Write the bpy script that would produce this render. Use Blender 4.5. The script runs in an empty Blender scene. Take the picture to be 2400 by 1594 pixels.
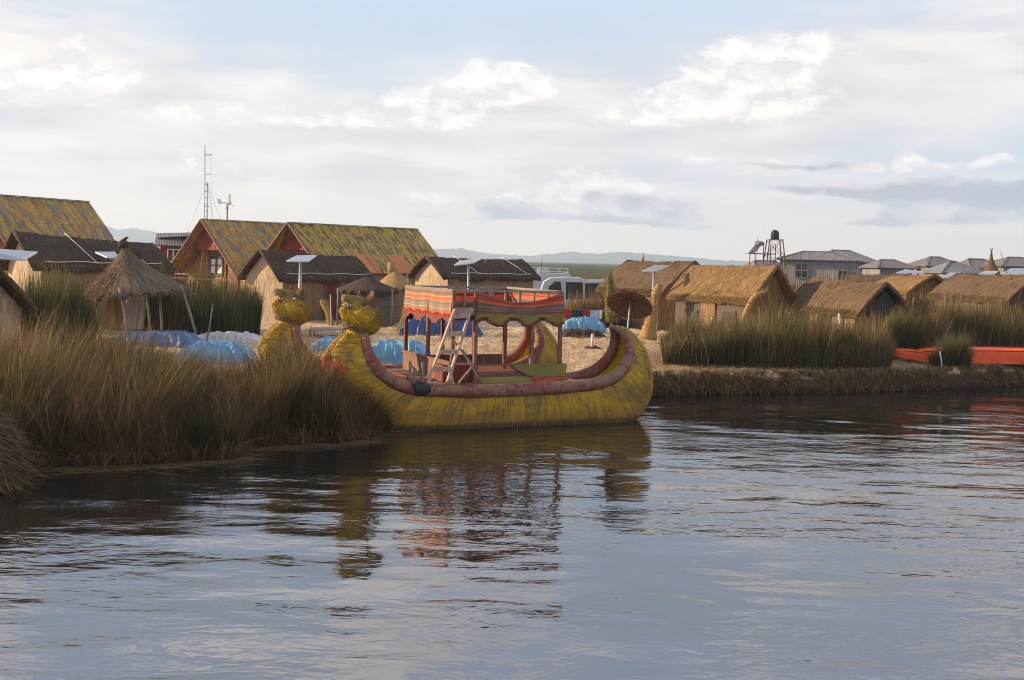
import bpy, bmesh, math, random
import numpy as np
from mathutils import Vector, Matrix, noise as mnoise

R = math.radians
rnd = random.Random(7)
rng = np.random.default_rng(11)
scene = bpy.context.scene
COL = scene.collection

# ------------------------------------------------------------------ camera
CAM_H = 4.0
ROLL = R(1.4)
FPX = 2700.0
cam_d = bpy.data.cameras.new('camera')
cam_d.sensor_width = 36.0
cam_d.lens = FPX / 2400 * 36
cam_d.shift_y = -186 / 2400
cam_d.shift_x = -4.5 / 2400
cam_d.clip_start = 0.1
cam_d.clip_end = 60000
cam = bpy.data.objects.new('camera', cam_d)
COL.objects.link(cam)
cam.matrix_world = Matrix.Translation((0, 0, CAM_H)) @ Matrix.Rotation(R(90), 4, 'X') @ Matrix.Rotation(ROLL, 4, 'Z')
scene.camera = cam

# ------------------------------------------------------------------ view, sun
scene.view_settings.view_transform = 'Standard'
scene.view_settings.look = 'None'
scene.view_settings.exposure = 0.85
scene.view_settings.gamma = 1.0
SUN_EL, SUN_AZ = R(18), R(-83)          # azimuth from +Y towards +X
sd = Vector((math.sin(SUN_AZ) * math.cos(SUN_EL), math.cos(SUN_AZ) * math.cos(SUN_EL), math.sin(SUN_EL)))
sl = bpy.data.lights.new('sun', 'SUN')
sl.energy = 5.0
sl.angle = R(0.6)
sl.color = (1.0, 0.76, 0.47)
so = bpy.data.objects.new('sun', sl)
COL.objects.link(so)
so.rotation_euler = sd.to_track_quat('Z', 'Y').to_euler()
so.location = (-40, 20, 40)

try:
    scene.cycles.max_bounces = 6
    scene.cycles.diffuse_bounces = 3
    scene.cycles.glossy_bounces = 3
    scene.cycles.transmission_bounces = 2
    scene.cycles.volume_bounces = 0
    scene.cycles.use_denoising = True
    scene.cycles.pixel_filter_type = 'BLACKMAN_HARRIS'
    scene.cycles.filter_width = 1.05
    scene.cycles.volume_step_rate = 1.0
except Exception:
    pass


# ------------------------------------------------------------------ pixel <-> world
def derot(px, py):
    dx, dy = px - 1200.0, py - 797.0
    c, s = math.cos(ROLL), math.sin(ROLL)
    return (dx * c + dy * s) / FPX, (-dx * s + dy * c + 186.0) / FPX


def P(px, py, Y):
    a, b = derot(px, py)
    return Vector((a * Y, Y, CAM_H - b * Y))


def G(px, py, z=0.75):
    """the point of the level z seen at that place of the photograph"""
    a, b = derot(px, py)
    Y = (CAM_H - z) / b
    return Vector((a * Y, Y, z))


# ------------------------------------------------------------------ node helpers
class NT:
    dims = '3D'

    def __init__(s, tree):
        s.t = tree
        s.n = tree.nodes
        s.l = tree.links

    def node(s, typ, **kw):
        nd = s.n.new(typ)
        for k, v in kw.items():
            setattr(nd, k, v)
        return nd

    def put(s, sock, v):
        if v is None:
            return
        if hasattr(v, 'is_output'):
            s.l.new(v, sock)
        else:
            if sock.type == 'RGBA' and len(v) == 3:
                v = (*v, 1)
            sock.default_value = v

    def m(s, op, a, b=None, c=None, clamp=False):
        nd = s.node('ShaderNodeMath', operation=op, use_clamp=clamp)
        s.put(nd.inputs[0], a)
        s.put(nd.inputs[1], b)
        s.put(nd.inputs[2], c)
        return nd.outputs[0]

    def xyz(s, x, y, z=0.0):
        nd = s.node('ShaderNodeCombineXYZ')
        s.put(nd.inputs[0], x); s.put(nd.inputs[1], y); s.put(nd.inputs[2], z)
        return nd.outputs[0]

    def noise(s, vec, scale, detail=3.0, rough=0.55, dist=0.0, lac=2.0):
        nd = s.node('ShaderNodeTexNoise')
        nd.noise_dimensions = s.dims
        s.put(nd.inputs['Vector'], vec)
        s.put(nd.inputs['Scale'], scale); s.put(nd.inputs['Detail'], detail)
        s.put(nd.inputs['Roughness'], rough); s.put(nd.inputs['Distortion'], dist)
        s.put(nd.inputs['Lacunarity'], lac)
        return nd.outputs['Fac']

    def mapping(s, vec, scale=(1, 1, 1), loc=(0, 0, 0), rot=(0, 0, 0)):
        nd = s.node('ShaderNodeMapping')
        s.put(nd.inputs['Vector'], vec)
        nd.inputs['Scale'].default_value = scale
        nd.inputs['Location'].default_value = loc
        nd.inputs['Rotation'].default_value = rot
        return nd.outputs[0]

    def ramp(s, fac, stops, interp='LINEAR'):
        nd = s.node('ShaderNodeValToRGB')
        cr = nd.color_ramp
        cr.interpolation = interp
        while len(cr.elements) < len(stops):
            cr.elements.new(0.5)
        for e, (p, c) in zip(cr.elements, stops):
            e.position = p
            e.color = (*c, 1) if len(c) == 3 else c
        s.put(nd.inputs[0], fac)
        return nd.outputs[0]

    def mix(s, fac, a, b, blend='MIX'):
        nd = s.node('ShaderNodeMix', data_type='RGBA', blend_type=blend)
        s.put(nd.inputs[0], fac); s.put(nd.inputs[6], a); s.put(nd.inputs[7], b)
        return nd.outputs[2]

    def smooth(s, v, lo, hi):
        nd = s.node('ShaderNodeMapRange', interpolation_type='SMOOTHSTEP')
        s.put(nd.inputs[0], v); s.put(nd.inputs[1], lo); s.put(nd.inputs[2], hi)
        return nd.outputs[0]


# ------------------------------------------------------------------ world: sky with clouds
world = bpy.data.worlds.new('World')
scene.world = world
world.use_nodes = True
wt = NT(world.node_tree)
wt.dims = '2D'
wt.n.clear()
geo = wt.node('ShaderNodeTexCoord')
sep = wt.node('ShaderNodeSeparateXYZ')
wt.l.new(geo.outputs['Generated'], sep.inputs[0])
az = wt.m('ARCTAN2', sep.outputs[0], sep.outputs[1])
el = wt.m('ARCSINE', wt.m('MAXIMUM', sep.outputs[2], -1.0))
ela = wt.m('ABSOLUTE', el)
sky = wt.node('ShaderNodeTexSky', sky_type='NISHITA', sun_disc=False)
sky.sun_elevation = SUN_EL
sky.sun_rotation = SUN_AZ
sky.altitude = 3800
sky.air_density = 1.0
sky.dust_density = 0.6


def S(px, py):
    a, b = derot(px, py)
    return math.atan(a), math.atan(-b / math.sqrt(1 + a * a))


def blob(px, py, rx, ry, w=1.0, V=None):
    a0, e0 = S(px, py)
    sx, sy = FPX / rx, FPX / ry
    mp = wt.mapping(V or vec_w, scale=(sx, sy, 0), loc=(-a0 * sx, -e0 * sy, 0))
    dp = wt.node('ShaderNodeVectorMath', operation='DOT_PRODUCT')
    wt.l.new(mp, dp.inputs[0]); wt.l.new(mp, dp.inputs[1])
    return (wt.m('POWER', 0.3679, dp.outputs['Value']), w)


def total(items):
    r = 0.0
    for g_, w_ in items:
        r = wt.m('MULTIPLY_ADD', g_, w_, r)
    return r


# warp the coordinates so that no cloud is an ellipse
base_v = wt.xyz(az, wt.m('MULTIPLY', el, 1.9), 0.0)
w1 = wt.noise(base_v, 9.0, 5.0, 0.6)
w2 = wt.noise(wt.mapping(base_v, loc=(7.3, 2.1, 4)), 9.0, 5.0, 0.6)
az_w = wt.m('ADD', az, wt.m('MULTIPLY', wt.m('SUBTRACT', w1, 0.5), 0.13))
el_w = wt.m('ADD', el, wt.m('MULTIPLY', wt.m('SUBTRACT', w2, 0.5), 0.055))

vec_w = wt.xyz(az_w, el_w, 0.0)
fine = wt.noise(base_v, 40.0, 8.0, 0.66)           # cauliflower edges
streak = wt.noise(wt.mapping(base_v, scale=(1.0, 3.2, 1), loc=(3, 1, 2)), 6.0, 5.0, 0.55)

# veil of thin high cloud
veil_b = total([blob(250, 330, 700, 150, 0.75), blob(900, 330, 560, 110, 0.7), blob(1850, 240, 560, 150, 0.62),
                blob(2250, 110, 400, 150, 0.5), blob(60, 60, 420, 90, 0.5), blob(1500, 450, 900, 60, 0.35),
                blob(300, 180, 420, 60, 0.35), blob(1300, 240, 350, 90, 0.3)])
hi = wt.smooth(ela, 0.21, 0.30)
veil_hi = wt.m('MULTIPLY', wt.smooth(wt.noise(base_v, 5.0, 6.0, 0.6), 0.44, 0.58), hi)
veil = wt.m('ADD', wt.m('MULTIPLY', veil_b, wt.m('ADD', 0.35, wt.m('MULTIPLY', streak, 1.35))), wt.m('MULTIPLY', veil_hi, 0.75))
veil = wt.m('ADD', veil, 0.10)
veil = wt.smooth(veil, 0.02, 1.0)

# bright cumulus heads: billowing cells on a gentle warp
az_c = wt.m('ADD', az, wt.m('MULTIPLY', wt.m('SUBTRACT', w1, 0.5), 0.05))
el_c = wt.m('ADD', el, wt.m('MULTIPLY', wt.m('SUBTRACT', w2, 0.5), 0.022))


def puffs(loc=(0, 0, 0), scale=26.0):
    nd = wt.node('ShaderNodeTexVoronoi', feature='F1', voronoi_dimensions='2D')
    nd.normalize = True
    wv = wt.node('ShaderNodeVectorMath', operation='ADD')
    wt.l.new(wt.mapping(base_v, loc=loc), wv.inputs[0])
    k = wt.m('MULTIPLY', wt.m('SUBTRACT', fine, 0.5), 0.035)
    wt.l.new(wt.xyz(k, wt.m('MULTIPLY', k, -0.8)), wv.inputs[1])
    wt.put(nd.inputs['Vector'], wv.outputs[0])
    nd.inputs['Scale'].default_value = scale
    nd.inputs['Detail'].default_value = 3.0
    nd.inputs['Roughness'].default_value = 0.6
    return nd.outputs['Distance']


pf0 = puffs()
pf1 = puffs((0.010, -0.018, 0))


vec_c = wt.xyz(az_c, el_c, 0.0)


def cb(items, W=1.0):
    return total([blob(a, b_, c_ * W, d_ * W, e_, vec_c) for a, b_, c_, d_, e_ in items])


cum_b = cb([(1190, 185, 80, 44, 1.0), (1110, 215, 130, 40, 0.75), (930, 235, 120, 40, 0.7), (1010, 285, 240, 22, 0.7), (1230, 215, 90, 30, 0.5), (640, 285, 240, 22, 0.55),
            (420, 250, 220, 26, 0.55), (170, 150, 70, 65, 0.9), (60, 180, 90, 60, 0.6), (300, 190, 60, 26, 0.6),
            (1500, 255, 85, 40, 0.95), (1560, 225, 60, 36, 0.8), (1630, 190, 36, 34, 0.9), (1450, 280, 80, 20, 0.7), (1780, 125, 130, 44, 0.95), (1890, 108, 120, 34, 0.8), (1700, 150, 70, 40, 0.6), (1790, 215, 170, 90, 0.72), (1650, 260, 110, 50, 0.6),
            (1330, 425, 70, 34, 1.0), (1430, 435, 60, 26, 0.9), (1270, 455, 120, 20, 0.7), (1060, 465, 200, 20, 0.6), (1500, 450, 100, 18, 0.6), (620, 410, 80, 10, 0.45),
            (2148, 362, 34, 24, 1.0), (2350, 372, 40, 14, 0.8), (2170, 392, 240, 14, 0.6), (1720, 382, 180, 12, 0.55), (440, 390, 34, 30, 0.75), (535, 395, 30, 14, 0.6)])
cum_n = wt.m('ADD', wt.m('MULTIPLY', cum_b, 1.0), wt.m('ADD', wt.m('MULTIPLY', wt.m('SUBTRACT', 0.30, pf0), 1.3), wt.m('MULTIPLY', wt.m('SUBTRACT', fine, 0.5), 0.35)))
cum = wt.smooth(cum_n, 0.30, 0.74)
cum_light = wt.m('MULTIPLY', wt.m('SUBTRACT', pf1, pf0), 2.6)

gry_b = cb([(1900, 392, 230, 11, 0.75), (2190, 440, 300, 22, 1.15), (2300, 470, 240, 24, 1.0), (1960, 446, 200, 12, 0.7), (2090, 510, 60, 24, 0.9), (2010, 520, 60, 10, 0.6),
            (2270, 515, 110, 16, 0.85), (2390, 490, 60, 14, 0.7), (1400, 478, 50, 34, 1.0), (1500, 480, 50, 26, 0.9), (1600, 492, 70, 26, 0.85), (1170, 484, 60, 34, 0.95), (1240, 500, 60, 20, 0.7),
            (1420, 518, 330, 12, 0.8), (980, 505, 120, 9, 0.45), (1240, 378, 120, 8, 0.3)])
gry_n = wt.m('ADD', gry_b, wt.m('ADD', wt.m('MULTIPLY', wt.m('SUBTRACT', 0.30, pf0), 0.8), wt.m('MULTIPLY', wt.m('SUBTRACT', fine, 0.5), 0.4)))
gry = wt.smooth(gry_n, 0.36, 0.66)
soft_b = total([blob(760, 330, 330, 36, 0.8), blob(640, 300, 160, 20, 0.4), blob(1820, 345, 260, 40, 0.8), blob(1350, 310, 200, 26, 0.5), blob(1000, 330, 240, 30, 0.6), blob(150, 260, 260, 30, 0.45), blob(2150, 230, 260, 90, 0.6), blob(500, 350, 300, 30, 0.5)])
soft = wt.smooth(wt.m('ADD', soft_b, wt.m('MULTIPLY', wt.m('SUBTRACT', streak, 0.5), 0.9)), 0.25, 1.0)

low = wt.smooth(ela, 0.075, 0.004)               # pale warm air over the horizon
blue = wt.mix(0.82, wt.mix(1.0, sky.outputs[0], (0.085, 0.085, 0.085, 1), 'MULTIPLY'), wt.ramp(ela, [(0.0, (0.74, 0.78, 0.83)), (0.22, (0.60, 0.72, 0.88)), (0.34, (0.54, 0.63, 0.82)), (0.5, (0.50, 0.60, 0.82)), (1.0, (0.34, 0.48, 0.76))]))
col = wt.mix(veil, blue, wt.ramp(streak, [(0.33, (0.71, 0.68, 0.70)), (0.62, (0.91, 0.85, 0.815))]))
col = wt.mix(wt.m('MULTIPLY', low, 0.88), col, (1.18, 0.93, 0.72, 1))
col = wt.mix(wt.m('MULTIPLY', soft, 0.55), col, (0.68, 0.65, 0.675, 1))
cumc = wt.ramp(wt.m('ADD', 0.5, cum_light), [(0.15, (0.80, 0.755, 0.755)), (0.5, (0.93, 0.88, 0.86)), (0.85, (1.05, 0.99, 0.93))])
col = wt.mix(wt.m('MULTIPLY', cum, 0.85), col, cumc)
gcol = wt.ramp(wt.m('ADD', wt.m('MULTIPLY', gry_n, 0.6), wt.m('MULTIPLY', cum_light, -0.5)), [(0.2, (0.78, 0.74, 0.75)), (0.75, (0.43, 0.45, 0.54))])
col = wt.mix(wt.m('MULTIPLY', gry, 0.92), col, gcol)
gain = wt.m('ADD', 0.84, wt.m('MULTIPLY', wt.smooth(ela, 0.18, 0.42), 0.66))
gain = wt.m('MULTIPLY', gain, wt.m('SUBTRACT', 1.0, wt.m('MULTIPLY', wt.smooth(ela, 0.55, 0.95), 0.62)))      # unseen sky overhead dimmed to weaken the ambient light on the land
col = wt.mix(1.0, col, wt.xyz(gain, gain, gain), 'MULTIPLY')
bg = wt.node('ShaderNodeBackground')
wt.l.new(col, bg.inputs[0])
bg.inputs[1].default_value = 0.74
wo = wt.node('ShaderNodeOutputWorld')
wt.l.new(bg.outputs[0], wo.inputs[0])
world.cycles.sampling_method = 'MANUAL'
world.cycles.sample_map_resolution = 512


# ------------------------------------------------------------------ materials
def new_mat(name):
    mt = bpy.data.materials.new(name)
    mt.use_nodes = True
    nt = NT(mt.node_tree)
    bs = nt.n['Principled BSDF']
    return mt, nt, bs


def base_coord(nt, coord):
    tc = nt.node('ShaderNodeTexCoord')
    return tc.outputs['UV' if coord == 'UV' else 'Object']


def mat(name, stops, scale=4.0, stretch=(1, 1, 1), detail=5.0, rough=0.75, bump=0.3, dist=0.02, coord='OBJ', spec=0.3,
        second=None, attr=False, sheen=0.0, metallic=0.0, trans=0.0, interp='LINEAR', nrough=0.6):
    """noise-driven colour; second=(scale, stretch, colour, lo, hi): patches of another colour"""
    mt, nt, bs = new_mat(name)
    v = base_coord(nt, coord)
    v1 = nt.mapping(v, scale=stretch)
    n1 = nt.noise(v1, scale, detail, nrough)
    c = nt.ramp(n1, stops, interp)
    if second:
        for (sc, st, colr, lo, hi) in second:
            n2 = nt.noise(nt.mapping(v, scale=st, loc=(3.1, 1.7, 0.3)), sc, 4.0, 0.6)
            c = nt.mix(nt.smooth(n2, lo, hi), c, (*colr, 1))
    if attr:
        at = nt.node('ShaderNodeAttribute')
        at.attribute_name = 'Col'
        c = nt.mix(1.0, c, at.outputs[0], 'MULTIPLY')
    nt.put(bs.inputs['Base Color'], c)
    bs.inputs['Roughness'].default_value = rough
    bs.inputs['Specular IOR Level'].default_value = spec
    bs.inputs['Metallic'].default_value = metallic
    if bump:
        b = nt.node('ShaderNodeBump')
        b.inputs['Strength'].default_value = bump
        b.inputs['Distance'].default_value = dist
        nt.put(b.inputs['Height'], n1)
        nt.l.new(b.outputs[0], bs.inputs['Normal'])
    return mt


M = {}
M['thatch_dark'] = mat('thatch_dark', [(0.3, (0.026, 0.018, 0.013)), (0.55, (0.070, 0.050, 0.036)), (0.78, (0.17, 0.12, 0.08))],
                       1.0, (22, 1.3, 1), 6, 0.9, 0.9, 0.05, 'UV', 0.1,
                       second=[(0.9, (1, 0.6, 1), (0.035, 0.026, 0.02), 0.5, 0.75), (7.0, (2.2, 0.5, 1), (0.22, 0.16, 0.11), 0.68, 0.80)])
M['thatch_gold'] = mat('thatch_gold', [(0.28, (0.065, 0.038, 0.018)), (0.52, (0.20, 0.118, 0.052)), (0.78, (0.43, 0.285, 0.14))],
                       1.0, (20, 1.2, 1), 6, 0.9, 0.9, 0.05, 'UV', 0.1,
                       second=[(0.8, (1, 0.7, 1), (0.12, 0.075, 0.04), 0.52, 0.8)])
M['thatch_brown'] = mat('thatch_brown', [(0.28, (0.042, 0.028, 0.018)), (0.52, (0.12, 0.078, 0.048)), (0.78, (0.27, 0.18, 0.115))],
                        1.0, (20, 1.2, 1), 6, 0.9, 0.9, 0.05, 'UV', 0.1,
                        second=[(0.8, (1, 0.7, 1), (0.08, 0.052, 0.032), 0.48, 0.75)])
M['thatch_mid'] = mat('thatch_mid', [(0.30, (0.05, 0.037, 0.028)), (0.54, (0.145, 0.105, 0.075)), (0.78, (0.30, 0.22, 0.15))],
                      1.0, (14, 1.2, 1), 6, 0.9, 0.9, 0.06, 'UV', 0.1)
M['mat_pale'] = mat('mat_pale', [(0.3, (0.20, 0.14, 0.09)), (0.55, (0.42, 0.31, 0.21)), (0.8, (0.58, 0.45, 0.32))],
                    1.0, (16, 1.2, 1), 6, 0.85, 0.9, 0.04, 'UV', 0.15,
                    second=[(1.6, (1, 1, 1), (0.24, 0.17, 0.11), 0.55, 0.75)])
M['mat_wall'] = mat('mat_wall', [(0.3, (0.10, 0.066, 0.036)), (0.55, (0.24, 0.155, 0.085)), (0.8, (0.36, 0.24, 0.14))],
                    1.0, (24, 1.0, 1), 5, 0.85, 0.7, 0.03, 'UV', 0.15,
                    second=[(1.2, (1, 1, 1), (0.15, 0.10, 0.07), 0.55, 0.75)])
M['mat_grey'] = mat('mat_grey', [(0.3, (0.05, 0.04, 0.032)), (0.55, (0.13, 0.10, 0.078)), (0.8, (0.22, 0.175, 0.135))],
                    1.0, (22, 1.0, 1), 5, 0.85, 0.7, 0.03, 'UV', 0.15)
M['straw_ground'] = mat('straw_ground', [(0.28, (0.13, 0.085, 0.045)), (0.5, (0.40, 0.28, 0.16)), (0.72, (0.68, 0.52, 0.33))],
                        5.5, (0.8, 2.2, 1), 8, 0.8, 0.8, 0.06, 'OBJ', 0.25,
                        second=[(0.5, (0.7, 1.8, 1), (0.17, 0.125, 0.06), 0.52, 0.72), (2.2, (0.6, 2.6, 1), (0.10, 0.07, 0.04), 0.6, 0.74)], nrough=0.7)
M['blade'] = mat('blade', [(0.3, (0.85, 0.85, 0.85)), (0.7, (1.1, 1.1, 1.1))], 6, (1, 1, 1), 2, 0.55, 0, 0.0, 'OBJ', 0.25, attr=True)
M['yellow_hull'] = None


nt = NT(M['blade'].node_tree)
tr_ = nt.node('ShaderNodeBsdfTranslucent')
pb_ = nt.n['Principled BSDF']
nt.l.new(pb_.inputs['Base Color'].links[0].from_socket, tr_.inputs[0])
mx_ = nt.node('ShaderNodeMixShader')
mx_.inputs[0].default_value = 0.35
nt.l.new(pb_.outputs[0], mx_.inputs[1])
nt.l.new(tr_.outputs[0], mx_.inputs[2])
nt.l.new(mx_.outputs[0], [q for q in nt.n if q.type == 'OUTPUT_MATERIAL'][0].inputs[0])


def paint_reed(name, paint, bare, dark, lo, hi, freq=60.0, wet=None, bump=0.8, hf=16.0, crown=False):
    """painted reed bundle: u runs along the bundle, v around it; fine bindings cross it"""
    mt, nt, bs = new_mat(name)
    tc = nt.node('ShaderNodeTexCoord')
    uv = tc.outputs['UV']
    ob = tc.outputs['Object']
    lines = nt.noise(nt.mapping(uv, scale=(freq, 1.6, 1)), 1.0, 3.0, 0.6)
    grain = nt.noise(nt.mapping(uv, scale=(6, hf, 1)), 1.0, 5.0, 0.65)
    patch = nt.noise(nt.mapping(uv, scale=(1.4, 2.6, 1)), 1.0, 6.0, 0.68)
    fine_p = nt.noise(nt.mapping(uv, scale=(14, 3, 1), loc=(5, 5, 5)), 1.0, 4.0, 0.7)
    p = nt.m('ADD', patch, nt.m('MULTIPLY', nt.m('SUBTRACT', fine_p, 0.5), 0.5))
    pc = nt.mix(grain, tuple(x * 0.72 for x in paint), tuple(min(1, x * 1.25) for x in paint))
    c = nt.mix(nt.smooth(p, lo, hi), pc, nt.mix(grain, tuple(x * 0.6 for x in bare), tuple(x * 1.3 for x in bare)))
    c = nt.mix(nt.m('MULTIPLY', nt.smooth(lines, 0.54, 0.70), 0.42), c, (*dark, 1))
    if wet is not None:
        gp = nt.node('ShaderNodeNewGeometry')
        sp = nt.node('ShaderNodeSeparateXYZ')
        nt.l.new(gp.outputs['Position'], sp.inputs[0])
        hgt = nt.m('ADD', sp.outputs[2], nt.m('MULTIPLY', nt.m('SUBTRACT', fine_p, 0.5), 0.22))
        c = nt.mix(nt.smooth(hgt, 0.19, 0.07), c, (*wet, 1))
        tan = nt.m('MULTIPLY', nt.smooth(nt.m('ADD', hgt, nt.m('MULTIPLY', nt.m('SUBTRACT', patch, 0.5), 0.6)), 0.46, 0.30), 0.55)
        c = nt.mix(tan, c, nt.mix(0.35, (*bare, 1), c))
    if crown:
        su = nt.node('ShaderNodeSeparateXYZ')
        nt.l.new(uv, su.inputs[0])
        av = nt.m('ADD', nt.m('ABSOLUTE', su.outputs[1]), nt.m('MULTIPLY', nt.m('SUBTRACT', patch, 0.5), 1.1))
        c = nt.mix(nt.m('MULTIPLY', nt.smooth(av, 1.55, 0.65), 0.85), c, nt.mix(grain, (0.09, 0.055, 0.02), (0.30, 0.20, 0.07)))
        strk = nt.noise(nt.mapping(uv, scale=(2.2, 30, 1), loc=(2, 2, 2)), 1.0, 4.0, 0.65)
        c = nt.mix(nt.m('MULTIPLY', nt.smooth(strk, 0.55, 0.62), 0.8), c, (0.07, 0.045, 0.015, 1))
    nt.put(bs.inputs['Base Color'], c)
    bs.inputs['Roughness'].default_value = 0.7
    bs.inputs['Specular IOR Level'].default_value = 0.3
    b = nt.node('ShaderNodeBump')
    b.inputs['Strength'].default_value = bump
    b.inputs['Distance'].default_value = 0.02
    nt.put(b.inputs['Height'], nt.m('SUBTRACT', nt.m('MULTIPLY', grain, 0.8), lines))
    nt.l.new(b.outputs[0], bs.inputs['Normal'])
    return mt


M['yellow_hull'] = paint_reed('yellow_hull', (0.46, 0.275, 0.014), (0.22, 0.13, 0.045), (0.06, 0.042, 0.014), 0.41, 0.62, 20, wet=(0.026, 0.022, 0.016))
M['yellow_inner'] = paint_reed('yellow_inner', (0.50, 0.34, 0.012), (0.33, 0.2, 0.04), (0.10, 0.07, 0.015), 0.55, 0.72, 18)
M['red_roll'] = paint_reed('red_roll', (0.20, 0.05, 0.038), (0.23, 0.135, 0.085), (0.07, 0.03, 0.02), 0.42, 0.56, 24)
M['yellow_head'] = paint_reed('yellow_head', (0.52, 0.31, 0.012), (0.20, 0.125, 0.03), (0.06, 0.04, 0.012), 0.50, 0.66, 7, bump=1.0, hf=34, crown=True)
M['ear'] = mat('ear', [(0.35, (0.08, 0.035, 0.018)), (0.7, (0.20, 0.11, 0.045))], 12, (1, 1, 1), 4, 0.8, 0.4)
M['rope'] = mat('rope', [(0.3, (0.07, 0.045, 0.018)), (0.7, (0.22, 0.14, 0.05))], 40, (1, 1, 1), 4, 0.9, 0.8, 0.01)
M['black'] = mat('black', [(0.3, (0.012, 0.012, 0.014)), (0.7, (0.03, 0.03, 0.032))], 20, (1, 1, 1), 4, 0.6, 0.2)
M['white'] = mat('white', [(0.3, (0.62, 0.60, 0.56)), (0.7, (0.80, 0.79, 0.76))], 6, (1, 1, 1), 4, 0.5, 0.1)
M['mouth'] = mat('mouth', [(0.3, (0.045, 0.022, 0.014)), (0.7, (0.10, 0.05, 0.03))], 14, (1, 1, 1), 4, 0.8, 0.4)
M['wood'] = mat('wood', [(0.3, (0.13, 0.085, 0.055)), (0.55, (0.27, 0.19, 0.13)), (0.8, (0.40, 0.30, 0.21))], 3, (9, 9, 1.2), 6, 0.8, 0.5, 0.01)
M['wood_pale'] = mat('wood_pale', [(0.3, (0.22, 0.14, 0.10)), (0.55, (0.42, 0.30, 0.22)), (0.8, (0.55, 0.43, 0.32))], 3, (9, 9, 1.2), 6, 0.8, 0.5, 0.01)
M['wood_grey'] = mat('wood_grey', [(0.3, (0.12, 0.10, 0.085)), (0.55, (0.25, 0.21, 0.175)), (0.8, (0.38, 0.33, 0.28))], 3, (9, 9, 1.2), 6, 0.85, 0.5, 0.01)
M['wood_red'] = mat('wood_red', [(0.3, (0.08, 0.016, 0.011)), (0.55, (0.17, 0.036, 0.024)), (0.78, (0.25, 0.11, 0.075))], 3, (6, 6, 1.5), 6, 0.7, 0.4, 0.01)
M['wood_brown'] = mat('wood_brown', [(0.3, (0.10, 0.045, 0.03)), (0.55, (0.20, 0.10, 0.07)), (0.8, (0.30, 0.18, 0.13))], 3, (6, 6, 1.5), 6, 0.75, 0.4, 0.01)
M['olive'] = mat('olive', [(0.3, (0.15, 0.13, 0.022)), (0.7, (0.23, 0.20, 0.04))], 3, (1, 1, 1), 6, 0.65, 0.2, second=[(3, (1, 1, 1), (0.23, 0.17, 0.09), 0.62, 0.72)])
M['red_paint'] = mat('red_paint', [(0.3, (0.42, 0.03, 0.015)), (0.7, (0.62, 0.07, 0.03))], 4, (1, 1, 1), 5, 0.6, 0.2)
M['straw_bundle'] = mat('straw_bundle', [(0.3, (0.16, 0.09, 0.035)), (0.55, (0.36, 0.22, 0.09)), (0.8, (0.52, 0.36, 0.17))], 1.0, (40, 1.5, 1), 5, 0.85, 0.9, 0.03, 'UV', 0.15)
M['green_bundle'] = mat('green_bundle', [(0.3, (0.05, 0.06, 0.018)), (0.55, (0.11, 0.12, 0.035)), (0.8, (0.26, 0.22, 0.08))], 1.0, (40, 1.5, 1), 5, 0.85, 0.9, 0.03, 'UV', 0.15)
M['white_post'] = mat('white_post', [(0.3, (0.42, 0.40, 0.37)), (0.7, (0.60, 0.58, 0.55))], 5, (1, 1, 1), 4, 0.5, 0.1)
M['metal'] = mat('metal', [(0.3, (0.20, 0.20, 0.21)), (0.7, (0.34, 0.34, 0.35))], 5, (1, 1, 1), 4, 0.5, 0.1, metallic=0.4)
M['steel_dark'] = mat('steel_dark', [(0.3, (0.07, 0.06, 0.055)), (0.7, (0.15, 0.12, 0.10))], 5, (1, 1, 1), 4, 0.6, 0.1)
M['cell'] = mat('cell', [(0.3, (0.10, 0.12, 0.17)), (0.7, (0.14, 0.16, 0.22))], 3, (1, 1, 1), 3, 0.22, 0.0, spec=0.8)
M['panel_back'] = mat('panel_back', [(0.3, (0.60, 0.61, 0.64)), (0.7, (0.72, 0.73, 0.75))], 3, (1, 1, 1), 3, 0.4, 0.0)
M['glass'] = mat('glass', [(0.3, (0.015, 0.018, 0.022)), (0.7, (0.03, 0.034, 0.04))], 3, (1, 1, 1), 3, 0.12, 0.0, spec=0.6)
M['orange_boat'] = mat('orange_boat', [(0.3, (0.52, 0.065, 0.018)), (0.7, (0.72, 0.115, 0.032))], 2.5, (1, 1, 1), 6, 0.65, 0.15, spec=0.15,
                       second=[(3.4, (0.8, 1, 3), (0.34, 0.20, 0.15), 0.62, 0.66)])
M['tarp_dark'] = mat('tarp_dark', [(0.3, (0.025, 0.075, 0.18)), (0.7, (0.09, 0.17, 0.30))], 2.5, (1, 1, 1), 7, 0.5, 0.8, 0.06, spec=0.4)
M['tarp_deep'] = mat('tarp_deep', [(0.3, (0.008, 0.032, 0.12)), (0.7, (0.02, 0.06, 0.20))], 4, (1, 1, 1), 5, 0.45, 0.5, 0.04, spec=0.5)
M['tarp_light'] = mat('tarp_light', [(0.3, (0.05, 0.19, 0.34)), (0.7, (0.15, 0.33, 0.47))], 2.5, (1, 1, 1), 7, 0.42, 0.8, 0.06, spec=0.5)
M['tarp_white'] = mat('tarp_white', [(0.3, (0.38, 0.36, 0.36)), (0.7, (0.56, 0.54, 0.53))], 4, (1, 1, 1), 5, 0.5, 0.5, 0.04)
M['curtain'] = mat('curtain', [(0.3, (0.24, 0.20, 0.175)), (0.7, (0.36, 0.31, 0.275))], 2.5, (2, 2, 0.6), 5, 0.9, 0.4, 0.02)
M['hill'] = mat('hill', [(0.3, (0.05, 0.055, 0.045)), (0.7, (0.10, 0.095, 0.07))], 0.002, (1, 1, 1), 5, 0.95, 0.0)
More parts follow.
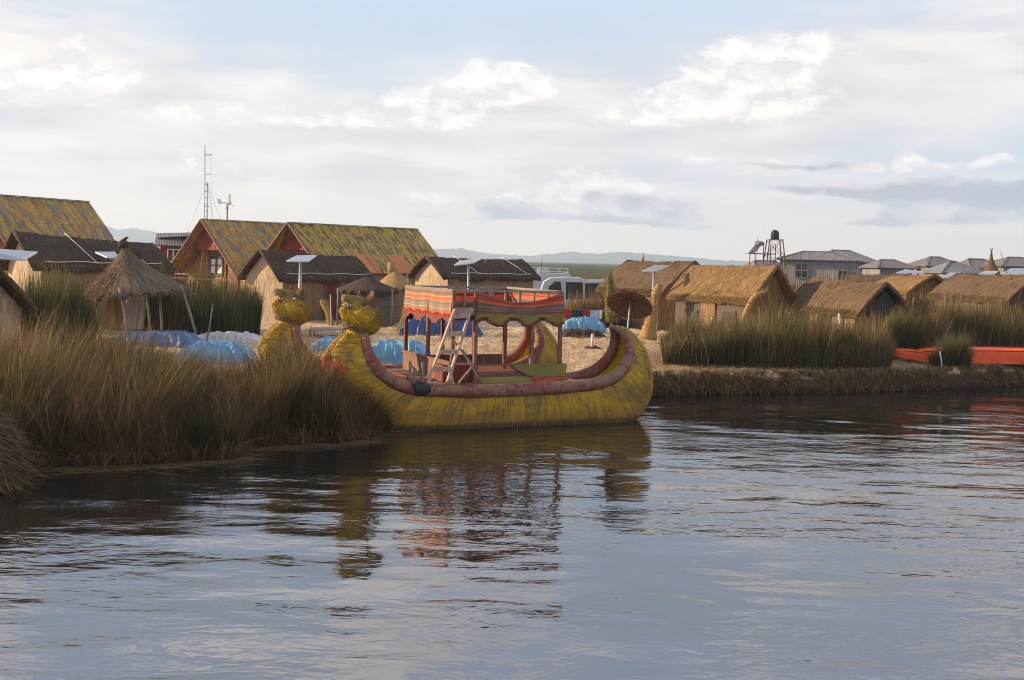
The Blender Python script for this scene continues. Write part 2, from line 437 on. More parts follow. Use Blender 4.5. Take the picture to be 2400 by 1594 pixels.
M['marsh'] = mat('marsh', [(0.3, (0.030, 0.036, 0.014)), (0.55, (0.065, 0.062, 0.026)), (0.75, (0.15, 0.115, 0.05))], 0.02, (1, 0.25, 1), 8, 0.95, 0.5, 0.5, spec=0.05)
M['peat'] = mat('peat', [(0.3, (0.02, 0.014, 0.009)), (0.6, (0.07, 0.045, 0.024)), (0.8, (0.14, 0.09, 0.045))], 5, (1, 1, 2), 7, 0.95, 0.9, 0.06, spec=0.1)
M['tin'] = None
M['hull_white'] = mat('hull_white', [(0.3, (0.40, 0.40, 0.41)), (0.7, (0.54, 0.54, 0.54))], 2, (1, 1, 1), 5, 0.4, 0.05)
M['shirt_red'] = mat('shirt_red', [(0.3, (0.26, 0.015, 0.02)), (0.7, (0.42, 0.03, 0.03))], 4, (1, 1, 1), 4, 0.85, 0.4, 0.02)
M['shirt_dark'] = mat('shirt_dark', [(0.3, (0.02, 0.02, 0.025)), (0.7, (0.05, 0.05, 0.055))], 4, (1, 1, 1), 4, 0.85, 0.4, 0.02)
M['shirt_lilac'] = mat('shirt_lilac', [(0.3, (0.34, 0.34, 0.50)), (0.7, (0.46, 0.46, 0.62))], 4, (1, 1, 1), 4, 0.85, 0.4, 0.02)


def striped_mat(name, cols, freq=1.0):
    mt, nt, bs = new_mat(name)
    tc = nt.node('ShaderNodeTexCoord')
    sp = nt.node('ShaderNodeSeparateXYZ')
    nt.l.new(tc.outputs['UV'], sp.inputs[0])
    n = nt.noise(nt.mapping(tc.outputs['UV'], scale=(1.2, 1.2, 1)), 3.0, 3.0, 0.5)
    v = nt.m('ADD', sp.outputs[1], nt.m('MULTIPLY', nt.m('SUBTRACT', n, 0.5), 0.035))
    c = nt.ramp(v, cols, 'CONSTANT')
    motif = nt.noise(nt.mapping(tc.outputs['UV'], scale=(60, 26, 1)), 1.0, 1.0, 0.5)
    c = nt.mix(nt.m('MULTIPLY', nt.smooth(motif, 0.5, 0.62), 0.28), c, (0.13, 0.08, 0.06, 1))
    nt.put(bs.inputs['Base Color'], c)
    bs.inputs['Roughness'].default_value = 0.9
    bs.inputs['Specular IOR Level'].default_value = 0.1
    b = nt.node('ShaderNodeBump')
    b.inputs['Strength'].default_value = 0.4
    b.inputs['Distance'].default_value = 0.01
    nt.put(b.inputs['Height'], nt.noise(nt.mapping(tc.outputs['UV'], scale=(3, 3, 1)), 14.0, 4.0))
    nt.l.new(b.outputs[0], bs.inputs['Normal'])
    return mt


BR, BR2, OR, CR, RD, TN = (0.15, 0.08, 0.06), (0.20, 0.12, 0.095), (0.56, 0.11, 0.05), (0.38, 0.30, 0.225), (0.26, 0.045, 0.03), (0.25, 0.185, 0.14)
OS = (0.50, 0.13, 0.07)
M['cloth_side'] = striped_mat('cloth_side', [(0.0, OR), (0.10, TN), (0.2, CR), (0.24, TN), (0.42, BR2), (0.46, TN), (0.52, CR), (0.54, OS), (0.70, CR), (0.73, TN), (0.8, BR2), (0.9, TN)])
M['cloth_front'] = striped_mat('cloth_front', [(0.0, OR), (0.035, BR), (0.14, BR2), (0.24, BR), (0.30, TN), (0.36, BR), (0.46, BR2), (0.52, OR), (0.68, RD), (0.76, OR), (0.80, RD), (0.90, OR), (0.94, BR2)])
M['cloth_back'] = striped_mat('cloth_back', [(0.0, BR), (0.3, TN), (0.4, (0.85, 0.12, 0.04)), (0.7, RD), (0.9, (0.75, 0.12, 0.05))])
M['cloth_bench'] = striped_mat('cloth_bench', [(0.0, BR), (0.28, BR2), (0.34, BR), (0.42, (0.50, 0.17, 0.10)), (0.85, BR)])


def corr_mat(name, cols, period=0.09, rust=None, lo=0.5, hi=0.65, rough=0.55, seams=0.9, bumpd=0.03):
    """corrugated sheet: u across the corrugations, v along them"""
    mt, nt, bs = new_mat(name)
    tc = nt.node('ShaderNodeTexCoord')
    uv = tc.outputs['UV']
    sp = nt.node('ShaderNodeSeparateXYZ')
    nt.l.new(uv, sp.inputs[0])
    wave = nt.m('SINE', nt.m('MULTIPLY', sp.outputs[0], 2 * math.pi / period))
    n = nt.noise(nt.mapping(uv, scale=(0.9, 0.35, 1)), 3.0, 8.0, 0.7)
    c = nt.ramp(n, cols)
    if rust:
        for k, (colr, sc, l, h) in enumerate(rust):
            n2 = nt.noise(nt.mapping(uv, scale=(1.6, 0.4, 1), loc=(k * 3.3, 1, 0)), sc, 7.0, 0.72)
            c = nt.mix(nt.smooth(n2, l, h), c, (*colr, 1))
    # tone of each sheet
    cell = nt.xyz(nt.m('FLOOR', nt.m('DIVIDE', sp.outputs[0], seams)), nt.m('FLOOR', nt.m('DIVIDE', sp.outputs[1], 2.1)))
    wn = nt.node('ShaderNodeTexWhiteNoise')
    nt.l.new(cell, wn.inputs['Vector'])
    c = nt.mix(0.45, c, nt.mix(wn.outputs['Value'], (0.5, 0.5, 0.5), (1.25, 1.25, 1.25)), 'MULTIPLY')
    fr = nt.m('FRACT', nt.m('DIVIDE', sp.outputs[0], seams))
    c = nt.mix(nt.m('MULTIPLY', nt.smooth(fr, 0.05, 0.01), 0.6), c, (0.04, 0.035, 0.03, 1))
    frv = nt.m('FRACT', nt.m('DIVIDE', sp.outputs[1], 2.1))
    c = nt.mix(nt.m('MULTIPLY', nt.smooth(frv, 0.03, 0.005), 0.5), c, (0.04, 0.035, 0.03, 1))
    nt.put(bs.inputs['Base Color'], c)
    bs.inputs['Roughness'].default_value = rough
    bs.inputs['Specular IOR Level'].default_value = 0.3
    b = nt.node('ShaderNodeBump')
    b.inputs['Strength'].default_value = 0.8
    b.inputs['Distance'].default_value = bumpd
    nt.put(b.inputs['Height'], nt.m('ADD', wave, nt.m('MULTIPLY', n, 0.6)))
    nt.l.new(b.outputs[0], bs.inputs['Normal'])
    return mt


M['roof_moss_a'] = corr_mat('roof_moss_a', [(0.3, (0.09, 0.09, 0.09)), (0.7, (0.17, 0.165, 0.155))], 0.18,
                            rust=[((0.42, 0.25, 0.012), 1.7, 0.45, 0.52), ((0.32, 0.12, 0.025), 2.2, 0.53, 0.58), ((0.07, 0.06, 0.045), 4.5, 0.60, 0.65)])
M['roof_moss_b'] = corr_mat('roof_moss_b', [(0.3, (0.09, 0.09, 0.08)), (0.7, (0.17, 0.16, 0.14))], 0.18,
                            rust=[((0.44, 0.275, 0.010), 1.7, 0.39, 0.47), ((0.12, 0.075, 0.025), 2.4, 0.49, 0.55), ((0.17, 0.17, 0.18), 3.6, 0.60, 0.65)])
M['roof_orange'] = corr_mat('roof_orange', [(0.3, (0.45, 0.13, 0.03)), (0.7, (0.58, 0.19, 0.045))], 0.18, rust=[((0.42, 0.20, 0.04), 3.0, 0.6, 0.72)], seams=5)
M['tin_rust'] = corr_mat('tin_rust', [(0.35, (0.10, 0.095, 0.095)), (0.65, (0.18, 0.17, 0.17))], 0.2, rust=[((0.15, 0.085, 0.065), 2.5, 0.48, 0.58), ((0.09, 0.06, 0.05), 4.0, 0.58, 0.68)], seams=1.1)
M['tin_grey'] = corr_mat('tin_grey', [(0.35, (0.12, 0.13, 0.145)), (0.65, (0.19, 0.20, 0.215))], 0.2, rust=[((0.2, 0.18, 0.17), 3.0, 0.66, 0.75)], seams=1.1)
M['tin_wall'] = corr_mat('tin_wall', [(0.35, (0.17, 0.165, 0.16)), (0.65, (0.27, 0.26, 0.245))], 0.2, rust=[((0.2, 0.17, 0.15), 3.0, 0.58, 0.72)], seams=1.1)
M['red_planks'] = corr_mat('red_planks', [(0.35, (0.17, 0.025, 0.02)), (0.65, (0.27, 0.045, 0.032))], 0.16, seams=0.8)
M['yellow_planks'] = None


def plank_mat(name, cols, period=0.16):
    mt, nt, bs = new_mat(name)
    tc = nt.node('ShaderNodeTexCoord')
    sp = nt.node('ShaderNodeSeparateXYZ')
    nt.l.new(tc.outputs['UV'], sp.inputs[0])
    fr = nt.m('FRACT', nt.m('DIVIDE', sp.outputs[1], period))
    n = nt.noise(nt.mapping(tc.outputs['UV'], scale=(1, 8, 1)), 3.0, 5.0, 0.6)
    c = nt.ramp(n, cols)
    c = nt.mix(nt.smooth(fr, 0.16, 0.03), c, (0.06, 0.03, 0.008, 1))
    nt.put(bs.inputs['Base Color'], c)
    bs.inputs['Roughness'].default_value = 0.7
    b = nt.node('ShaderNodeBump')
    b.inputs['Distance'].default_value = 0.03
    nt.put(b.inputs['Height'], nt.m('SINE', nt.m('MULTIPLY', fr, math.pi)))
    nt.l.new(b.outputs[0], bs.inputs['Normal'])
    return mt


M['yellow_planks'] = plank_mat('yellow_planks', [(0.3, (0.26, 0.115, 0.018)), (0.7, (0.40, 0.20, 0.035))])

# straw ground: pale dry straw on top, dark wet rotten reed lower down the cut bank
mt, nt, bs = new_mat('straw_ground')
gp = nt.node('ShaderNodeNewGeometry')
pos = gp.outputs['Position']
sp = nt.node('ShaderNodeSeparateXYZ')
nt.l.new(pos, sp.inputs[0])
n1 = nt.noise(nt.mapping(pos, scale=(0.8, 2.2, 1)), 5.5, 8.0, 0.7)
n2 = nt.noise(nt.mapping(pos, scale=(0.7, 1.8, 1)), 0.55, 5.0, 0.6)
n3 = nt.noise(nt.mapping(pos, scale=(0.6, 2.4, 1), loc=(4, 2, 1)), 2.2, 5.0, 0.65)
n4 = nt.noise(nt.mapping(pos, scale=(5, 5, 1.2)), 5.0, 5.0, 0.65)
c = nt.ramp(n1, [(0.30, (0.17, 0.11, 0.055)), (0.5, (0.54, 0.38, 0.22)), (0.66, (0.90, 0.72, 0.48))])
c = nt.mix(nt.m('MULTIPLY', nt.smooth(n2, 0.54, 0.72), 0.7), c, (0.19, 0.14, 0.07, 1))
c = nt.mix(nt.m('MULTIPLY', nt.smooth(n3, 0.58, 0.72), 0.8), c, (0.12, 0.08, 0.045, 1))
wetc = nt.ramp(n4, [(0.35, (0.022, 0.014, 0.008)), (0.58, (0.10, 0.06, 0.028)), (0.72, (0.26, 0.16, 0.075))])
hh = nt.m('ADD', sp.outputs[2], nt.m('MULTIPLY', nt.m('SUBTRACT', n3, 0.5), 0.25))
c = nt.mix(nt.smooth(hh, 0.60, 0.42), c, wetc)
c = nt.mix(nt.smooth(hh, 0.26, 0.05), c, (0.02, 0.013, 0.008, 1))
nt.put(bs.inputs['Base Color'], c)
bs.inputs['Roughness'].default_value = 0.85
bs.inputs['Specular IOR Level'].default_value = 0.2
b = nt.node('ShaderNodeBump')
b.inputs['Strength'].default_value = 0.9
b.inputs['Distance'].default_value = 0.06
nt.put(b.inputs['Height'], nt.m('ADD', n1, n4))
nt.l.new(b.outputs[0], bs.inputs['Normal'])
M['straw_ground'] = mt

# ---- water
mt, nt, bs = new_mat('lake_water')
tc = nt.node('ShaderNodeTexCoord')
ob = tc.outputs['Object']
sw = nt.noise(nt.mapping(ob, scale=(0.55, 1.0, 1), rot=(0, 0, R(8))), 0.55, 2.0, 0.5)
md = nt.noise(nt.mapping(ob, scale=(0.42, 1.0, 1), rot=(0, 0, R(-6))), 2.3, 3.0, 0.55, 0.6)
fi = nt.noise(nt.mapping(ob, scale=(0.5, 1.0, 1), rot=(0, 0, R(12))), 8.5, 2.0, 0.5, 0.4)
calm = nt.noise(nt.mapping(ob, scale=(0.5, 1, 1), loc=(4, 9, 0)), 0.16, 2.0, 0.5)
cm = nt.m('ADD', 0.35, nt.m('MULTIPLY', nt.smooth(calm, 0.35, 0.65), 0.9))
h = nt.m('ADD', nt.m('MULTIPLY', sw, 1.6), nt.m('MULTIPLY', cm, nt.m('ADD', nt.m('MULTIPLY', md, 0.42), nt.m('MULTIPLY', fi, 0.10))))
b = nt.node('ShaderNodeBump')
b.inputs['Strength'].default_value = 1.0
b.inputs['Distance'].default_value = 0.06
nt.put(b.inputs['Height'], h)
bs.inputs['Base Color'].default_value = (0.012, 0.011, 0.010, 1)
bs.inputs['Roughness'].default_value = 0.03
bs.inputs['IOR'].default_value = 2.3
bs.inputs['Specular IOR Level'].default_value = 0.5
nt.l.new(b.outputs[0], bs.inputs['Normal'])
M['water'] = mt


# ------------------------------------------------------------------ mesh building
def link(name, me, parent=None, loc=None):
    o = bpy.data.objects.new(name, me)
    COL.objects.link(o)
    if parent is not None:
        o.parent = parent
    if loc is not None:
        o.location = loc
    return o


class MB:
    """collects geometry in world (or any) coordinates; build() turns it into ONE mesh object"""

    def __init__(s):
        s.v = []
        s.f = []
        s.uv = []           # list per face or None
        s.sm = []

    def face(s, idx, uv=None, smooth=False):
        s.f.append(tuple(idx)); s.uv.append(uv); s.sm.append(smooth)

    def add(s, verts, faces, uvs=None, smooth=False):
        o = len(s.v)
        s.v.extend([tuple(v) for v in verts])
        for i, f in enumerate(faces):
            s.face([o + k for k in f], uvs[i] if uvs else None, smooth)

    def obox(s, c, ax, ay, az):
        """box from a centre and three half-axis vectors"""
        c, ax, ay, az = Vector(c), Vector(ax), Vector(ay), Vector(az)
        vs = [c + sx * ax + sy * ay + sz * az for sz in (-1, 1) for sy in (-1, 1) for sx in (-1, 1)]
        s.add(vs, [(0, 2, 3, 1), (4, 5, 7, 6), (0, 1, 5, 4), (2, 6, 7, 3), (0, 4, 6, 2), (1, 3, 7, 5)])

    def box(s, x0, x1, y0, y1, z0, z1):
        s.obox(((x0 + x1) / 2, (y0 + y1) / 2, (z0 + z1) / 2), ((x1 - x0) / 2, 0, 0), (0, (y1 - y0) / 2, 0), (0, 0, (z1 - z0) / 2))

    def bar(s, a, b, w, d=None, up=(0, 0, 1)):
        a, b = Vector(a), Vector(b)
        d = d or w
        t = (b - a)
        L = t.length
        t.normalize()
        upv = Vector(up)
        if abs(t.dot(upv)) > 0.98:
            upv = Vector((0, 1, 0))
        sx = t.cross(upv).normalized()
        sy = sx.cross(t).normalized()
        s.obox((a + b) / 2, sx * w / 2, sy * d / 2, t * L / 2)

    def tube(s, pts, rad, n=10, cap=True, smooth=True, flat=1.0, u0=0.0, jitter=0.0):
        pts = [Vector(p) for p in pts]
        if not hasattr(rad, '__len__'):
            rad = [rad] * len(pts)
        rings = []
        prev = None
        L = u0
        Ls = []
        for i, p in enumerate(pts):
            if i:
                L += (p - pts[i - 1]).length
            Ls.append(L)
            t = (pts[min(i + 1, len(pts) - 1)] - pts[max(i - 1, 0)]).normalized()
            if prev is None:
                ref = Vector((0, 0, 1)) if abs(t.z) < 0.9 else Vector((0, 1, 0))
                sx = t.cross(ref).normalized()
            else:
                sx = (prev - t * prev.dot(t)).normalized()
            prev = sx
            sy = t.cross(sx).normalized()
            rings.append([p + (math.cos(2 * math.pi * k / n) * sx + math.sin(2 * math.pi * k / n) * sy * flat) * rad[i] * (1 + (rnd.uniform(-jitter, jitter) if jitter else 0)) for k in range(n)])
        o = len(s.v)
        for r in rings:
            s.v.extend([tuple(q) for q in r])
        for i in range(len(pts) - 1):
            for k in range(n):
                k2 = (k + 1) % n
                a, b_, c, d = o + i * n + k, o + i * n + k2, o + (i + 1) * n + k2, o + (i + 1) * n + k
                ra = max(rad[i], 0.02)
                w0, w1 = k / n * 6.283 * ra, (k + 1) / n * 6.283 * ra
                s.face((a, b_, c, d), ((Ls[i], w0), (Ls[i], w1), (Ls[i + 1], w1), (Ls[i + 1], w0)), smooth)
        if cap:
            s.face([o + k for k in range(n)][::-1])
            s.face([o + (len(pts) - 1) * n + k for k in range(n)])

    def grid(s, pts, uvs=None, smooth=True, closed=False, flip=False):
        """pts[i][j]"""
        ni, nj = len(pts), len(pts[0])
        o = len(s.v)
        for row in pts:
            s.v.extend([tuple(p) for p in row])
        for i in range(ni - 1):
            for j in range(nj if closed else nj - 1):
                j2 = (j + 1) % nj
                q = [(i, j), (i, j2), (i + 1, j2), (i + 1, j)]
                uv = None
                if uvs:
                    uv = [uvs[a][b_] for a, b_ in q]
                    if closed and j2 == 0:
                        uv = None
                ids = [o + a * nj + b_ for a, b_ in q]
                if flip:
                    ids = ids[::-1]
                    uv = uv[::-1] if uv else None
                s.face(ids, uv, smooth)

    def disc(s, c, r, nrm=(0, 0, 1), n=20):
        c = Vector(c)
        q = Vector(nrm).to_track_quat('Z', 'Y')
        s.add([c + q @ Vector((r * math.cos(6.2832 * k / n), r * math.sin(6.2832 * k / n), 0)) for k in range(n)], [tuple(range(n))])

    def build(s, name, material, parent=None, world=True):
        me = bpy.data.meshes.new(name)
        off = parent_origin(parent) if (parent is not None and world) else Vector((0, 0, 0))
        V = [(v[0] - off.x, v[1] - off.y, v[2] - off.z) for v in s.v]
        me.from_pydata(V, [], s.f)
        uvl = me.uv_layers.new(name='UVMap')
        data = np.zeros(len(me.loops) * 2, dtype=np.float32)
        i = 0
        for pi, p in enumerate(me.polygons):
            p.use_smooth = s.sm[pi]
            uv = s.uv[pi]
            if uv is None:
                n = p.normal
                if abs(n.z) > 0.98:
                    U, W = Vector((1, 0, 0)), Vector((0, 1, 0))
                else:
                    U = Vector((0, 0, 1)).cross(n).normalized()
                    W = n.cross(U)
                for li in p.loop_indices:
                    q = Vector(s.v[me.loops[li].vertex_index])
                    data[2 * li] = q.dot(U); data[2 * li + 1] = q.dot(W)
            else:
                for k, li in enumerate(p.loop_indices):
                    data[2 * li] = uv[k][0]; data[2 * li + 1] = uv[k][1]
        uvl.data.foreach_set('uv', data)
        me.materials.append(M[material] if isinstance(material, str) else material)
        me.update()
        return link(name, me, parent)


def parent_origin(p):
    v = Vector((0, 0, 0))
    while p is not None:
        v += Vector(p.location)
        p = p.parent
    return v


def tag(o, label, cat, group=None, kind=None):
    o['label'] = label
    if cat:
        o['category'] = cat
    if group:
        o['group'] = group
    if kind:
        o['kind'] = kind
    return o


def thing(name, label, cat, loc, group=None):
    o = bpy.data.objects.new(name, None)
    o.empty_display_size = 0.3
    COL.objects.link(o)
    o.location = loc
    return tag(o, label, cat, group)


def structure(o):
    o['kind'] = 'structure'
    return o


def fbm(p, oct_=4):
    return mnoise.fractal(Vector(p), 1.0, 2.0, oct_)


# ------------------------------------------------------------------ blades (reeds, straw)
PAL = {
    'green': np.array([0.050, 0.072, 0.018]), 'dgreen': np.array([0.026, 0.042, 0.013]), 'olive': np.array([0.105, 0.098, 0.030]),
    'tan': np.array([0.36, 0.235, 0.10]), 'rust': np.array([0.19, 0.085, 0.033]), 'brown': np.array([0.10, 0.062, 0.030]),
    'gold': np.array([0.42, 0.28, 0.115]), 'straw': np.array([0.58, 0.43, 0.25]), 'dark': np.array([0.035, 0.024, 0.014]),
}


def blades(name, root, height, lean, width, droop, c_base, c_tip, seg=4, parent=None, horizontal=False, yaw=None, mate='blade'):
    """one mesh of many narrow blades. root (n,3), height (n), lean (n,2) offset of the tip in metres, droop (n)"""
    n = len(root)
    t = np.linspace(0, 1, seg + 1)
    ang = rng.uniform(0, math.pi, n) if yaw is None else yaw
    side = np.stack([np.cos(ang), np.sin(ang), np.zeros(n)], 1)
    V = np.zeros((n, seg + 1, 2, 3), dtype=np.float32)
    C = np.zeros((n, seg + 1, 2, 4), dtype=np.float32)
    for i, tt in enumerate(t):
        h = height * (tt - droop * tt ** 3)
        bend = tt ** 1.8
        p = root + np.stack([lean[:, 0] * bend, lean[:, 1] * bend, h], 1)
        w = (width * (1 - 0.85 * tt ** 1.5) * 0.5)[:, None]
        V[:, i, 0] = p - side * w
        V[:, i, 1] = p + side * w
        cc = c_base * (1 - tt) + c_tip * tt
        C[:, i, :, :3] = cc[:, None, :]
        C[:, i, :, 3] = 1
    V = V.reshape(-1, 3)
    C = C.reshape(-1, 4)
    base = (np.arange(n) * (seg + 1) * 2)[:, None]
    q = []
    for i in range(seg):
        q.append(np.stack([base[:, 0] + 2 * i, base[:, 0] + 2 * i + 1, base[:, 0] + 2 * i + 3, base[:, 0] + 2 * i + 2], 1))
    F = np.stack(q, 1).reshape(-1, 4)
    off = np.array(parent_origin(parent)) if parent is not None else np.zeros(3)
    V = V - off.astype(np.float32)
    me = bpy.data.meshes.new(name)
    me.vertices.add(len(V))
    me.vertices.foreach_set('co', V.ravel().astype(np.float32))
    me.loops.add(F.size)
    me.loops.foreach_set('vertex_index', F.ravel().astype(np.int32))
    me.polygons.add(len(F))
    me.polygons.foreach_set('loop_start', (np.arange(len(F)) * 4).astype(np.int32))
    try:
        me.polygons.foreach_set('loop_total', np.full(len(F), 4, dtype=np.int32))
    except Exception:
        pass
    ca = me.color_attributes.new('Col', 'FLOAT_COLOR', 'POINT')
    ca.data.foreach_set('color', C.ravel())
    me.update(calc_edges=True)
    me.materials.append(M[mate])
    return link(name, me, parent)


def pick(n, names, probs, jit=0.25):
    idx = rng.choice(len(names), n, p=np.array(probs) / sum(probs))
    c = np.array([PAL[k] for k in names])[idx]
    return 0.82 * c * rng.uniform(1 - jit, 1 + jit, (n, 1)) * rng.uniform(0.93, 1.07, (n, 3))


# ------------------------------------------------------------------ ground: the floating island of straw
SH = [(-80, 20.0), (-30, 20.6), (-9.5, 21.6), (-6.9, 22.4), (-5.6, 23.6), (-5.0, 25.5), (-4.6, 31.0), (-3.4, 33.6), (0, 33.9), (4.0, 34.5), (5.0, 34.9), (9.4, 36.3),
      (14, 38.3), (18, 40.6), (26, 43.0), (80, 52)]
shx = np.array([a for a, b in SH]); shy = np.array([b for a, b in SH])


def shore(x):
    return np.interp(x, shx, shy)


def ground_z(x, y):
    d = y - shore(x)
    left = np.clip((-4.6 - x) / 1.5, 0, 1)          # gentler on the reedy left
    ramp = 0.75 * (1 - left) + 5.0 * left
    s = np.clip(d / ramp, 0, 1)
    s = s * s * (3 - 2 * s)
    z = -0.45 + s * (1.2 - 0.16 * (1 - left) * np.clip(1 - (d - 0.5) / 3.0, 0, 1))
    z = np.where(left > 0, np.where(d < 0, -0.45, -0.12 + s * 0.87), z)
    return z


def make_ground():
    xs = np.concatenate([np.arange(-75, -22, 2.5), np.arange(-22, 24, 0.16), np.arange(24, 80, 2.5)])
    ds = [-0.7, -0.35, -0.18, -0.06, 0.04, 0.12, 0.2, 0.28, 0.36, 0.46, 0.6, 0.8, 1.05, 1.35, 1.7, 2.1] + [2.5 + 0.4 * k for k in range(35)] + [17.5, 19, 22, 25]
    mb = MB()
    rows = []
    for d in ds + ['mid', 'back', 'end']:
        row = []
        for x in xs:
            ys = shore(x)
            back = 118 if x < -3.5 else (66 + 0.25 * max(0, x) if x > 0 else 118 - (x + 3.5) * 14.8)
            if d == 'mid':
                y, z = (ys + 25 + back) / 2, 0.75
            elif d == 'back':
                y, z = back, 0.75
            elif d == 'end':
                y, z = back + 0.6, -0.5
            else:
                wob = 0.30 * fbm((x * 1.1, 3.3, 0)) + 0.16 * fbm((x * 4, 1.3, d * 4)) + 0.08 * fbm((x * 11, 1.3, d * 9))
                y = ys + d + (wob if x > -5 else 0)
                z = float(ground_z(x, ys + d))
                if d > 0.3:
                    z += 0.08 * fbm((x * 1.4, y * 1.4, 0)) + 0.06 * fbm((x * 4, y * 3, 2))
                    if x > -4:
                        z += 0.03 * math.exp(-((d - 0.6) / 0.5) ** 2) + 0.05 * fbm((x * 2.2, y * 2, 7))      # uneven lip
            row.append((x, y, z))
        rows.append(row)
    mb.grid(rows, smooth=True)
    o = mb.build('ground', 'straw_ground')
    structure(o)
    o['label'] = 'straw-covered floating island ground'
    return o


make_ground()

# water sheet and marsh
mb = MB()
mb.add([(-5100, -200, 0), (5100, -200, 0), (5100, 4700, 0), (-5100, 4700, 0)], [(0, 1, 2, 3)])
structure(mb.build('water', 'water'))

mb = MB()
nx, ny = 90, 26
rows = []
for j in range(ny):
    y = 118 * (3200 / 118) ** (j / (ny - 1)) if j else 118
    row = []
    for i in range(nx):
        x = (i / (nx - 1) - 0.5) * 2 * (220 + y * 1.1)
        z = -0.3 if j == 0 else 1.9 + 0.5 * fbm((x * 0.05, y * 0.02, 4)) + 0.3 * fbm((x * 0.3, y * 0.1, 4))
        row.append((x, y + (0 if j > 1 else 4 * fbm((x * 0.05, j, 0))), z))
    rows.append(row)
mb.grid(rows)
marsh = structure(mb.build('marsh_land', 'marsh'))

# low hills beyond the lake
def hills(name, pts, Y, depth, label):
    mb = MB()
    rows = [[], [], [], []]
    xs = np.linspace(pts[0][0], pts[-1][0], 160)
    for x in xs:
        hpx = np.interp(x, [p[0] for p in pts], [p[1] for p in pts])
        a, b_ = derot(x, 611 + 0.0245 * (x - 1200))
        wx = a * Y
        hh = hpx / FPX * Y * (1 + 0.10 * fbm((x * 0.02, 0, Y * 0.001))) + (4 * fbm((x * 0.08, 2, 1)) if hpx > 3 else 0) * Y / FPX * 0.5
        hh = max(hh, 1)
        rows[0].append((wx, Y - depth * 0.4, -2))
        rows[1].append((wx, Y - depth * 0.2, hh * 0.45))
        rows[2].append((wx, Y, hh + 2))
        rows[3].append((wx, Y + depth * 0.5, -2))
    mb.grid(rows)
    o = structure(mb.build(name, 'hill'))
    o['label'] = label


hills('hills', [(900, 2), (1010, 24), (1080, 26), (1150, 16), (1250, 14), (1340, 26), (1400, 22), (1460, 29), (1530, 24), (1600, 20), (1700, 14), (1850, 12), (2050, 6), (2700, 4)], 4000, 700, 'pale blue distant hills behind the marsh')
hills('hills', [(-500, 60), (-100, 66), (150, 62), (262, 58), (340, 50), (400, 44), (440, 50), (520, 46), (640, 30), (800, 6), (950, 2)], 4200, 700, 'pale blue mountain flank at far left')


# ------------------------------------------------------------------ reed beds
def reed_bed(name, label, n, sampler, hfun, names, probs, tipnames, tipprobs, lean_mu=(0, 0), lean_sd=0.22, droop=(0, 0.25), width=(0.010, 0.019), seg=4, group=None, dryness=0.6, sway=0.25, dark=0.85, rag=0.55):
    x, y, hs = sampler(n)
    n = len(x)
    z = ground_z(x, y) - 0.05
    z = np.maximum(z, -0.10)
    top = hfun(x, y) * hs
    hgt = np.maximum(top - z, 0.25) * np.where(rng.uniform(0, 1, n) < 0.07, rng.uniform(1.0, 1.22, n), rng.uniform(0.30, 1.04, n) ** 0.75) * (1 + 0.16 * np.array([mnoise.noise(Vector((float(a) * 2.3, float(b_) * 2.3, 1.0))) for a, b_ in zip(x, y)]))
    lean = rng.normal(0, lean_sd, (n, 2)) * hgt[:, None] + np.array(lean_mu) * hgt[:, None]
    # neighbouring blades lean the same way
    cl = np.array([mnoise.noise(Vector((float(a) * 1.3, float(b_) * 1.3, 5.0))) for a, b_ in zip(x[:], y[:])])
    lean[:, 0] += cl * sway * hgt
    cl2 = np.array([mnoise.noise(Vector((float(a) * 0.75, float(b_) * 0.75, 31.0))) for a, b_ in zip(x, y)])
    hgt = hgt * (1 + rag * cl2 + 0.25 * cl)
    dry = np.array([mnoise.noise(Vector((float(a) * 0.6, float(b_) * 0.9, 44.0))) for a, b_ in zip(x, y)])
    dr = rng.uniform(droop[0], droop[1], n)
    base = pick(n, names, probs, 0.45)
    tone = 1.0 + 0.35 * np.array([mnoise.noise(Vector((float(a) * 0.9, float(b_) * 0.9, 9.0))) for a, b_ in zip(x, y)])
    tip = pick(n, tipnames, tipprobs, 0.4) * 1.2
    isdry = (rng.uniform(0, 1, n) < np.clip(dry * dryness, 0, 0.85))[:, None]
    base = np.where(isdry, pick(n, ['rust', 'brown', 'tan'], [0.45, 0.3, 0.25]), base)
    mixv = rng.uniform(0.25, 1.0, (n, 1))
    tip = base * (1 - mixv) + tip * mixv
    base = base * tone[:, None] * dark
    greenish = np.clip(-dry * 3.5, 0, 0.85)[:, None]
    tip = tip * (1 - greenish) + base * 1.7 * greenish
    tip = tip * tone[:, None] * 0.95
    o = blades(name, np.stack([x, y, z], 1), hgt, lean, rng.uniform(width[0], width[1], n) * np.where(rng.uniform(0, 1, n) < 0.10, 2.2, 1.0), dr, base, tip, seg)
    o['w'] = 0
    del o['w']
    return tag(o, label, 'reeds', group, 'stuff')


def px_to_x(px, Y):
    a = (px - 1204.5) / FPX
    return a * Y


# left foreground bed: front edge and top line measured on the photograph
LF = [(-700, 20.4), (0, 20.9), (300, 21.5), (560, 22.4), (585, 23.6), (700, 24.3), (830, 24.8), (880, 25.6), (915, 26.6)]
lfx = [a for a, b_ in LF]; lfy = [b_ for a, b_ in LF]
LTOP = [(-700, 2.5), (0, 2.4), (200, 2.28), (330, 2.12), (430, 1.75), (560, 1.82), (620, 2.0), (720, 2.02), (790, 1.8), (850, 1.45), (890, 1.0), (925, 0.55)]


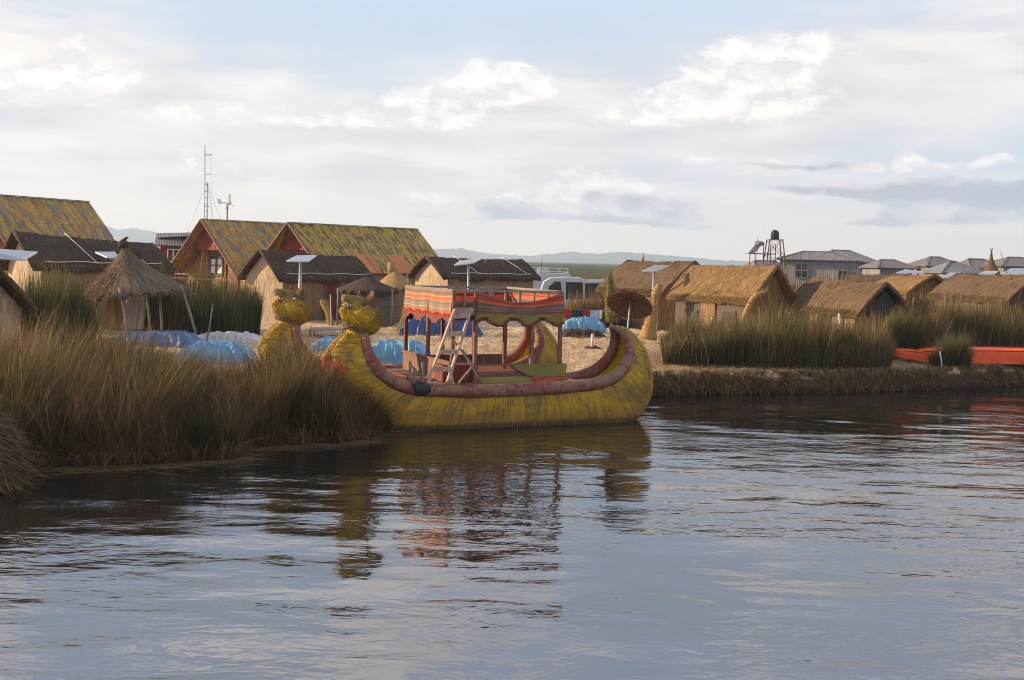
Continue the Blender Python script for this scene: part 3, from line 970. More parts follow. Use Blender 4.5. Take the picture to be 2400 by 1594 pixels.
def left_sampler(n):
    px = np.concatenate([rng.uniform(-60, 925, int(n * 0.9)), rng.uniform(-600, -60, n - int(n * 0.9))])
    front = np.interp(px, lfx, lfy)
    maxd = np.interp(px, [-700, 300, 480, 560, 700, 800, 850, 925], [10, 9, 6.5, 5.5, 4.2, 2.0, 1.3, 0.7])
    d = rng.beta(1.0, 1.7, n) * maxd
    y = front + d + 0.35 * np.array([mnoise.noise(Vector((float(q) * 0.012, 3.0, 1.0))) for q in px])
    x = px_to_x(px, y)
    # stay clear of the boats
    hs = np.ones(n)
    return x, y, hs


def left_h(x, y):
    px = x / y * FPX + 1204.5
    t = np.interp(px, [a for a, b_ in LTOP], [b_ for a, b_ in LTOP])
    d = y - np.interp(px, lfx, lfy)
    return t * np.clip(0.62 + d * 0.22, 0.62, 1.0)


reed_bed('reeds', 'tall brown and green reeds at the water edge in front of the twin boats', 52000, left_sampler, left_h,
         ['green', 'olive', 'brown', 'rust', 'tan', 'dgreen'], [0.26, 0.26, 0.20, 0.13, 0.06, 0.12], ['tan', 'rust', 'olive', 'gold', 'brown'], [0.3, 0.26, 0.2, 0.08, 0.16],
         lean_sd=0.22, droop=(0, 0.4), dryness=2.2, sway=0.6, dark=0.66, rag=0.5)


# bent dry reeds hanging over the water, in front of the green ones
def skirt_sampler(n):
    px = rng.uniform(70, 900, n)
    front = np.interp(px, lfx, lfy)
    y = front + rng.uniform(-0.12, 1.6, n)
    return px_to_x(px, y), y, rng.uniform(0.4, 0.85, n)


reed_bed('reeds', 'bent rusty dry reeds drooping over the dark water below the tall bed', 9000, skirt_sampler, lambda x, y: 1.15 + 0 * x,
         ['rust', 'brown', 'tan', 'olive'], [0.38, 0.28, 0.14, 0.2], ['tan', 'rust', 'gold'], [0.4, 0.45, 0.15], lean_mu=(0.05, -0.12), lean_sd=0.5, droop=(0.3, 0.9))


def box_sampler(poly):
    """poly: list of (px, Ynear, Yfar)"""
    pxs = [p[0] for p in poly]

    def f(n):
        px = rng.uniform(pxs[0], pxs[-1], n)
        y0 = np.interp(px, pxs, [p[1] for p in poly])
        y1 = np.interp(px, pxs, [p[2] for p in poly])
        y = y0 + (y1 - y0) * rng.beta(1, 1.4, n)
        return px_to_x(px, y), y, np.ones(n)
    return f


def top_fn(tab):
    def f(x, y):
        px = x / y * FPX + 1204.5
        return np.interp(px, [a for a, b_ in tab], [b_ for a, b_ in tab])
    return f


GRN = (['dgreen', 'green', 'olive', 'brown'], [0.5, 0.28, 0.14, 0.08])
reed_bed('reeds', 'dark green reed clump between the left thatched hut and the round pavilion', 9000, box_sampler([(45, 33, 35), (120, 34, 38), (205, 36, 38), (225, 37, 38)]),
         top_fn([(45, 2.6), (100, 3.3), (180, 3.0), (225, 1.9)]), *GRN, ['olive', 'tan', 'green'], [0.5, 0.2, 0.3], lean_sd=0.08, droop=(0, 0.12), width=(0.012, 0.022))
reed_bed('reeds', 'dark green reed clump right of the round pavilion below the yellow chalet', 12000, box_sampler([(340, 46, 50), (480, 44, 50), (560, 44, 50), (612, 46, 49)]),
         top_fn([(340, 2.7), (420, 2.95), (500, 2.85), (560, 2.75), (600, 2.5), (620, 2.2)]), *GRN, ['olive', 'tan', 'green'], [0.5, 0.15, 0.35], lean_sd=0.08, droop=(0, 0.12), width=(0.014, 0.026))
# right bed on the bank
RG = (['green', 'olive', 'dgreen', 'brown', 'tan'], [0.46, 0.26, 0.18, 0.04, 0.06])
reed_bed('reeds', 'tall green reeds with tan tips on the straw bank before the golden huts', 27000, box_sampler([(1560, 37.3, 41), (1700, 37.5, 43), (1900, 37.8, 43), (2040, 38.4, 42), (2095, 39.3, 41)]),
         top_fn([(1555, 1.75), (1600, 2.1), (1700, 2.35), (1850, 2.35), (1950, 2.4), (2060, 2.0), (2100, 1.3)]), *RG, ['tan', 'gold', 'olive', 'rust'], [0.42, 0.13, 0.3, 0.15], lean_sd=0.13, droop=(0, 0.25), width=(0.012, 0.024))
reed_bed('reeds', 'reed bed behind the upturned orange canoe at the right edge', 20000, box_sampler([(2060, 43.4, 47), (2200, 44.2, 49), (2440, 45.5, 51), (2560, 46, 51)]),
         top_fn([(2060, 2.5), (2150, 2.75), (2300, 2.7), (2560, 2.8)]), *RG, ['tan', 'gold', 'olive', 'rust'], [0.45, 0.15, 0.25, 0.15], lean_sd=0.10, droop=(0, 0.15), width=(0.013, 0.024))
reed_bed('reeds', 'reeds between the low gabled hut and the tip of the orange canoe', 6000, box_sampler([(2060, 42.0, 43.3), (2130, 42.1, 43.3), (2215, 42.3, 44.5)]),
         top_fn([(2055, 2.2), (2110, 2.35), (2215, 2.6)]), *RG, ['tan', 'gold', 'olive', 'rust'], [0.45, 0.15, 0.25, 0.15], lean_sd=0.13, droop=(0, 0.2), width=(0.013, 0.024))
reed_bed('reeds', 'small reed tuft growing in front of the orange canoe', 2200, box_sampler([(2188, 39.95, 40.45), (2235, 39.9, 40.5), (2280, 40.0, 40.5)]),
         top_fn([(2185, 1.2), (2225, 1.9), (2250, 2.0), (2290, 1.2)]), *RG, ['tan', 'olive'], [0.4, 0.6], lean_sd=0.26, droop=(0, 0.2), width=(0.012, 0.02))
reed_bed('reeds', 'short reed patch beside the white launch and the clothes line', 3500, box_sampler([(1330, 57.5, 62), (1450, 57, 61)]),
         top_fn([(1330, 2.2), (1400, 2.5), (1450, 2.6)]), ['olive', 'brown', 'rust'], [0.4, 0.4, 0.2], ['tan', 'rust'], [0.5, 0.5], lean_sd=0.10, width=(0.015, 0.03))
reed_bed('reeds', 'far brown reed belt across the channel behind the huts', 26000, box_sampler([(960, 112, 121), (1500, 108, 121), (2560, 100, 121)]),
         top_fn([(960, 2.6), (2560, 2.5)]), ['brown', 'rust', 'olive'], [0.4, 0.35, 0.25], ['tan', 'rust', 'gold'], [0.5, 0.3, 0.2], lean_sd=0.08, width=(0.03, 0.07), seg=2)


# loose straw on the ground, on the bank face and along the lip
def scatter_straw(name, label, n, pxr, yr, L, zoff, cols, probs, slope=0.12, w=(0.008, 0.02), face=False):
    px = rng.uniform(pxr[0], pxr[1], n)
    if face:
        x = rng.uniform(pxr[0], pxr[1], n)
        y = shore(x) + rng.uniform(yr[0], yr[1], n)
    else:
        y = rng.uniform(yr[0], yr[1], n)
        x = px_to_x(px, y)
    z = ground_z(x, y)
    ok = z > (0.02 if face else 0.5)
    x, y, z = x[ok], y[ok], z[ok]
    n = len(x)
    z = z + rng.uniform(0, zoff, n)
    if not face:
        z += 0.0
    ang = rng.uniform(0, 2 * math.pi, n)
    ln = rng.uniform(L[0], L[1], n)
    lean = np.stack([np.cos(ang), np.sin(ang)], 1) * ln[:, None]
    if face:
        lean[:, 1] = -np.abs(lean[:, 1]) * 0.55
        hg = -rng.uniform(0.0, 0.45, n)
        z = z + 0.12
    else:
        hg = rng.uniform(0, slope, n)
    c = pick(n, cols, probs, 0.35)
    o = blades(name, np.stack([x, y, z], 1), hg, lean, rng.uniform(w[0], w[1], n), np.zeros(n), c, c * 0.9, 2, yaw=ang + math.pi / 2)
    return tag(o, label, 'straw', None, 'stuff')


scatter_straw('straw', 'loose pale straw strewn over the island between boats and huts', 26000, (640, 1720), (34.3, 52), (0.08, 0.38), 0.06, ['straw', 'gold', 'tan', 'brown'], [0.5, 0.25, 0.15, 0.1])
scatter_straw('straw', 'loose straw lying along the right bank below the reeds', 22000, (1500, 2480), (35.0, 43), (0.1, 0.5), 0.08, ['straw', 'gold', 'tan', 'brown'], [0.5, 0.3, 0.12, 0.08])
scatter_straw('straw', 'matted dark straw hanging down the cut face of the bank', 24000, (3.6, 22), (-0.12, 0.75), (0.08, 0.7), 0.05, ['brown', 'rust', 'tan', 'dark', 'gold'], [0.20, 0.18, 0.32, 0.10, 0.20], w=(0.010, 0.026), face=True)

# floating broken reeds at the foot of the left bed
n = 900
px = rng.uniform(80, 960, n)
front = np.interp(px, lfx + [980], lfy + [27.2])
y = front - rng.exponential(0.16, n) - 0.02
x = px_to_x(px, y)
ang = rng.normal(0.1, 0.35, n)
ln = rng.uniform(0.15, 0.95, n)
c = pick(n, ['straw', 'gold', 'olive', 'tan'], [0.25, 0.2, 0.25, 0.3], 0.3)
o = blades('straw', np.stack([x, y, np.full(n, 0.006)], 1), rng.uniform(0, 0.035, n), np.stack([np.cos(ang), np.sin(ang)], 1) * ln[:, None], rng.uniform(0.012, 0.03, n), np.zeros(n), c, c, 2, yaw=ang + math.pi / 2)
tag(o, 'broken reed stems floating on dark water along the left bed', 'straw', None, 'stuff')

# heap of cut reeds at the left edge of the water
hc = P(-95, 1010, 19.2)
mb = MB()
rows = []
for i in range(15):
    ph = i / 14 * math.pi / 2
    rows.append([(hc.x + 1.0 * math.cos(ph) * math.cos(t) * (1 + 0.06 * fbm((i, t * 2, 0))), 19.3 + 1.2 * math.cos(ph) * math.sin(t), -0.25 + 1.78 * math.sin(ph)) for t in [k / 22 * 6.2832 for k in range(22)]])
mb.grid(rows, closed=True)
heap = mb.build('reed_heap', 'peat')
tag(heap, 'round heap of cut reeds in the water at the left edge', 'reed heap')
n = 5200
th = rng.uniform(0, 2 * math.pi, n); ph = np.arcsin(rng.uniform(0, 1, n))
nrm = np.stack([np.cos(ph) * np.cos(th), np.cos(ph) * np.sin(th), np.sin(ph)], 1)
root = np.stack([hc.x + 1.0 * nrm[:, 0], 19.3 + 1.2 * nrm[:, 1], -0.25 + 1.78 * nrm[:, 2]], 1) - nrm * 0.05
ln = rng.uniform(0.25, 0.85, n)
c = pick(n, ['tan', 'gold', 'brown', 'olive', 'green'], [0.34, 0.26, 0.2, 0.14, 0.06], 0.3)
sb = blades('straw_cover', root, -rng.uniform(0.05, 0.6, n) * (1 - 0.6 * nrm[:, 2]), nrm[:, :2] * ln[:, None] * 0.55 + rng.normal(0, 0.17, (n, 2)), rng.uniform(0.012, 0.026, n), np.zeros(n), c * 0.7, c, 3)
sb.parent = heap
sb['kind'] = 'stuff'


# ------------------------------------------------------------------ thatched huts
def catmull(pts, n):
    """pts: list of tuples; n samples"""
    pts = [np.array(p, float) for p in pts]
    pts = [2 * pts[0] - pts[1]] + pts + [2 * pts[-1] - pts[-2]]
    out = []
    m_ = len(pts) - 3
    for k in range(n):
        t = k / (n - 1) * m_
        i = min(int(t), m_ - 1)
        f = t - i
        p0, p1, p2, p3 = pts[i:i + 4]
        out.append(0.5 * ((2 * p1) + (-p0 + p2) * f + (2 * p0 - 5 * p1 + 4 * p2 - p3) * f * f + (-p0 + 3 * p1 - 3 * p2 + p3) * f ** 3))
    return out


def hut(label, A, B, hw, ze, roof='thatch_dark', gable='mat_pale', wall='mat_wall', over=0.25, eave_roll=0.12, sag=0.06, door=None, window=None, ropes=(), open_gable=None,
        flaps=True, base=0.72, seed=0, hwb=None, ze_b=None, fringe=900, group='thatched reed huts on the island'):
    """A: ridge end drawn first (photo place, depth), B: other end; front = the side nearer the camera"""
    Aw, Bw = P(*A), P(*B)
    d = Vector((Bw.x - Aw.x, Bw.y - Aw.y, 0))
    L = d.length
    d.normalize()
    pf = Vector((d.y, -d.x, 0))
    if pf.y > 0:
        pf = -pf
    root = thing('thatched_hut', label, 'hut', ((Aw.x + Bw.x) / 2, (Aw.y + Bw.y) / 2, base), group)
    hwb = hwb or hw
    zeb = ze_b if ze_b is not None else ze
    nL, nS = 26, 9

    def prof(k):                       # 0 ridge .. 1 eave: slightly convex, curls down at the eave
        return k, 1 - (1 - k) ** 1.0 * (1 - 0.10 * math.sin(math.pi * k))

    mb = MB()
    for side, hws, z_e in ((1, hw, ze), (-1, hwb, zeb)):
        top, bot, uvs = [], [], []
        for i in range(nL + 1):
            s = i / nL
            q = Aw.lerp(Bw, s)
            q = q - d * over * (1 - 2 * s)
            rz = Aw.z + (Bw.z - Aw.z) * s - sag * math.sin(math.pi * s) + 0.03 * fbm((s * L * 1.2, seed, 0))
            rowt, rowb, uvr = [], [], []
            for j in range(nS + 1):
                k = j / nS
                off = hws * k * 1.0
                drop = (rz - z_e) * (k ** 1.06)
                bulge = 0.06 * math.sin(math.pi * k)
                nse = 0.045 * fbm((s * L * 1.5 + seed * 7, k * 3, side)) + 0.02 * fbm((s * L * 6, k * 5, side + seed))
                wav = (0.09 * fbm((s * L * 0.8 + seed, 5, side)) + 0.03 * fbm((s * L * 5 + seed, 9, side))) * max(0, (k - 0.7) / 0.3)
                p = Vector((q.x, q.y, rz - drop + bulge + nse + wav)) + pf * side * off
                if k > 0.9:
                    p += pf * side * (-eave_roll * 0.3) + Vector((0, 0, -eave_roll * 0.5))
                rowt.append(p)
                rowb.append(p - Vector((0, 0, 0.10)) - pf * side * 0.05)
                uvr.append((s * L + seed * 3.1, k * hws * 1.4 + side * 9))
            top.append(rowt); bot.append(rowb); uvs.append(uvr)
        mb.grid(top, uvs, flip=(side < 0))
        mb.grid(bot, uvs, flip=(side > 0))
        mb.grid([[a, b_] for a, b_ in zip([r[-1] for r in top], [r[-1] for r in bot])], smooth=True)
        mb.grid([[a, b_] for a, b_ in zip(top[0], bot[0])])
        mb.grid([[a, b_] for a, b_ in zip(top[-1], bot[-1])])
    ro = mb.build('roof', roof, root)
    # loose ends of reed along the eaves and gable edges
    nf = fringe
    s = rng.uniform(-0.02, 1.02, nf)
    k = np.where(rng.uniform(0, 1, nf) < 0.45, rng.uniform(0.92, 1.0, nf), rng.uniform(0, 1, nf))
    sg = np.where(rng.uniform(0, 1, nf) < 0.75, 1.0, -1.0)
    q = np.array(Aw)[None, :] * (1 - s[:, None]) + np.array(Bw)[None, :] * s[:, None]
    hws = np.where(sg > 0, hw, hwb); zes = np.where(sg > 0, ze, zeb)
    pos = q.copy()
    pos[:, :2] += np.array(pf)[None, :2] * (sg * hws * k)[:, None]
    pos[:, 2] = q[:, 2] - (q[:, 2] - zes) * k ** 1.06 + 0.05
    ln = rng.uniform(0.12, 0.4, nf)
    lean = np.array(pf)[None, :2] * (sg * ln * 0.8)[:, None] + rng.normal(0, 0.05, (nf, 2))
    colmap = {'thatch_dark': ['brown', 'tan', 'dark'], 'thatch_gold': ['gold', 'tan', 'rust'], 'thatch_brown': ['brown', 'tan', 'rust']}[roof]
    cc = pick(nf, colmap, [0.45, 0.35, 0.2], 0.3)
    fr = blades('loose_reeds', pos, -ln * rng.uniform(0.3, 0.9, nf), lean, rng.uniform(0.012, 0.03, nf), np.zeros(nf), cc, cc, 2, parent=root)
    fr.parent = ro
    fr.location = (0, 0, 0)
    fr['kind'] = 'stuff'
    # walls
    ins = 0.22
    wz = ze - 0.02
    c1 = Aw + pf * (hw - ins) + d * 0.15; c2 = Bw + pf * (hw - ins) - d * 0.15
    c3 = Bw - pf * (hwb - ins) - d * 0.15; c4 = Aw - pf * (hwb - ins) + d * 0.15
    for a, b_ in ((c1, c2), (c3, c4)):
        mb = MB()
        n_ = 14
        rows = []
        for jz in range(5):
            zz = base + (wz + 0.12 - base) * jz / 4
            rows.append([(a.x + (b_.x - a.x) * i / n_ + pf.x * 0.03 * fbm((i * 0.6, jz, seed)), a.y + (b_.y - a.y) * i / n_ + pf.y * 0.03 * fbm((i * 0.6, jz, seed)), zz) for i in range(n_ + 1)])
        mb.grid(rows)
        mb.build('wall', wall, root)
    pass
    # gables (bulged mats)
    for which, e, ca, cb, sgn in (('a', Aw, c1, c4, -1), ('b', Bw, c2, c3, 1)):
        mb = MB()
        rows = []
        n_ = 10
        for jz in range(9):
            v = jz / 8
            row = []
            for i in range(n_ + 1):
                u = i / n_
                p = Vector((ca.x, ca.y, 0)).lerp(Vector((cb.x, cb.y, 0)), u)
                uu = u - hw / (hw + hwb)
                tri = 1 - abs(uu) * (hw + hwb) / (hw if uu < 0 else hwb) * 0.97
                zt = wz + (e.z - 0.12 - wz) * max(0, tri)
                z = base + (zt - base) * v
                bul = 0.13 * math.sin(math.pi * u) * (1 - 0.4 * v) + 0.03 * fbm((u * 5, v * 5, seed + sgn))
                row.append(p + d * sgn * (bul - 0.02) + Vector((0, 0, z)))
            rows.append(row)
        mb.grid(rows, flip=(sgn > 0))
        g_ = mb.build('gable', gable, root)
        # seam and edge bundle on the gable
        mb = MB()
        ap = Vector((e.x, e.y, e.z - 0.02)) + d * sgn * (over * 0.9)
        for cc_, hws, z_e in ((1, hw, ze), (-1, hwb, zeb)):
            ft = Vector((e.x, e.y, z_e - 0.05)) + pf * cc_ * hws * 0.97 + d * sgn * (over * 0.9)
            mb.tube([ap, ap.lerp(ft, 0.33) + Vector((0, 0, 0.06)), ap.lerp(ft, 0.66) + Vector((0, 0, 0.05)), ft], [0.07, 0.085, 0.085, 0.07], 7)
        mb.build('gable_edge', roof, root)
        if open_gable == which:
            mb = MB()
            cen = Vector((e.x, e.y, 0)) + d * sgn * 0.16
            zt = e.z - 0.30
            zb = wz - 0.10
            w_ = hw * 0.62
            mb.add([cen + pf * w_ + Vector((0, 0, zb)), cen - pf * w_ + Vector((0, 0, zb)), cen + Vector((0, 0, zt))], [(0, 1, 2)])
            mb.add([cen - d * sgn * 0.05 + pf * w_ + Vector((0, 0, zb)), cen - d * sgn * 0.05 - pf * w_ + Vector((0, 0, zb)), cen - d * sgn * 0.05 + Vector((0, 0, zt))], [(0, 2, 1)])
            mb.build('gable_vent', 'black', root)
    if door:
        s0, wdt, mname = door
        mb = MB()
        cpos = c1.lerp(c2, s0) + pf * 0.035
        cpos.z = 0
        mb.obox(cpos + Vector((0, 0, (base + wz) / 2 - 0.02)), d * wdt / 2, pf * 0.03, (0, 0, (wz - base) / 2 - 0.05))
        dr = mb.build('door', mname, root)
        mb = MB()
        mb.obox(cpos + pf * 0.045 + d * wdt * 0.38 + Vector((0, 0, base + 1.0)), d * 0.05, pf * 0.015, (0, 0, 0.02))
        mb.build('latch', 'white', dr)
        mb = MB()
        for sx in (-1, 1):
            mb.obox(cpos + d * sx * (wdt / 2 + 0.03) + Vector((0, 0, (base + wz) / 2)), d * 0.03, pf * 0.045, (0, 0, (wz - base) / 2 - 0.03))
        mb.obox(cpos + Vector((0, 0, wz - 0.04)), d * (wdt / 2 + 0.09), pf * 0.05, (0, 0, 0.03))
        mb.build('door_frame', 'wood_brown', root)
    if window:
        for (s0, wdt, z0, z1) in window:
            mb = MB()
            cpos = c1.lerp(c2, s0) + pf * 0.03
            cpos.z = (z0 + z1) / 2
            mb.obox(cpos, d * wdt / 2, pf * 0.02, (0, 0, (z1 - z0) / 2))
            mb.build('window', 'black', root)
    if ropes:
        mb = MB()
        for s_ in ropes:
            if isinstance(s_, tuple):
                pts = []
                for i in range(14):
                    t = i / 13
                    s2 = s_[0] + (s_[1] - s_[0]) * t
                    q = Aw.lerp(Bw, s2)
                    k = s_[2] + 0.02 * math.sin(i * 1.3)
                    pts.append(Vector((q.x, q.y, q.z - (q.z - ze) * k ** 1.06 + 0.13)) + pf * hw * k)
            else:
                pts = []
                for i in range(12):
                    k = i / 11 * 0.98
                    q = Aw.lerp(Bw, s_ + 0.10 * k)
                    pts.append(Vector((q.x, q.y, q.z - sag - (q.z - sag - ze) * k ** 1.06 + 0.15)) + pf * hw * k)
            mb.tube(pts, 0.014, 5)
        mb.build('rope', 'white', root)
    return root, Aw, Bw, d, pf


hut('dark thatched hut with white ropes over its roof at the far left', (46, 542, 46), (345, 570, 50), 1.95, 3.3, ropes=(0.33, 0.72, (0.05, 0.95, 0.93)), seed=1, hwb=1.6)
hut('pale reed hut with rounded end cut off by the left edge', (-190, 606, 31.5), (-22, 628, 30.2), 1.35, 2.35, roof='thatch_brown', gable='mat_pale', wall='mat_pale', seed=2)
hut('long dark thatched hut with red door behind the boat heads', (617, 586, 56), (825, 601, 61), 1.5, 2.85, ropes=((0.05, 1.0, 0.9),), door=(0.60, 0.95, 'red_door'), seed=3, hwb=1.6) if False else None
M['red_door'] = mat('red_door', [(0.3, (0.10, 0.015, 0.012)), (0.7, (0.16, 0.025, 0.02))], 4, (1, 1, 1), 4, 0.6, 0.2)
hut('long dark thatched hut with dark red door behind the boat heads', (617, 586, 56), (825, 601, 61), 1.5, 2.85, ropes=((0.05, 1.0, 0.9),), door=(0.56, 0.95, 'red_door'), seed=3, hwb=1.6, fringe=1400)
hut('dark thatched hut with pale pointed gable behind the upper deck', (1006, 601, 62), (1215, 608, 66), 1.75, 3.05, ropes=(0.25, 0.8, (0.05, 0.95, 0.92)), seed=4, fringe=1400)
hut('brown thatched hut left of the golden one, next to the tilted sunshade', (1480, 610, 61), (1620, 612, 57), 2.15, 2.6, roof='thatch_brown', gable='thatch_gold', wall='mat_grey', seed=5, window=[(0.62, 0.8, 1.3, 2.0)], fringe=2200, over=0.3)
hut('large golden thatched hut with sagging front eave and dark windows', (1634, 621, 52.5), (1812, 622, 48.5), 1.58, 2.55, roof='thatch_gold', gable='thatch_gold', wall='mat_grey', seed=6, window=[(0.24, 0.9, 1.25, 2.05), (0.78, 0.85, 1.25, 2.05)], door=(0.5, 0.75, 'mat_wall'), fringe=2200, over=0.3, sag=0.03, hwb=1.25)
hut('low dark-roofed hut with black triangular gable opening', (1912, 649, 49), (2068, 662, 43.8), 1.25, 2.3, roof='thatch_brown', gable='mat_wall', wall='mat_wall', open_gable='b', seed=7, fringe=1500, over=0.35, door=(0.55, 0.8, 'black'))
hut('small golden hut with smooth sunlit gable beside the low dark-roofed hut', (2097, 646, 60), (2188, 643, 55.5), 1.5, 2.95, roof='thatch_gold', gable='thatch_gold', wall='mat_wall', seed=8, hwb=1.1)
hut('long brown thatched hut reaching out of the right edge', (2252, 641, 54), (2430, 643, 48.5), 1.6, 2.85, roof='thatch_brown', gable='thatch_brown', wall='mat_grey', seed=9, fringe=1500)
hut('brown hut roof showing just behind the small golden hut', (1985, 642, 67), (2125, 641, 66), 1.6, 3.1, roof='thatch_brown', gable='thatch_gold', wall='mat_wall', seed=10)


# ------------------------------------------------------------------ mossy chalets
def chalet(label, A, direction, L, hw, ze, roofm, oranges=(), full=True, seed=0, fdeep=1.6):
    Aw = P(*A)
    d = Vector((math.cos(direction), math.sin(direction), 0))
    pf = Vector((d.y, -d.x, 0))
    base = 0.7
    root = thing('chalet', label, 'house', (Aw.x, Aw.y, base), 'steep-roofed chalets behind the huts')
    zr = Aw.z
    Bw = Aw + d * L
    slope = Vector((pf.x * hw, pf.y * hw, ze - zr))
    slope_l = Vector((-pf.x * hw, -pf.y * hw, ze - zr))
    mb = MB()
    sl = slope.length
    for sv, flip in ((slope, False), (slope_l, True)):
        rows, uvs = [], []
        nrm = sv.cross(d).normalized()
        if nrm.z < 0:
            nrm = -nrm
        for i in range(21):
            r, u = [], []
            for j in range(7):
                t = j / 6
                p = Aw + d * (L * i / 20) + sv * t + nrm * (0.02 * fbm((i * 0.7, j, seed)))
                r.append(p); u.append((L * i / 20 + seed * 5, t * sl))
            rows.append(r); uvs.append(u)
        mb.grid(rows, uvs, smooth=False, flip=flip)
        rows2 = [[p - nrm * 0.06 for p in r] for r in rows]
        mb.grid(rows2, uvs, smooth=False, flip=not flip)
        mb.grid([[r[-1], r2[-1]] for r, r2 in zip(rows, rows2)])
        mb.grid([rows[0], rows2[0]]); mb.grid([rows[-1], rows2[-1]])
    ro = mb.build('roof', roofm, root)
    for (s0, s1, t0, t1) in oranges:
        mb = MB()
        nrm = slope.cross(d).normalized()
        if nrm.z < 0:
            nrm = -nrm
        q = [Aw + d * L * s + slope * t + nrm * 0.035 for s, t in ((s0, t0), (s1, t0), (s1, t1), (s0, t1))]
        q2 = [p - nrm * 0.02 for p in q]
        mb.add(q + q2, [(0, 1, 2, 3), (4, 7, 6, 5), (0, 4, 5, 1), (1, 5, 6, 2), (2, 6, 7, 3), (3, 7, 4, 0)])
        mb.build('roof_sheet', 'roof_orange', ro)
    # ridge cap and barge boards
    mb = MB()
    mb.bar(Aw + Vector((0, 0, 0.03)), Bw + Vector((0, 0, 0.03)), 0.16, 0.04)
    mb.build('ridge_cap', 'steel_dark', ro)
    mb = MB()
    for sv in (slope, slope_l):
        mb.bar(Aw - d * 0.04, Aw - d * 0.04 + sv, 0.08, 0.2, up=d)
    mb.build('barge_board', 'wood_brown', root)
    # red triangular gable under the ridge, set back a little
    zt = zr - (zr - ze) * 0.56
    w_t = hw * 0.56
    g0 = Aw + d * 0.75
    mb = MB()
    mb.add([g0 + pf * w_t + Vector((0, 0, zt - zr)), g0 + Vector((0, 0, -0.08)), g0 - pf * w_t + Vector((0, 0, zt - zr))], [(0, 1, 2)])
    mb.build('gable', 'red_planks', root)
    # recessed yellow wall
    w0 = Aw + d * fdeep
    mb = MB()
    zz = zr - 0.1
    xw = hw * 0.93
    mb.add([w0 + pf * xw + Vector((0, 0, base - zr)), w0 + pf * xw + Vector((0, 0, ze - zr + 0.1)), w0 + Vector((0, 0, -0.15)), w0 - pf * xw + Vector((0, 0, ze - zr + 0.1)), w0 - pf * xw + Vector((0, 0, base - zr))], [(0, 1, 2, 3, 4)])
    mb.build('wall', 'yellow_planks', root)
    mb = MB()
    for sv in (1, -1):
        a = w0 + pf * xw * sv; b_ = Bw + pf * xw * sv
        mb.add([(a.x, a.y, base), (b_.x, b_.y, base), (b_.x, b_.y, ze + 0.08), (a.x, a.y, ze + 0.08)], [(0, 1, 2, 3) if sv > 0 else (0, 3, 2, 1)])
    mb.add([Bw - d * 0.1 + pf * xw + Vector((0, 0, base - zr)), Bw - d * 0.1 + pf * xw + Vector((0, 0, ze - zr + 0.1)), Bw - d * 0.1 + Vector((0, 0, -0.12)), Bw - d * 0.1 - pf * xw + Vector((0, 0, ze - zr + 0.1)), Bw - d * 0.1 - pf * xw + Vector((0, 0, base - zr))], [(4, 3, 2, 1, 0)])
    mb.build('side_wall', 'wood_brown', root)
    # porch floor slab
    mb = MB()
    mb.obox((Aw.x, Aw.y, base + 0.1), d * 0.0 + pf * xw, d * (fdeep - 0.02), (0, 0, 0.1))
    mb.build('porch_floor', 'wood_brown', root)
    if full:
        def at(k, z, off=0.05):
            return Vector((w0.x, w0.y, 0)) + pf * k - d * off + Vector((0, 0, z))
        # window with mullions, door, second window, ceiling slope, railing, braces
        for (k0, k1, z0, z1) in ((-0.55 * hw * 0.5, 0.18 * hw * 0.5, 2.45, 3.85), (0.80 * hw, 0.92 * hw, 2.6, 3.6)):
            mb = MB()
            cx = (k0 + k1) / 2
            for kk in (k0, cx, k1):
                mb.obox(at(kk, (z0 + z1) / 2), pf * 0.05, d * 0.04, (0, 0, (z1 - z0) / 2 + 0.05))
            for zz in (z0, (z0 + z1) / 2, z1):
                mb.obox(at(cx, zz, 0.055), pf * ((k1 - k0) / 2 + 0.05), d * 0.04, (0, 0, 0.05))
            wn = mb.build('window', 'wood_brown', root)
            mb = MB()
            mb.obox(at(cx, (z0 + z1) / 2, 0.02), pf * (k1 - k0) / 2, d * 0.01, (0, 0, (z1 - z0) / 2))
            mb.build('pane', 'glass', wn)
            mb = MB()
            for kk in (-0.25, 0.25):
                mb.obox(at(cx + kk * (k1 - k0), (z0 + z1) / 2 - 0.05, 0.034), pf * (k1 - k0) * 0.16, d * 0.003, (0, 0, (z1 - z0) * 0.36))
            mb.build('curtain', 'white', wn)
        mb = MB()
        mb.obox(at(0.45 * hw, 2.1, 0.04), pf * 0.42, d * 0.03, (0, 0, 1.35))
        mb.build('door', 'red_door', root)
        mb = MB()
        for kk in np.arange(-0.9, 0.92, 0.12):
            mb.obox(Vector((Aw.x, Aw.y, 1.75)) + pf * hw * kk + d * 0.05, pf * 0.025, d * 0.02, (0, 0, 0.45))
        mb.obox(Vector((Aw.x, Aw.y, 2.2)) + d * 0.05, pf * hw * 0.92, d * 0.035, (0, 0, 0.035))
        mb.build('railing', 'wood_brown', root)
        for kk in (-0.30, 0.19):
            mb = MB()
            mb.obox(at(kk * hw, (base + zt) / 2 + 0.0, 0.06), pf * 0.05, d * 0.04, (0, 0, (zt - base) / 2))
            mb.build('wall_stud', 'wood_brown', root)
        mb = MB()
        p0 = g0 + Vector((0, 0, zt - zr))
        mb.bar(p0 - pf * w_t * 0.35, Vector((Aw.x, Aw.y, 1.9)) - pf * w_t * 0.15 + d * 0.1, 0.07)
        mb.build('brace', 'wood', root)
    return root


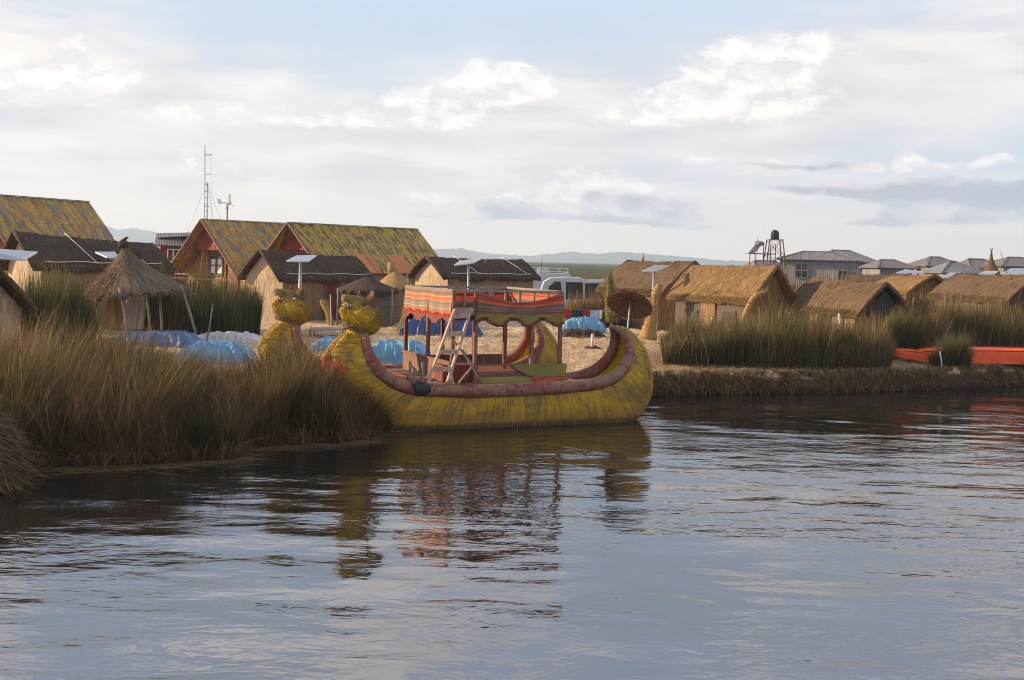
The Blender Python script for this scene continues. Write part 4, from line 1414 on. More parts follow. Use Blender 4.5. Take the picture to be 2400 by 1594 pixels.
chalet('steep mossy-roofed chalet with yellow plank front, nearest the mast', (473, 514, 80), R(50), 9.5, 4.1, 2.55, 'roof_moss_a', oranges=((0.62, 0.90, 0.55, 0.98),), seed=1)
chalet('steep chalet with yellow-green roof and three orange roof sheets', (676, 522, 71), R(50), 11.3, 3.3, 3.0, 'roof_moss_b', oranges=((0.30, 0.43, 0.62, 1.0), (0.56, 0.69, 0.62, 1.0), (0.80, 0.95, 0.60, 1.0)), full=False, seed=2)
chalet('steep mossy-roofed chalet cut off by the left edge', (-60, 453, 64.8), R(65.5), 8.6, 4.2, 2.6, 'roof_moss_a', full=False, seed=3)


# red shack with lattice window
def cloth_grid(a, b_, c, d_, nu, nv, fn):
    """corner points a(top-left) b(top-right) c(bottom-right) d(bottom-left); fn(u, v) -> Vector offset"""
    rows, uvs = [], []
    for j in range(nv + 1):
        v = j / nv
        rows.append([a.lerp(b_, i / nu).lerp(d_.lerp(c, i / nu), v) + fn(i / nu, v) for i in range(nu + 1)])
        uvs.append([(i / nu * (b_ - a).length, 1 - v) for i in range(nu + 1)])
    return rows, uvs


sp = P(372, 628, 90)
t = thing('red_shack', 'small red plank shack with rusty roof beside the chalet', 'shack', (sp.x, 90, 0.7))
dd, pp = Vector((0.93, 0.36, 0)), Vector((0.36, -0.93, 0))
o0 = Vector((sp.x + 0.1, 90, 0))
zt_ = P(374, 575, 90).z
mb = MB()
mb.obox(o0 + dd * 1.9 - pp * 1.5 + Vector((0, 0, (0.7 + zt_) / 2)), dd * 1.9, pp * 1.5, (0, 0, (zt_ - 0.7) / 2))
mb.build('wall', 'red_planks', t)
mb = MB()
rows = [[o0 - dd * 0.5 + pp * 0.5 + Vector((0, 0, zt_ + 0.02)), o0 + dd * 4.2 + pp * 0.5 + Vector((0, 0, zt_ - 0.1))], [o0 - dd * 0.1 - pp * 3.2 + Vector((0, 0, zt_ + 1.0)), o0 + dd * 4.2 - pp * 3.2 + Vector((0, 0, zt_ + 1.2))]]
mb.grid(rows, smooth=False)
mb.grid([[p - Vector((0, 0, 0.08)) for p in r] for r in rows], smooth=False, flip=True)
mb.build('roof', 'tin_rust', t)
mb = MB()
for k in range(5):
    mb.obox(o0 + pp * 0.04 + dd * (0.55 + k * 0.42) + Vector((0, 0, zt_ - 1.25)), dd * 0.035, pp * 0.03, (0, 0, 1.0))
for k in range(3):
    mb.obox(o0 + pp * 0.045 + dd * 1.4 + Vector((0, 0, zt_ - 2.2 + k * 0.95)), dd * 0.9, pp * 0.03, (0, 0, 0.035))
w_ = mb.build('window', 'white', t)
mb = MB()
mb.obox(o0 + pp * 0.015 + dd * 1.4 + Vector((0, 0, zt_ - 1.25)), dd * 0.88, pp * 0.01, (0, 0, 0.98))
mb.build('pane', 'glass', w_)
for kk in (1,):
    mb = MB()
    q0 = P(400, 560, 92)
    mb.obox(q0 + Vector((1.0, 0, 0.2)), (1.7, 0.3, 0.15), (0.1, 0.6, 0.0), (0, 0, 0.03))
    mb.build('upper_roof', 'tin_grey', t)

# ------------------------------------------------------------------ conical pavilion
def cone_roof(mb, apex, r, zr, ze, n=44, flare=1.5, tuft=True, seed=0, layers=1, tilt=None):
    rows, uvs = [], []
    ns = 12
    for j in range(ns + 1):
        k = j / ns
        rr = 0.05 + (r - 0.05) * k
        z = zr - (zr - ze) * (k ** (1 / flare))
        row, uv = [], []
        for i in range(n):
            a = i / n * 6.2832
            w = 1 + 0.025 * fbm((math.cos(a) * 3, math.sin(a) * 3, k * 2 + seed))
            zz = z + 0.02 * fbm((a * 5, k * 4, seed))
            if j == ns:
                zz -= 0.12 if i % 2 else 0.0
            row.append(Vector((apex[0] + rr * w * math.cos(a), apex[1] + rr * w * math.sin(a), zz)))
            uv.append((a * r * 0.8, k * r))
        rows.append(row); uvs.append(uv)
    mb.grid(rows, uvs, closed=True)
    mb.grid([[p - Vector((0, 0, 0.07)) for p in row] for row in rows], uvs, closed=True, flip=True)


gb = G(335, 800)
gY = gb.y + 0.3
gx = P(292, 600, gY).x
zr = P(292, 573, gY).z
zeave = P(318, 690, gY).z
rad = (P(440, 670, gY).x - P(193, 700, gY).x) / 2
gx = (P(440, 670, gY).x + P(193, 700, gY).x) / 2
t = thing('reed_pavilion', 'round open pavilion with conical thatched roof on wooden poles', 'pavilion', (gx, gY, 0.72))
mb = MB()
apx = P(292, 600, gY).x
# shear the cone so that its tip stands left of its middle
sub = MB()
cone_roof(sub, (0, 0), rad, zr, zeave + 0.02, 46, 1.28, seed=3)
for v in range(len(sub.v)):
    x_, y_, z_ = sub.v[v]
    k = max(0, (z_ - zeave) / (zr - zeave))
    sub.v[v] = (x_ + gx + (apx - gx) * k, y_ * 0.95 + gY, z_ + (x_ / rad) * 0.24 * (1 - k))
sub.build('roof', 'thatch_mid', t)
n = 4200
th = rng.uniform(0, 6.283, n); kk = np.sqrt(rng.uniform(0.01, 1.0, n))
zz = zr - (zr - zeave) * kk ** (1 / 1.28)
kz = (zz - zeave) / (zr - zeave)
root_ = np.stack([gx + (apx - gx) * kz + rad * kk * np.cos(th), gY + rad * 0.95 * kk * np.sin(th), zz + 0.03 + np.cos(th) * kk * 0.16 * (1 - kz)], 1)
ln = rng.uniform(0.15, 0.4, n)
cc = pick(n, ['tan', 'brown', 'dark'], [0.45, 0.4, 0.15], 0.3)
fo = blades('loose_reeds', root_, -ln * 0.55, np.stack([np.cos(th), np.sin(th)], 1) * ln[:, None] * 0.85, rng.uniform(0.015, 0.035, n), np.zeros(n), cc, cc, 2, parent=t)
fo['kind'] = 'stuff'
mb = MB()
mb.tube([(apx - 0.05, gY, zr - 0.12), (apx - 0.05, gY, zr + 0.05), (apx - 0.02, gY, zr + 0.16)], [0.19, 0.21, 0.10], 9, jitter=0.1)
mb.tube([(apx + 0.2, gY + 0.3, zr - 0.5), (apx + 0.24, gY + 0.3, zr - 0.2), (apx + 0.22, gY + 0.3, zr - 0.12)], [0.3, 0.28, 0.1], 9, jitter=0.1)
mb.build('finial', 'thatch_dark', t)
for (p0, p1, dy) in (((224, 706), (236, 788), -0.3), ((279, 678), (303, 803), -1.7), ((371, 672), (380, 780), 1.5), ((424, 672), (462, 794), -0.4), ((343, 690), (352, 775), 1.9)):
    mb = MB()
    Yp = gY + dy
    a = P(p0[0], p0[1] - 4, Yp)
    b_ = P(p1[0], p1[1], Yp)
    f = (a.z - 0.7) / max(0.01, (a.z - b_.z))
    b_ = a.lerp(b_, f)
    mb.tube([a, a.lerp(b_, 0.5) + Vector((0.02, 0, 0)), b_], [0.045, 0.05, 0.055], 8)
    mb.build('pole', 'wood_grey', t)
# cloth hung inside
a, b_, c_, d_ = P(300, 690, gY - 0.2), P(346, 680, gY + 0.5), P(336, 772, gY + 0.5), P(284, 770, gY - 0.2)
rows, uvs = cloth_grid(a, b_, c_, d_, 16, 10, lambda u, v: Vector((0, 0.06 * math.sin(u * 22) * (0.3 + v), 0)))
mb = MB()
mb.grid(rows, uvs)
mb.grid([[p + Vector((0, 0.012, 0)) for p in r] for r in rows], uvs, flip=True)
o = mb.build('cloth', 'curtain', None)
tag(o, 'grey cloth hung as a wall under the round pavilion roof', 'cloth')
# back of a reed box inside
rows, uvs = cloth_grid(P(250, 692, gY + 0.9), P(290, 684, gY + 0.9), P(286, 772, gY + 0.9), P(248, 772, gY + 0.9), 8, 6, lambda u, v: Vector((0, 0.04 * math.sin(u * 9), 0)))
mb = MB()
mb.grid(rows, uvs); mb.grid([[p + Vector((0, 0.03, 0)) for p in r] for r in rows], uvs, flip=True)
tag(mb.build('reed_screen', 'mat_wall', None), 'brown woven reed screen left of the grey cloth', 'screen')
# bird perched on the tip
bp = P(291, 563, gY)
mb = MB()
mb.tube([bp + Vector((-0.13, 0, -0.05)), bp + Vector((-0.05, 0, -0.01)), bp + Vector((0.03, 0, 0.03)), bp + Vector((0.08, 0, 0.08)), bp + Vector((0.12, 0, 0.09)), bp + Vector((0.17, 0, 0.08))], [0.012, 0.05, 0.065, 0.045, 0.035, 0.004], 9)
mb.tube([bp + Vector((0.0, 0, 0)), Vector((bp.x + 0.01, bp.y, zr + 0.12))], 0.006, 5)
mb.tube([bp + Vector((0.03, 0.02, 0)), Vector((bp.x + 0.03, bp.y + 0.02, zr + 0.12))], 0.006, 5)
tag(mb.build('bird', 'black', None), 'small dark bird perched on the pavilion roof tip', 'bird')

# straw cone hut, small awning cone, far finial cone
cb = P(925, 690, 58)
t = thing('straw_cone_hut', 'golden conical straw hut with a stubby top behind the boats', 'hut', (cb.x, 58, 0.72))
mb = MB()
cone_roof(mb, (cb.x, 58), 1.12, P(918, 628, 58).z, P(925, 672, 58).z, 36, 1.25, seed=8)
mb.build('roof', 'straw_bundle', t)
mb = MB()
zt0 = P(918, 640, 58).z
mb.tube([(P(917, 640, 58).x, 58, zt0 - 0.2), (P(917, 640, 58).x, 58, zt0 + 0.55)], [0.16, 0.2], 9, jitter=0.08)
mb.build('finial', 'straw_bundle', t)
mb = MB()
mb.tube([(cb.x, 58, 0.7), (cb.x, 58, 2.0), (cb.x, 58, P(925, 674, 58).z)], [0.95, 0.98, 0.95], 24, cap=False)
mb.build('wall', 'mat_wall', t)

ab = P(860, 672, 55)
t = thing('reed_awning', 'dark low conical thatch awning at the end of the long hut', 'awning', (ab.x, 55, 0.72))
mb = MB()
cone_roof(mb, (ab.x, 55), 1.5, P(880, 648, 55).z, P(880, 680, 55).z, 40, 1.0, seed=9)
mb.build('roof', 'thatch_dark', t)
mb = MB()
mb.tube([(ab.x + 0.1, 55.2, 0.7), (ab.x + 0.1, 55.2, P(880, 678, 55).z)], [1.25, 1.25], 20, cap=False)
mb.build('wall', 'mat_grey', t)
for dx in (-1.25, 1.3):
    mb = MB()
    mb.tube([(ab.x + dx, 54.2, 0.7), (ab.x + dx, 54.2, P(880, 676, 55).z)], 0.04, 7)
    mb.build('pole', 'wood_grey', t)

fcx = P(2323, 620, 80)
t = thing('straw_cone_hut', 'far dark straw cone with forked tip above the tin roofs', 'hut', (fcx.x, 80, 0.72))
mb = MB()
cone_roof(mb, (fcx.x, 80), 0.95, P(2323, 595, 80).z, P(2323, 655, 80).z, 26, 1.5, seed=10)
mb.build('roof', 'thatch_brown', t)
mb = MB()
zt0 = P(2323, 600, 80).z
mb.tube([(fcx.x, 80, zt0 - 0.1), (fcx.x, 80, zt0 + 0.35)], [0.10, 0.05], 7)
for s_ in (-1, 1):
    mb.tube([(fcx.x, 80, zt0 + 0.3), (fcx.x + s_ * 0.1, 80, zt0 + 0.55)], [0.05, 0.015], 6)
mb.build('finial', 'thatch_brown', t)
mb = MB()
mb.tube([(fcx.x, 80, 0.7), (fcx.x, 80, P(2323, 657, 80).z)], [0.8, 0.8], 16, cap=False)
mb.build('wall', 'mat_wall', t)


# ------------------------------------------------------------------ solar panels on posts
def solar(label, foot_px, Y, corners, post_w=0.09, base=0.72, white=True):
    pts = [P(px_, py_, Y + dy) for (px_, py_, dy) in corners]
    c = sum(pts, Vector((0, 0, 0))) / 4
    t = thing('solar_array', label, 'solar panel', (c.x, c.y, base), 'solar panels on posts')
    n = (pts[1] - pts[0]).cross(pts[3] - pts[0]).normalized()
    if n.z < 0:
        n = -n
    mb = MB()
    lo = [p - n * 0.05 for p in pts]
    mb.add(pts + lo, [(0, 1, 2, 3), (7, 6, 5, 4), (0, 4, 5, 1), (1, 5, 6, 2), (2, 6, 7, 3), (3, 7, 4, 0)])
    fr = mb.build('frame', 'panel_back', t)
    mb = MB()
    q = [p.lerp(c, 0.06) + n * 0.004 for p in pts]
    mb.add(q, [(0, 1, 2, 3)])
    mb.build('cells', 'cell', fr)
    if foot_px is not None:
        mb = MB()
        x0 = P(foot_px, 640, c.y).x
        mb.tube([(x0, c.y, base - 0.1), (x0, c.y, c.z - 0.12)], post_w / 2, 9)
        mb.bar((x0, c.y, c.z - 0.3), (x0 + (c.x - x0), c.y, c.z - 0.06), 0.05)
        mb.build('post', 'metal', t)
    return t


solar('pale solar panel at the left edge before the dark roped hut', -40, 30, ((-60, 579, -0.4), (88, 590, 0.3), (56, 608, -0.6), (-90, 596, -1.0)))
solar('small solar panel partly hidden behind the pavilion roof', 300, 43.5, ((223, 590, 0.2), (268, 590, 0.7), (285, 606, 0.0), (250, 602, -0.4)))
solar('solar panel on a tall grey pole above the left boat head', 704, 47, ((695, 599, 0.4), (742, 598, 0.4), (722, 612, -0.5), (671, 611, -0.5)), 0.13)
solar('thin tilted solar panel on a dark pole over the pale gabled hut', 1098, 52, ((1078, 611, 0.3), (1130, 604, 0.3), (1110, 615, -0.3), (1064, 621, -0.3)), 0.1)
solar('white solar panel on a pole before the brown thatched hut', 1533, 52, ((1535, 621, 0.4), (1567, 622, 0.4), (1540, 634, -0.3), (1504, 635, -0.3)), 0.13)
for k, (lab, cs, Y) in enumerate((('grey solar panel lying above the small golden hut roof', ((2122, 631, 0.5), (2165, 637, 0.5), (2130, 644, -0.5), (2100, 639, -0.5)), 70),
                                  ('pale solar panel behind the small golden hut, beside the larger one', ((2225, 639, 0.5), (2250, 639, 0.5), (2240, 650, -0.5), (2205, 650, -0.5)), 70),
                                  ('long solar panel above the hut roof at the right edge', ((2370, 629, 0.5), (2440, 629, 0.5), (2430, 643, -0.5), (2345, 642, -0.5)), 62),
                                  ('narrow pale solar panel left of the long one at the right edge', ((2310, 635, 0.5), (2340, 635, 0.5), (2330, 642, -0.5), (2292, 642, -0.5)), 62))):
    solar(lab, (cs[0][0] + cs[3][0]) / 2 + 20, Y, cs)


# ------------------------------------------------------------------ tin sheds beyond the huts
def shed(label, px0, px1, pyw, pyr, Y, depth, yaw, roofm, wallm='tin_wall', windows=(), hip=0.35, door=None, ridge_shift=0.0):
    L = (px1 - px0) / FPX * Y
    yr = R(yaw)
    d = Vector((math.cos(yr), math.sin(yr), 0))
    q = Vector((math.sin(yr), -math.cos(yr), 0))
    L = L / max(0.5, math.cos(yr))
    zw = P(px0, pyw, Y).z
    zr = P((px0 + px1) / 2, pyr, Y).z
    o0 = P(px0, 640, Y); o0.z = 0
    base = 0.6
    t = thing('tin_shed', label, 'shed', (o0.x, o0.y, base), 'tin-roofed sheds behind the huts')
    mb = MB()
    cs = [o0, o0 + d * L, o0 + d * L - q * depth, o0 - q * depth]
    for i in range(4):
        a, b_ = cs[i], cs[(i + 1) % 4]
        mb.add([(a.x, a.y, base), (b_.x, b_.y, base), (b_.x, b_.y, zw), (a.x, a.y, zw)], [(0, 1, 2, 3)])
    mb.build('wall', wallm, t)
    ov = 0.35
    e = [o0 - d * ov + q * ov, o0 + d * (L + ov) + q * ov, o0 + d * (L + ov) - q * (depth + ov), o0 - d * ov - q * (depth + ov)]
    r1 = o0 + d * (L * (hip + ridge_shift)) - q * depth / 2
    r2 = o0 + d * (L * (1 - hip + ridge_shift)) - q * depth / 2
    zo = zw - 0.04
    V = [Vector((p.x, p.y, zo)) for p in e] + [Vector((r1.x, r1.y, zr)), Vector((r2.x, r2.y, zr))]
    mb = MB()
    F = [(0, 1, 5, 4), (1, 2, 5), (2, 3, 4, 5), (3, 0, 4)]
    mb.add(V, F)
    mb.add([v - Vector((0, 0, 0.08)) for v in V], [f[::-1] for f in F])
    for i in range(4):
        a, b_ = V[i], V[(i + 1) % 4]
        mb.add([a, b_, b_ - Vector((0, 0, 0.08)), a - Vector((0, 0, 0.08))], [(0, 3, 2, 1)])
    ro = mb.build('roof', roofm, t)
    mb = MB()
    for i, j in ((0, 4), (1, 5), (4, 5)):
        mb.bar(V[i] + Vector((0, 0, 0.03)), V[j] + Vector((0, 0, 0.03)), 0.16, 0.05)
    mb.build('ridge_cap', 'tin_grey', ro)
    for (s0, s1, z0, z1) in windows:
        zc = base + (zw - base) * (z0 + z1) / 2
        c = o0 + d * L * (s0 + s1) / 2
        mb = MB()
        w2, h2 = L * (s1 - s0) / 2, (zw - base) * (z1 - z0) / 2
        for sx in (-1, 0, 1):
            mb.obox(c + d * w2 * sx + q * 0.05 + Vector((0, 0, zc)), d * 0.05, q * 0.05, (0, 0, h2))
        for sz in (-1, 0, 1):
            mb.obox(c + q * 0.055 + Vector((0, 0, zc + h2 * sz)), d * (w2 + 0.05), q * 0.05, (0, 0, 0.05))
        wn = mb.build('window', 'wood_grey', t)
        mb = MB()
        mb.obox(c + q * 0.02 + Vector((0, 0, zc)), d * w2, q * 0.015, (0, 0, h2))
        mb.build('pane', 'glass', wn)
    return t


shed('large grey tin shed with rusty hipped roof and two dark windows', 1827, 2000, 606, 589, 120, 6, -14, 'tin_rust', windows=((0.20, 0.36, 0.55, 0.9), (0.74, 0.86, 0.35, 0.75)), hip=0.3)
shed('grey tin shed with clean blue-grey roof behind the rusty shed', 1945, 2058, 611, 586, 132, 7, 8, 'tin_grey', hip=0.3)
shed('low rusty-roofed shed right of the clean grey shed', 2062, 2145, 626, 609, 112, 4.5, 6, 'tin_rust', windows=((0.2, 0.4, 0.4, 0.9),), hip=0.28)
shed('mid rusty-roofed shed with small chimney in the right background', 2175, 2262, 622, 602, 116, 5, 6, 'tin_rust', windows=((0.1, 0.25, 0.3, 0.8),), hip=0.35)
shed('shed with pale grey roof in front of the rusty roofs at right', 2212, 2305, 637, 613, 98, 4.0, 4, 'tin_grey', hip=0.42)
shed('dark rusty-roofed shed below the far straw cone', 2278, 2345, 628, 607, 108, 4.5, 2, 'tin_rust', hip=0.2)
shed('grey-roofed shed at the right edge behind the solar panels', 2352, 2470, 622, 603, 105, 5, 4, 'tin_rust', windows=((0.3, 0.45, 0.3, 0.8),), hip=0.35)
shed('low wooden shed behind the solar water heater stand', 1775, 1840, 624, 611, 126, 3.5, 10, 'tin_rust', 'wood', hip=0.1)
shed('tiny grey-roofed shed between the two rusty-roofed sheds', 2148, 2180, 626, 617, 118, 3, 4, 'tin_grey', hip=0.3)
# leaning pole
mb = MB()
mb.tube([P(2360, 640, 60), P(2348, 600, 60), P(2343, 585, 60)], [0.03, 0.02, 0.012], 6)
tag(mb.build('pole', 'wood_grey', None), 'thin pole leaning above the roofs at the right edge', 'pole')

# second island that carries the sheds
mb = MB()
rows = []
for j, (yy, zz) in enumerate(((94, -0.4), (95, 0.6), (110, 0.62), (145, 0.6))):
    rows.append([(x_, yy + (1.2 * fbm((x_ * 0.2, j, 0)) if j < 2 else 0), zz) for x_ in np.linspace(22, 90, 60)])
mb.grid(rows)
structure(mb.build('ground', 'straw_ground'))['label'] = 'far straw island under the tin sheds'

# water tank on a stand, solar water heater
Yt = 118
tp = P(1816, 561, Yt)
t = thing('water_tower', 'black water tank standing on a tall lattice stand', 'water tower', (tp.x, Yt, 0.6))
rt = (P(1825, 550, Yt).x - P(1806, 550, Yt).x) / 2
mb = MB()
zt, zb = P(1816, 539, Yt).z, P(1816, 561, Yt).z
mb.tube([(tp.x, Yt, zb), (tp.x, Yt, zb + (zt - zb) * 0.72), (tp.x, Yt, zb + (zt - zb) * 0.86), (tp.x, Yt, zt - 0.05), (tp.x, Yt, zt)], [rt, rt, rt * 0.75, rt * 0.45, rt * 0.4], 20)
for k in range(3):
    mb.tube([(tp.x, Yt, zb + 0.15 + k * 0.2), (tp.x, Yt, zb + 0.2 + k * 0.2)], [rt * 1.04] * 2, 20)
mb.build('tank', 'black', t)
mb = MB()
pw = (P(1832, 562, Yt).x - P(1798, 562, Yt).x) / 2
mb.box(tp.x - pw, tp.x + pw, Yt - pw, Yt + pw, zb - 0.1, zb - 0.01)
mb.build('platform', 'wood', t)
bw = (P(1836, 600, Yt).x - P(1796, 600, Yt).x) / 2 * 1.25
ztp = zb - 0.1
for sx in (-1, 1):
    for sy in (-1, 1):
        mb = MB()
        mb.bar((tp.x + sx * pw * 0.9, Yt + sy * pw * 0.9, ztp), (tp.x + sx * bw * 1.3, Yt + sy * bw, 0.5), 0.1)
        mb.build('leg', 'wood_brown', t)
mb = MB()
for lv in range(4):
    z0 = ztp - lv * (ztp - 0.8) / 4
    z1 = ztp - (lv + 1) * (ztp - 0.8) / 4
    f0, f1 = (ztp - z0) / ztp, (ztp - z1) / ztp
    w0, w1 = pw * 0.9 + (bw * 1.3 - pw) * f0, pw * 0.9 + (bw * 1.3 - pw) * f1
    for sy in (-1, 1):
        mb.bar((tp.x - w0, Yt + sy * pw, z0), (tp.x + w1, Yt + sy * pw, z1), 0.05)
        mb.bar((tp.x + w0, Yt + sy * pw, z0), (tp.x - w1, Yt + sy * pw, z1), 0.05)
mb.build('bracing', 'wood_brown', t)

hp = P(1775, 590, Yt)
t = thing('solar_water_heater', 'solar water heater on a timber stand left of the tank', 'water heater', (hp.x, Yt, 0.6))
mb = MB()
a, b_, c_, d_ = P(1754, 592, Yt - 0.8), P(1768, 593, Yt + 0.8), P(1786, 572, Yt + 0.8), P(1772, 570, Yt - 0.8)
mb.add([a, b_, c_, d_] + [p + Vector((0, 0, -0.08)) for p in (a, b_, c_, d_)], [(0, 1, 2, 3), (7, 6, 5, 4), (0, 4, 5, 1), (1, 5, 6, 2), (2, 6, 7, 3), (3, 7, 4, 0)])
mb.build('collector', 'white', t)
mb = MB()
mb.tube([P(1774, 569, Yt - 0.9), P(1787, 571, Yt + 0.9)], 0.22, 14)
mb.build('cylinder_tank', 'metal', t)
mb = MB()
z_ = P(1770, 593, Yt).z
x0, x1 = P(1750, 593, Yt).x, P(1815, 593, Yt).x
mb.box(x0, x1, Yt - 1, Yt + 1, z_ - 0.12, z_ - 0.02)
mb.build('platform', 'wood_grey', t)
for xx in (x0 + 0.15, x0 + 0.7, (x0 + x1) / 2 + 0.1, x1 - 0.6, x1 - 0.1):
    mb = MB()
    mb.bar((xx, Yt - 0.95, z_ - 0.1 + (0.9 if xx > x0 + 1.0 else 0)), (xx - 0.08, Yt - 0.95, 0.5), 0.08)
    mb.build('leg', 'wood_brown', t)
mb = MB()
for px_ in (1776, 1790):
    mb.bar(P(px_, 593, Yt), P(px_, 556 + (px_ - 1776), Yt), 0.04)
mb.build('pipe', 'steel_dark', t)

# ------------------------------------------------------------------ mast and wind turbine
Ym = 84
t = thing('radio_mast', 'thin lattice radio mast rising behind the chalet ridge', 'mast', (P(482, 500, Ym).x, Ym, 0.7))
mb = MB()
x0 = P(483, 500, Ym).x
ztop, zmid = P(479, 341, Ym).z, P(480, 428, Ym).z
for dx, dy in ((0, 0), (0.23, 0), (0.12, 0.2)):
    mb.bar((x0 + dx - 0.02, Ym + dy, 0.7), (x0 + dx - 0.14, Ym + dy, zmid), 0.03)
mb.bar((x0 - 0.14, Ym, zmid), (x0 - 0.2, Ym, ztop), 0.04)
mb.bar((x0 + 0.55, Ym, 0.7), (x0 + 0.25, Ym, ztop - 0.6), 0.014)
mb.build('rail', 'steel_dark', t)
mb = MB()
zz = 6.0
while zz < zmid:
    f = (zz - 0.7) / (zmid - 0.7)
    mb.bar((x0 - 0.02 - 0.12 * f, Ym, zz), (x0 + 0.21 - 0.12 * f, Ym, zz), 0.025)
    mb.bar((x0 - 0.02 - 0.12 * f, Ym, zz), (x0 + 0.10 - 0.12 * f, Ym + 0.20, zz + 0.2), 0.015)
    zz += 0.5
for zz in (zmid + 0.6, zmid + 2.0, ztop - 0.65, 7.4):
    mb.bar((x0 - 0.18, Ym, zz), (x0 + 0.32, Ym, zz), 0.025)
mb.build('rungs', 'steel_dark', t)
mb = MB()
for dx, dy in ((-2.2, -1), (3.0, -1.4), (0.6, 4)):
    mb.bar((x0, Ym, zmid), (x0 + dx * 1.2, Ym + dy, 1.0), 0.012)
mb.build('guy_wire', 'steel_dark', t)

Yw = 84
hb = P(535, 476, Yw)
t = thing('wind_turbine', 'small white wind turbine with tail vane behind the ridge', 'wind turbine', (hb.x, Yw, 0.7))
mb = MB()
mb.tube([(P(532, 500, Yw).x, Yw, 0.7), (P(533, 486, Yw).x, Yw, hb.z - 0.1)], 0.07, 8)
mb.build('pole', 'metal', t)
mb = MB()
mb.tube([hb + Vector((-0.3, 0, 0.0)), hb + Vector((0.12, -0.02, 0)), hb + Vector((0.25, -0.05, 0))], [0.07, 0.16, 0.05], 10)
mb.build('hub', 'white', t)
mb = MB()
tv = P(515, 474, Yw)
mb.bar(hb, tv, 0.05)
mb.add([tv + Vector(v) for v in ((-0.2, -0.02, 0.26), (0.05, -0.02, 0.22), (0.22, -0.02, -0.12), (-0.1, -0.02, -0.14))] + [tv + Vector(v) for v in ((-0.2, 0.02, 0.26), (0.05, 0.02, 0.22), (0.22, 0.02, -0.12), (-0.1, 0.02, -0.14))],
       [(0, 1, 2, 3), (7, 6, 5, 4), (0, 4, 5, 1), (1, 5, 6, 2), (2, 6, 7, 3), (3, 7, 4, 0)])
mb.build('tail', 'white', t)
for (px_, py_) in ((538, 455), (550, 486), (529, 489)):
    mb = MB()
    e_ = P(px_, py_, Yw - 0.05)
    mb.bar(hb + Vector((0.15, -0.05, 0)), e_, 0.14, 0.03)
    mb.build('blade', 'white', t)

# ------------------------------------------------------------------ tourist launches
Yl = 72


def extrude_profile(mb, prof, Y0, Y1, shrink=None):
    """prof: list of (x, z); solid between Y0 and Y1"""
    n_ = len(prof)
    a = [Vector((x_, Y0, z_)) for x_, z_ in prof]
    b_ = [Vector((x_, Y1, z_)) for x_, z_ in prof]
    mb.add(a + b_, [tuple(range(n_)), tuple(range(2 * n_ - 1, n_ - 1, -1))] + [(i, n_ + i, n_ + (i + 1) % n_, (i + 1) % n_) for i in range(n_)])


lb = P(1350, 700, Yl)
t = thing('launch', 'white cabin launch with dark windows moored behind the island', 'boat', (lb.x, Yl, 0))
prf = [(px_, py_) for px_, py_ in ((1268, 680), (1276, 660), (1292, 652), (1330, 650), (1362, 651), (1380, 657), (1425, 657), (1500, 660), (1500, 712), (1262, 712))]
mb = MB()
extrude_profile(mb, [(P(a, b_, Yl).x, P(a, b_, Yl).z) for a, b_ in prf], Yl, Yl + 2.2)
mb.build('cabin', 'hull_white', t)
mb = MB()
zh = P(1350, 711, Yl).z
hull_x0, hull_x1 = P(1225, 712, Yl).x, P(1505, 712, Yl).x
rows = []
for i in range(13):
    s_ = i / 12
    x_ = hull_x0 + (hull_x1 - hull_x0) * s_
    w_ = 1.35 * min(1, (0.15 + s_ * 3)) ** 0.6
    rows.append([Vector((x_, Yl + 1.1 - w_, zh + 0.25 * (1 - s_) ** 2)), Vector((x_ + 0.2 * (1 - s_), Yl + 1.1 - w_ * 0.8, 0.3)), Vector((x_ + 0.4 * (1 - s_), Yl + 1.1, -0.3)), Vector((x_ + 0.2 * (1 - s_), Yl + 1.1 + w_ * 0.8, 0.3)), Vector((x_, Yl + 1.1 + w_, zh + 0.25 * (1 - s_) ** 2))])
mb.grid(rows)
mb.grid([[r[0], r[-1]] for r in rows], flip=True)
mb.build('hull', 'hull_white', t)
for pr in (((1283, 690), (1286, 672), (1300, 660), (1314, 660), (1318, 690)), ((1326, 661), (1366, 662), (1366, 702), (1326, 702)), ((1371, 664), (1424, 664), (1424, 700), (1371, 701)), ((1430, 664), (1480, 665), (1480, 700), (1430, 700))):
    mb = MB()
    extrude_profile(mb, [(P(a, b_, Yl).x, P(a, b_, Yl).z) for a, b_ in pr], Yl - 0.03, Yl + 0.02)
    mb.build('window', 'glass', t)

Yk = 86
lb = P(1290, 640, Yk)
t = thing('launch', 'white tour boat with a railed roof deck behind the pale gabled hut', 'boat', (lb.x, Yk, 0))
mb = MB()
extrude_profile(mb, [(P(a, b_, Yk).x, P(a, b_, Yk).z) for a, b_ in ((1215, 644), (1334, 640), (1345, 655), (1350, 690), (1200, 690))], Yk, Yk + 2.4)
mb.build('cabin', 'hull_white', t)
mb = MB()
rows = []
x0, x1 = P(1180, 690, Yk).x, P(1365, 690, Yk).x
for i in range(11):
    s_ = i / 10
    w_ = 1.4 * min(1, 0.2 + 3 * (1 - s_)) ** 0.6
    x_ = x0 + (x1 - x0) * s_
    rows.append([Vector((x_, Yk + 1.2 - w_, 1.6)), Vector((x_, Yk + 1.2 - w_ * 0.8, 0.3)), Vector((x_, Yk + 1.2, -0.3)), Vector((x_, Yk + 1.2 + w_ * 0.8, 0.3)), Vector((x_, Yk + 1.2 + w_, 1.6))])
mb.grid(rows)
mb.grid([[r[0], r[-1]] for r in rows], flip=True)
mb.build('hull', 'hull_white', t)
mb = MB()
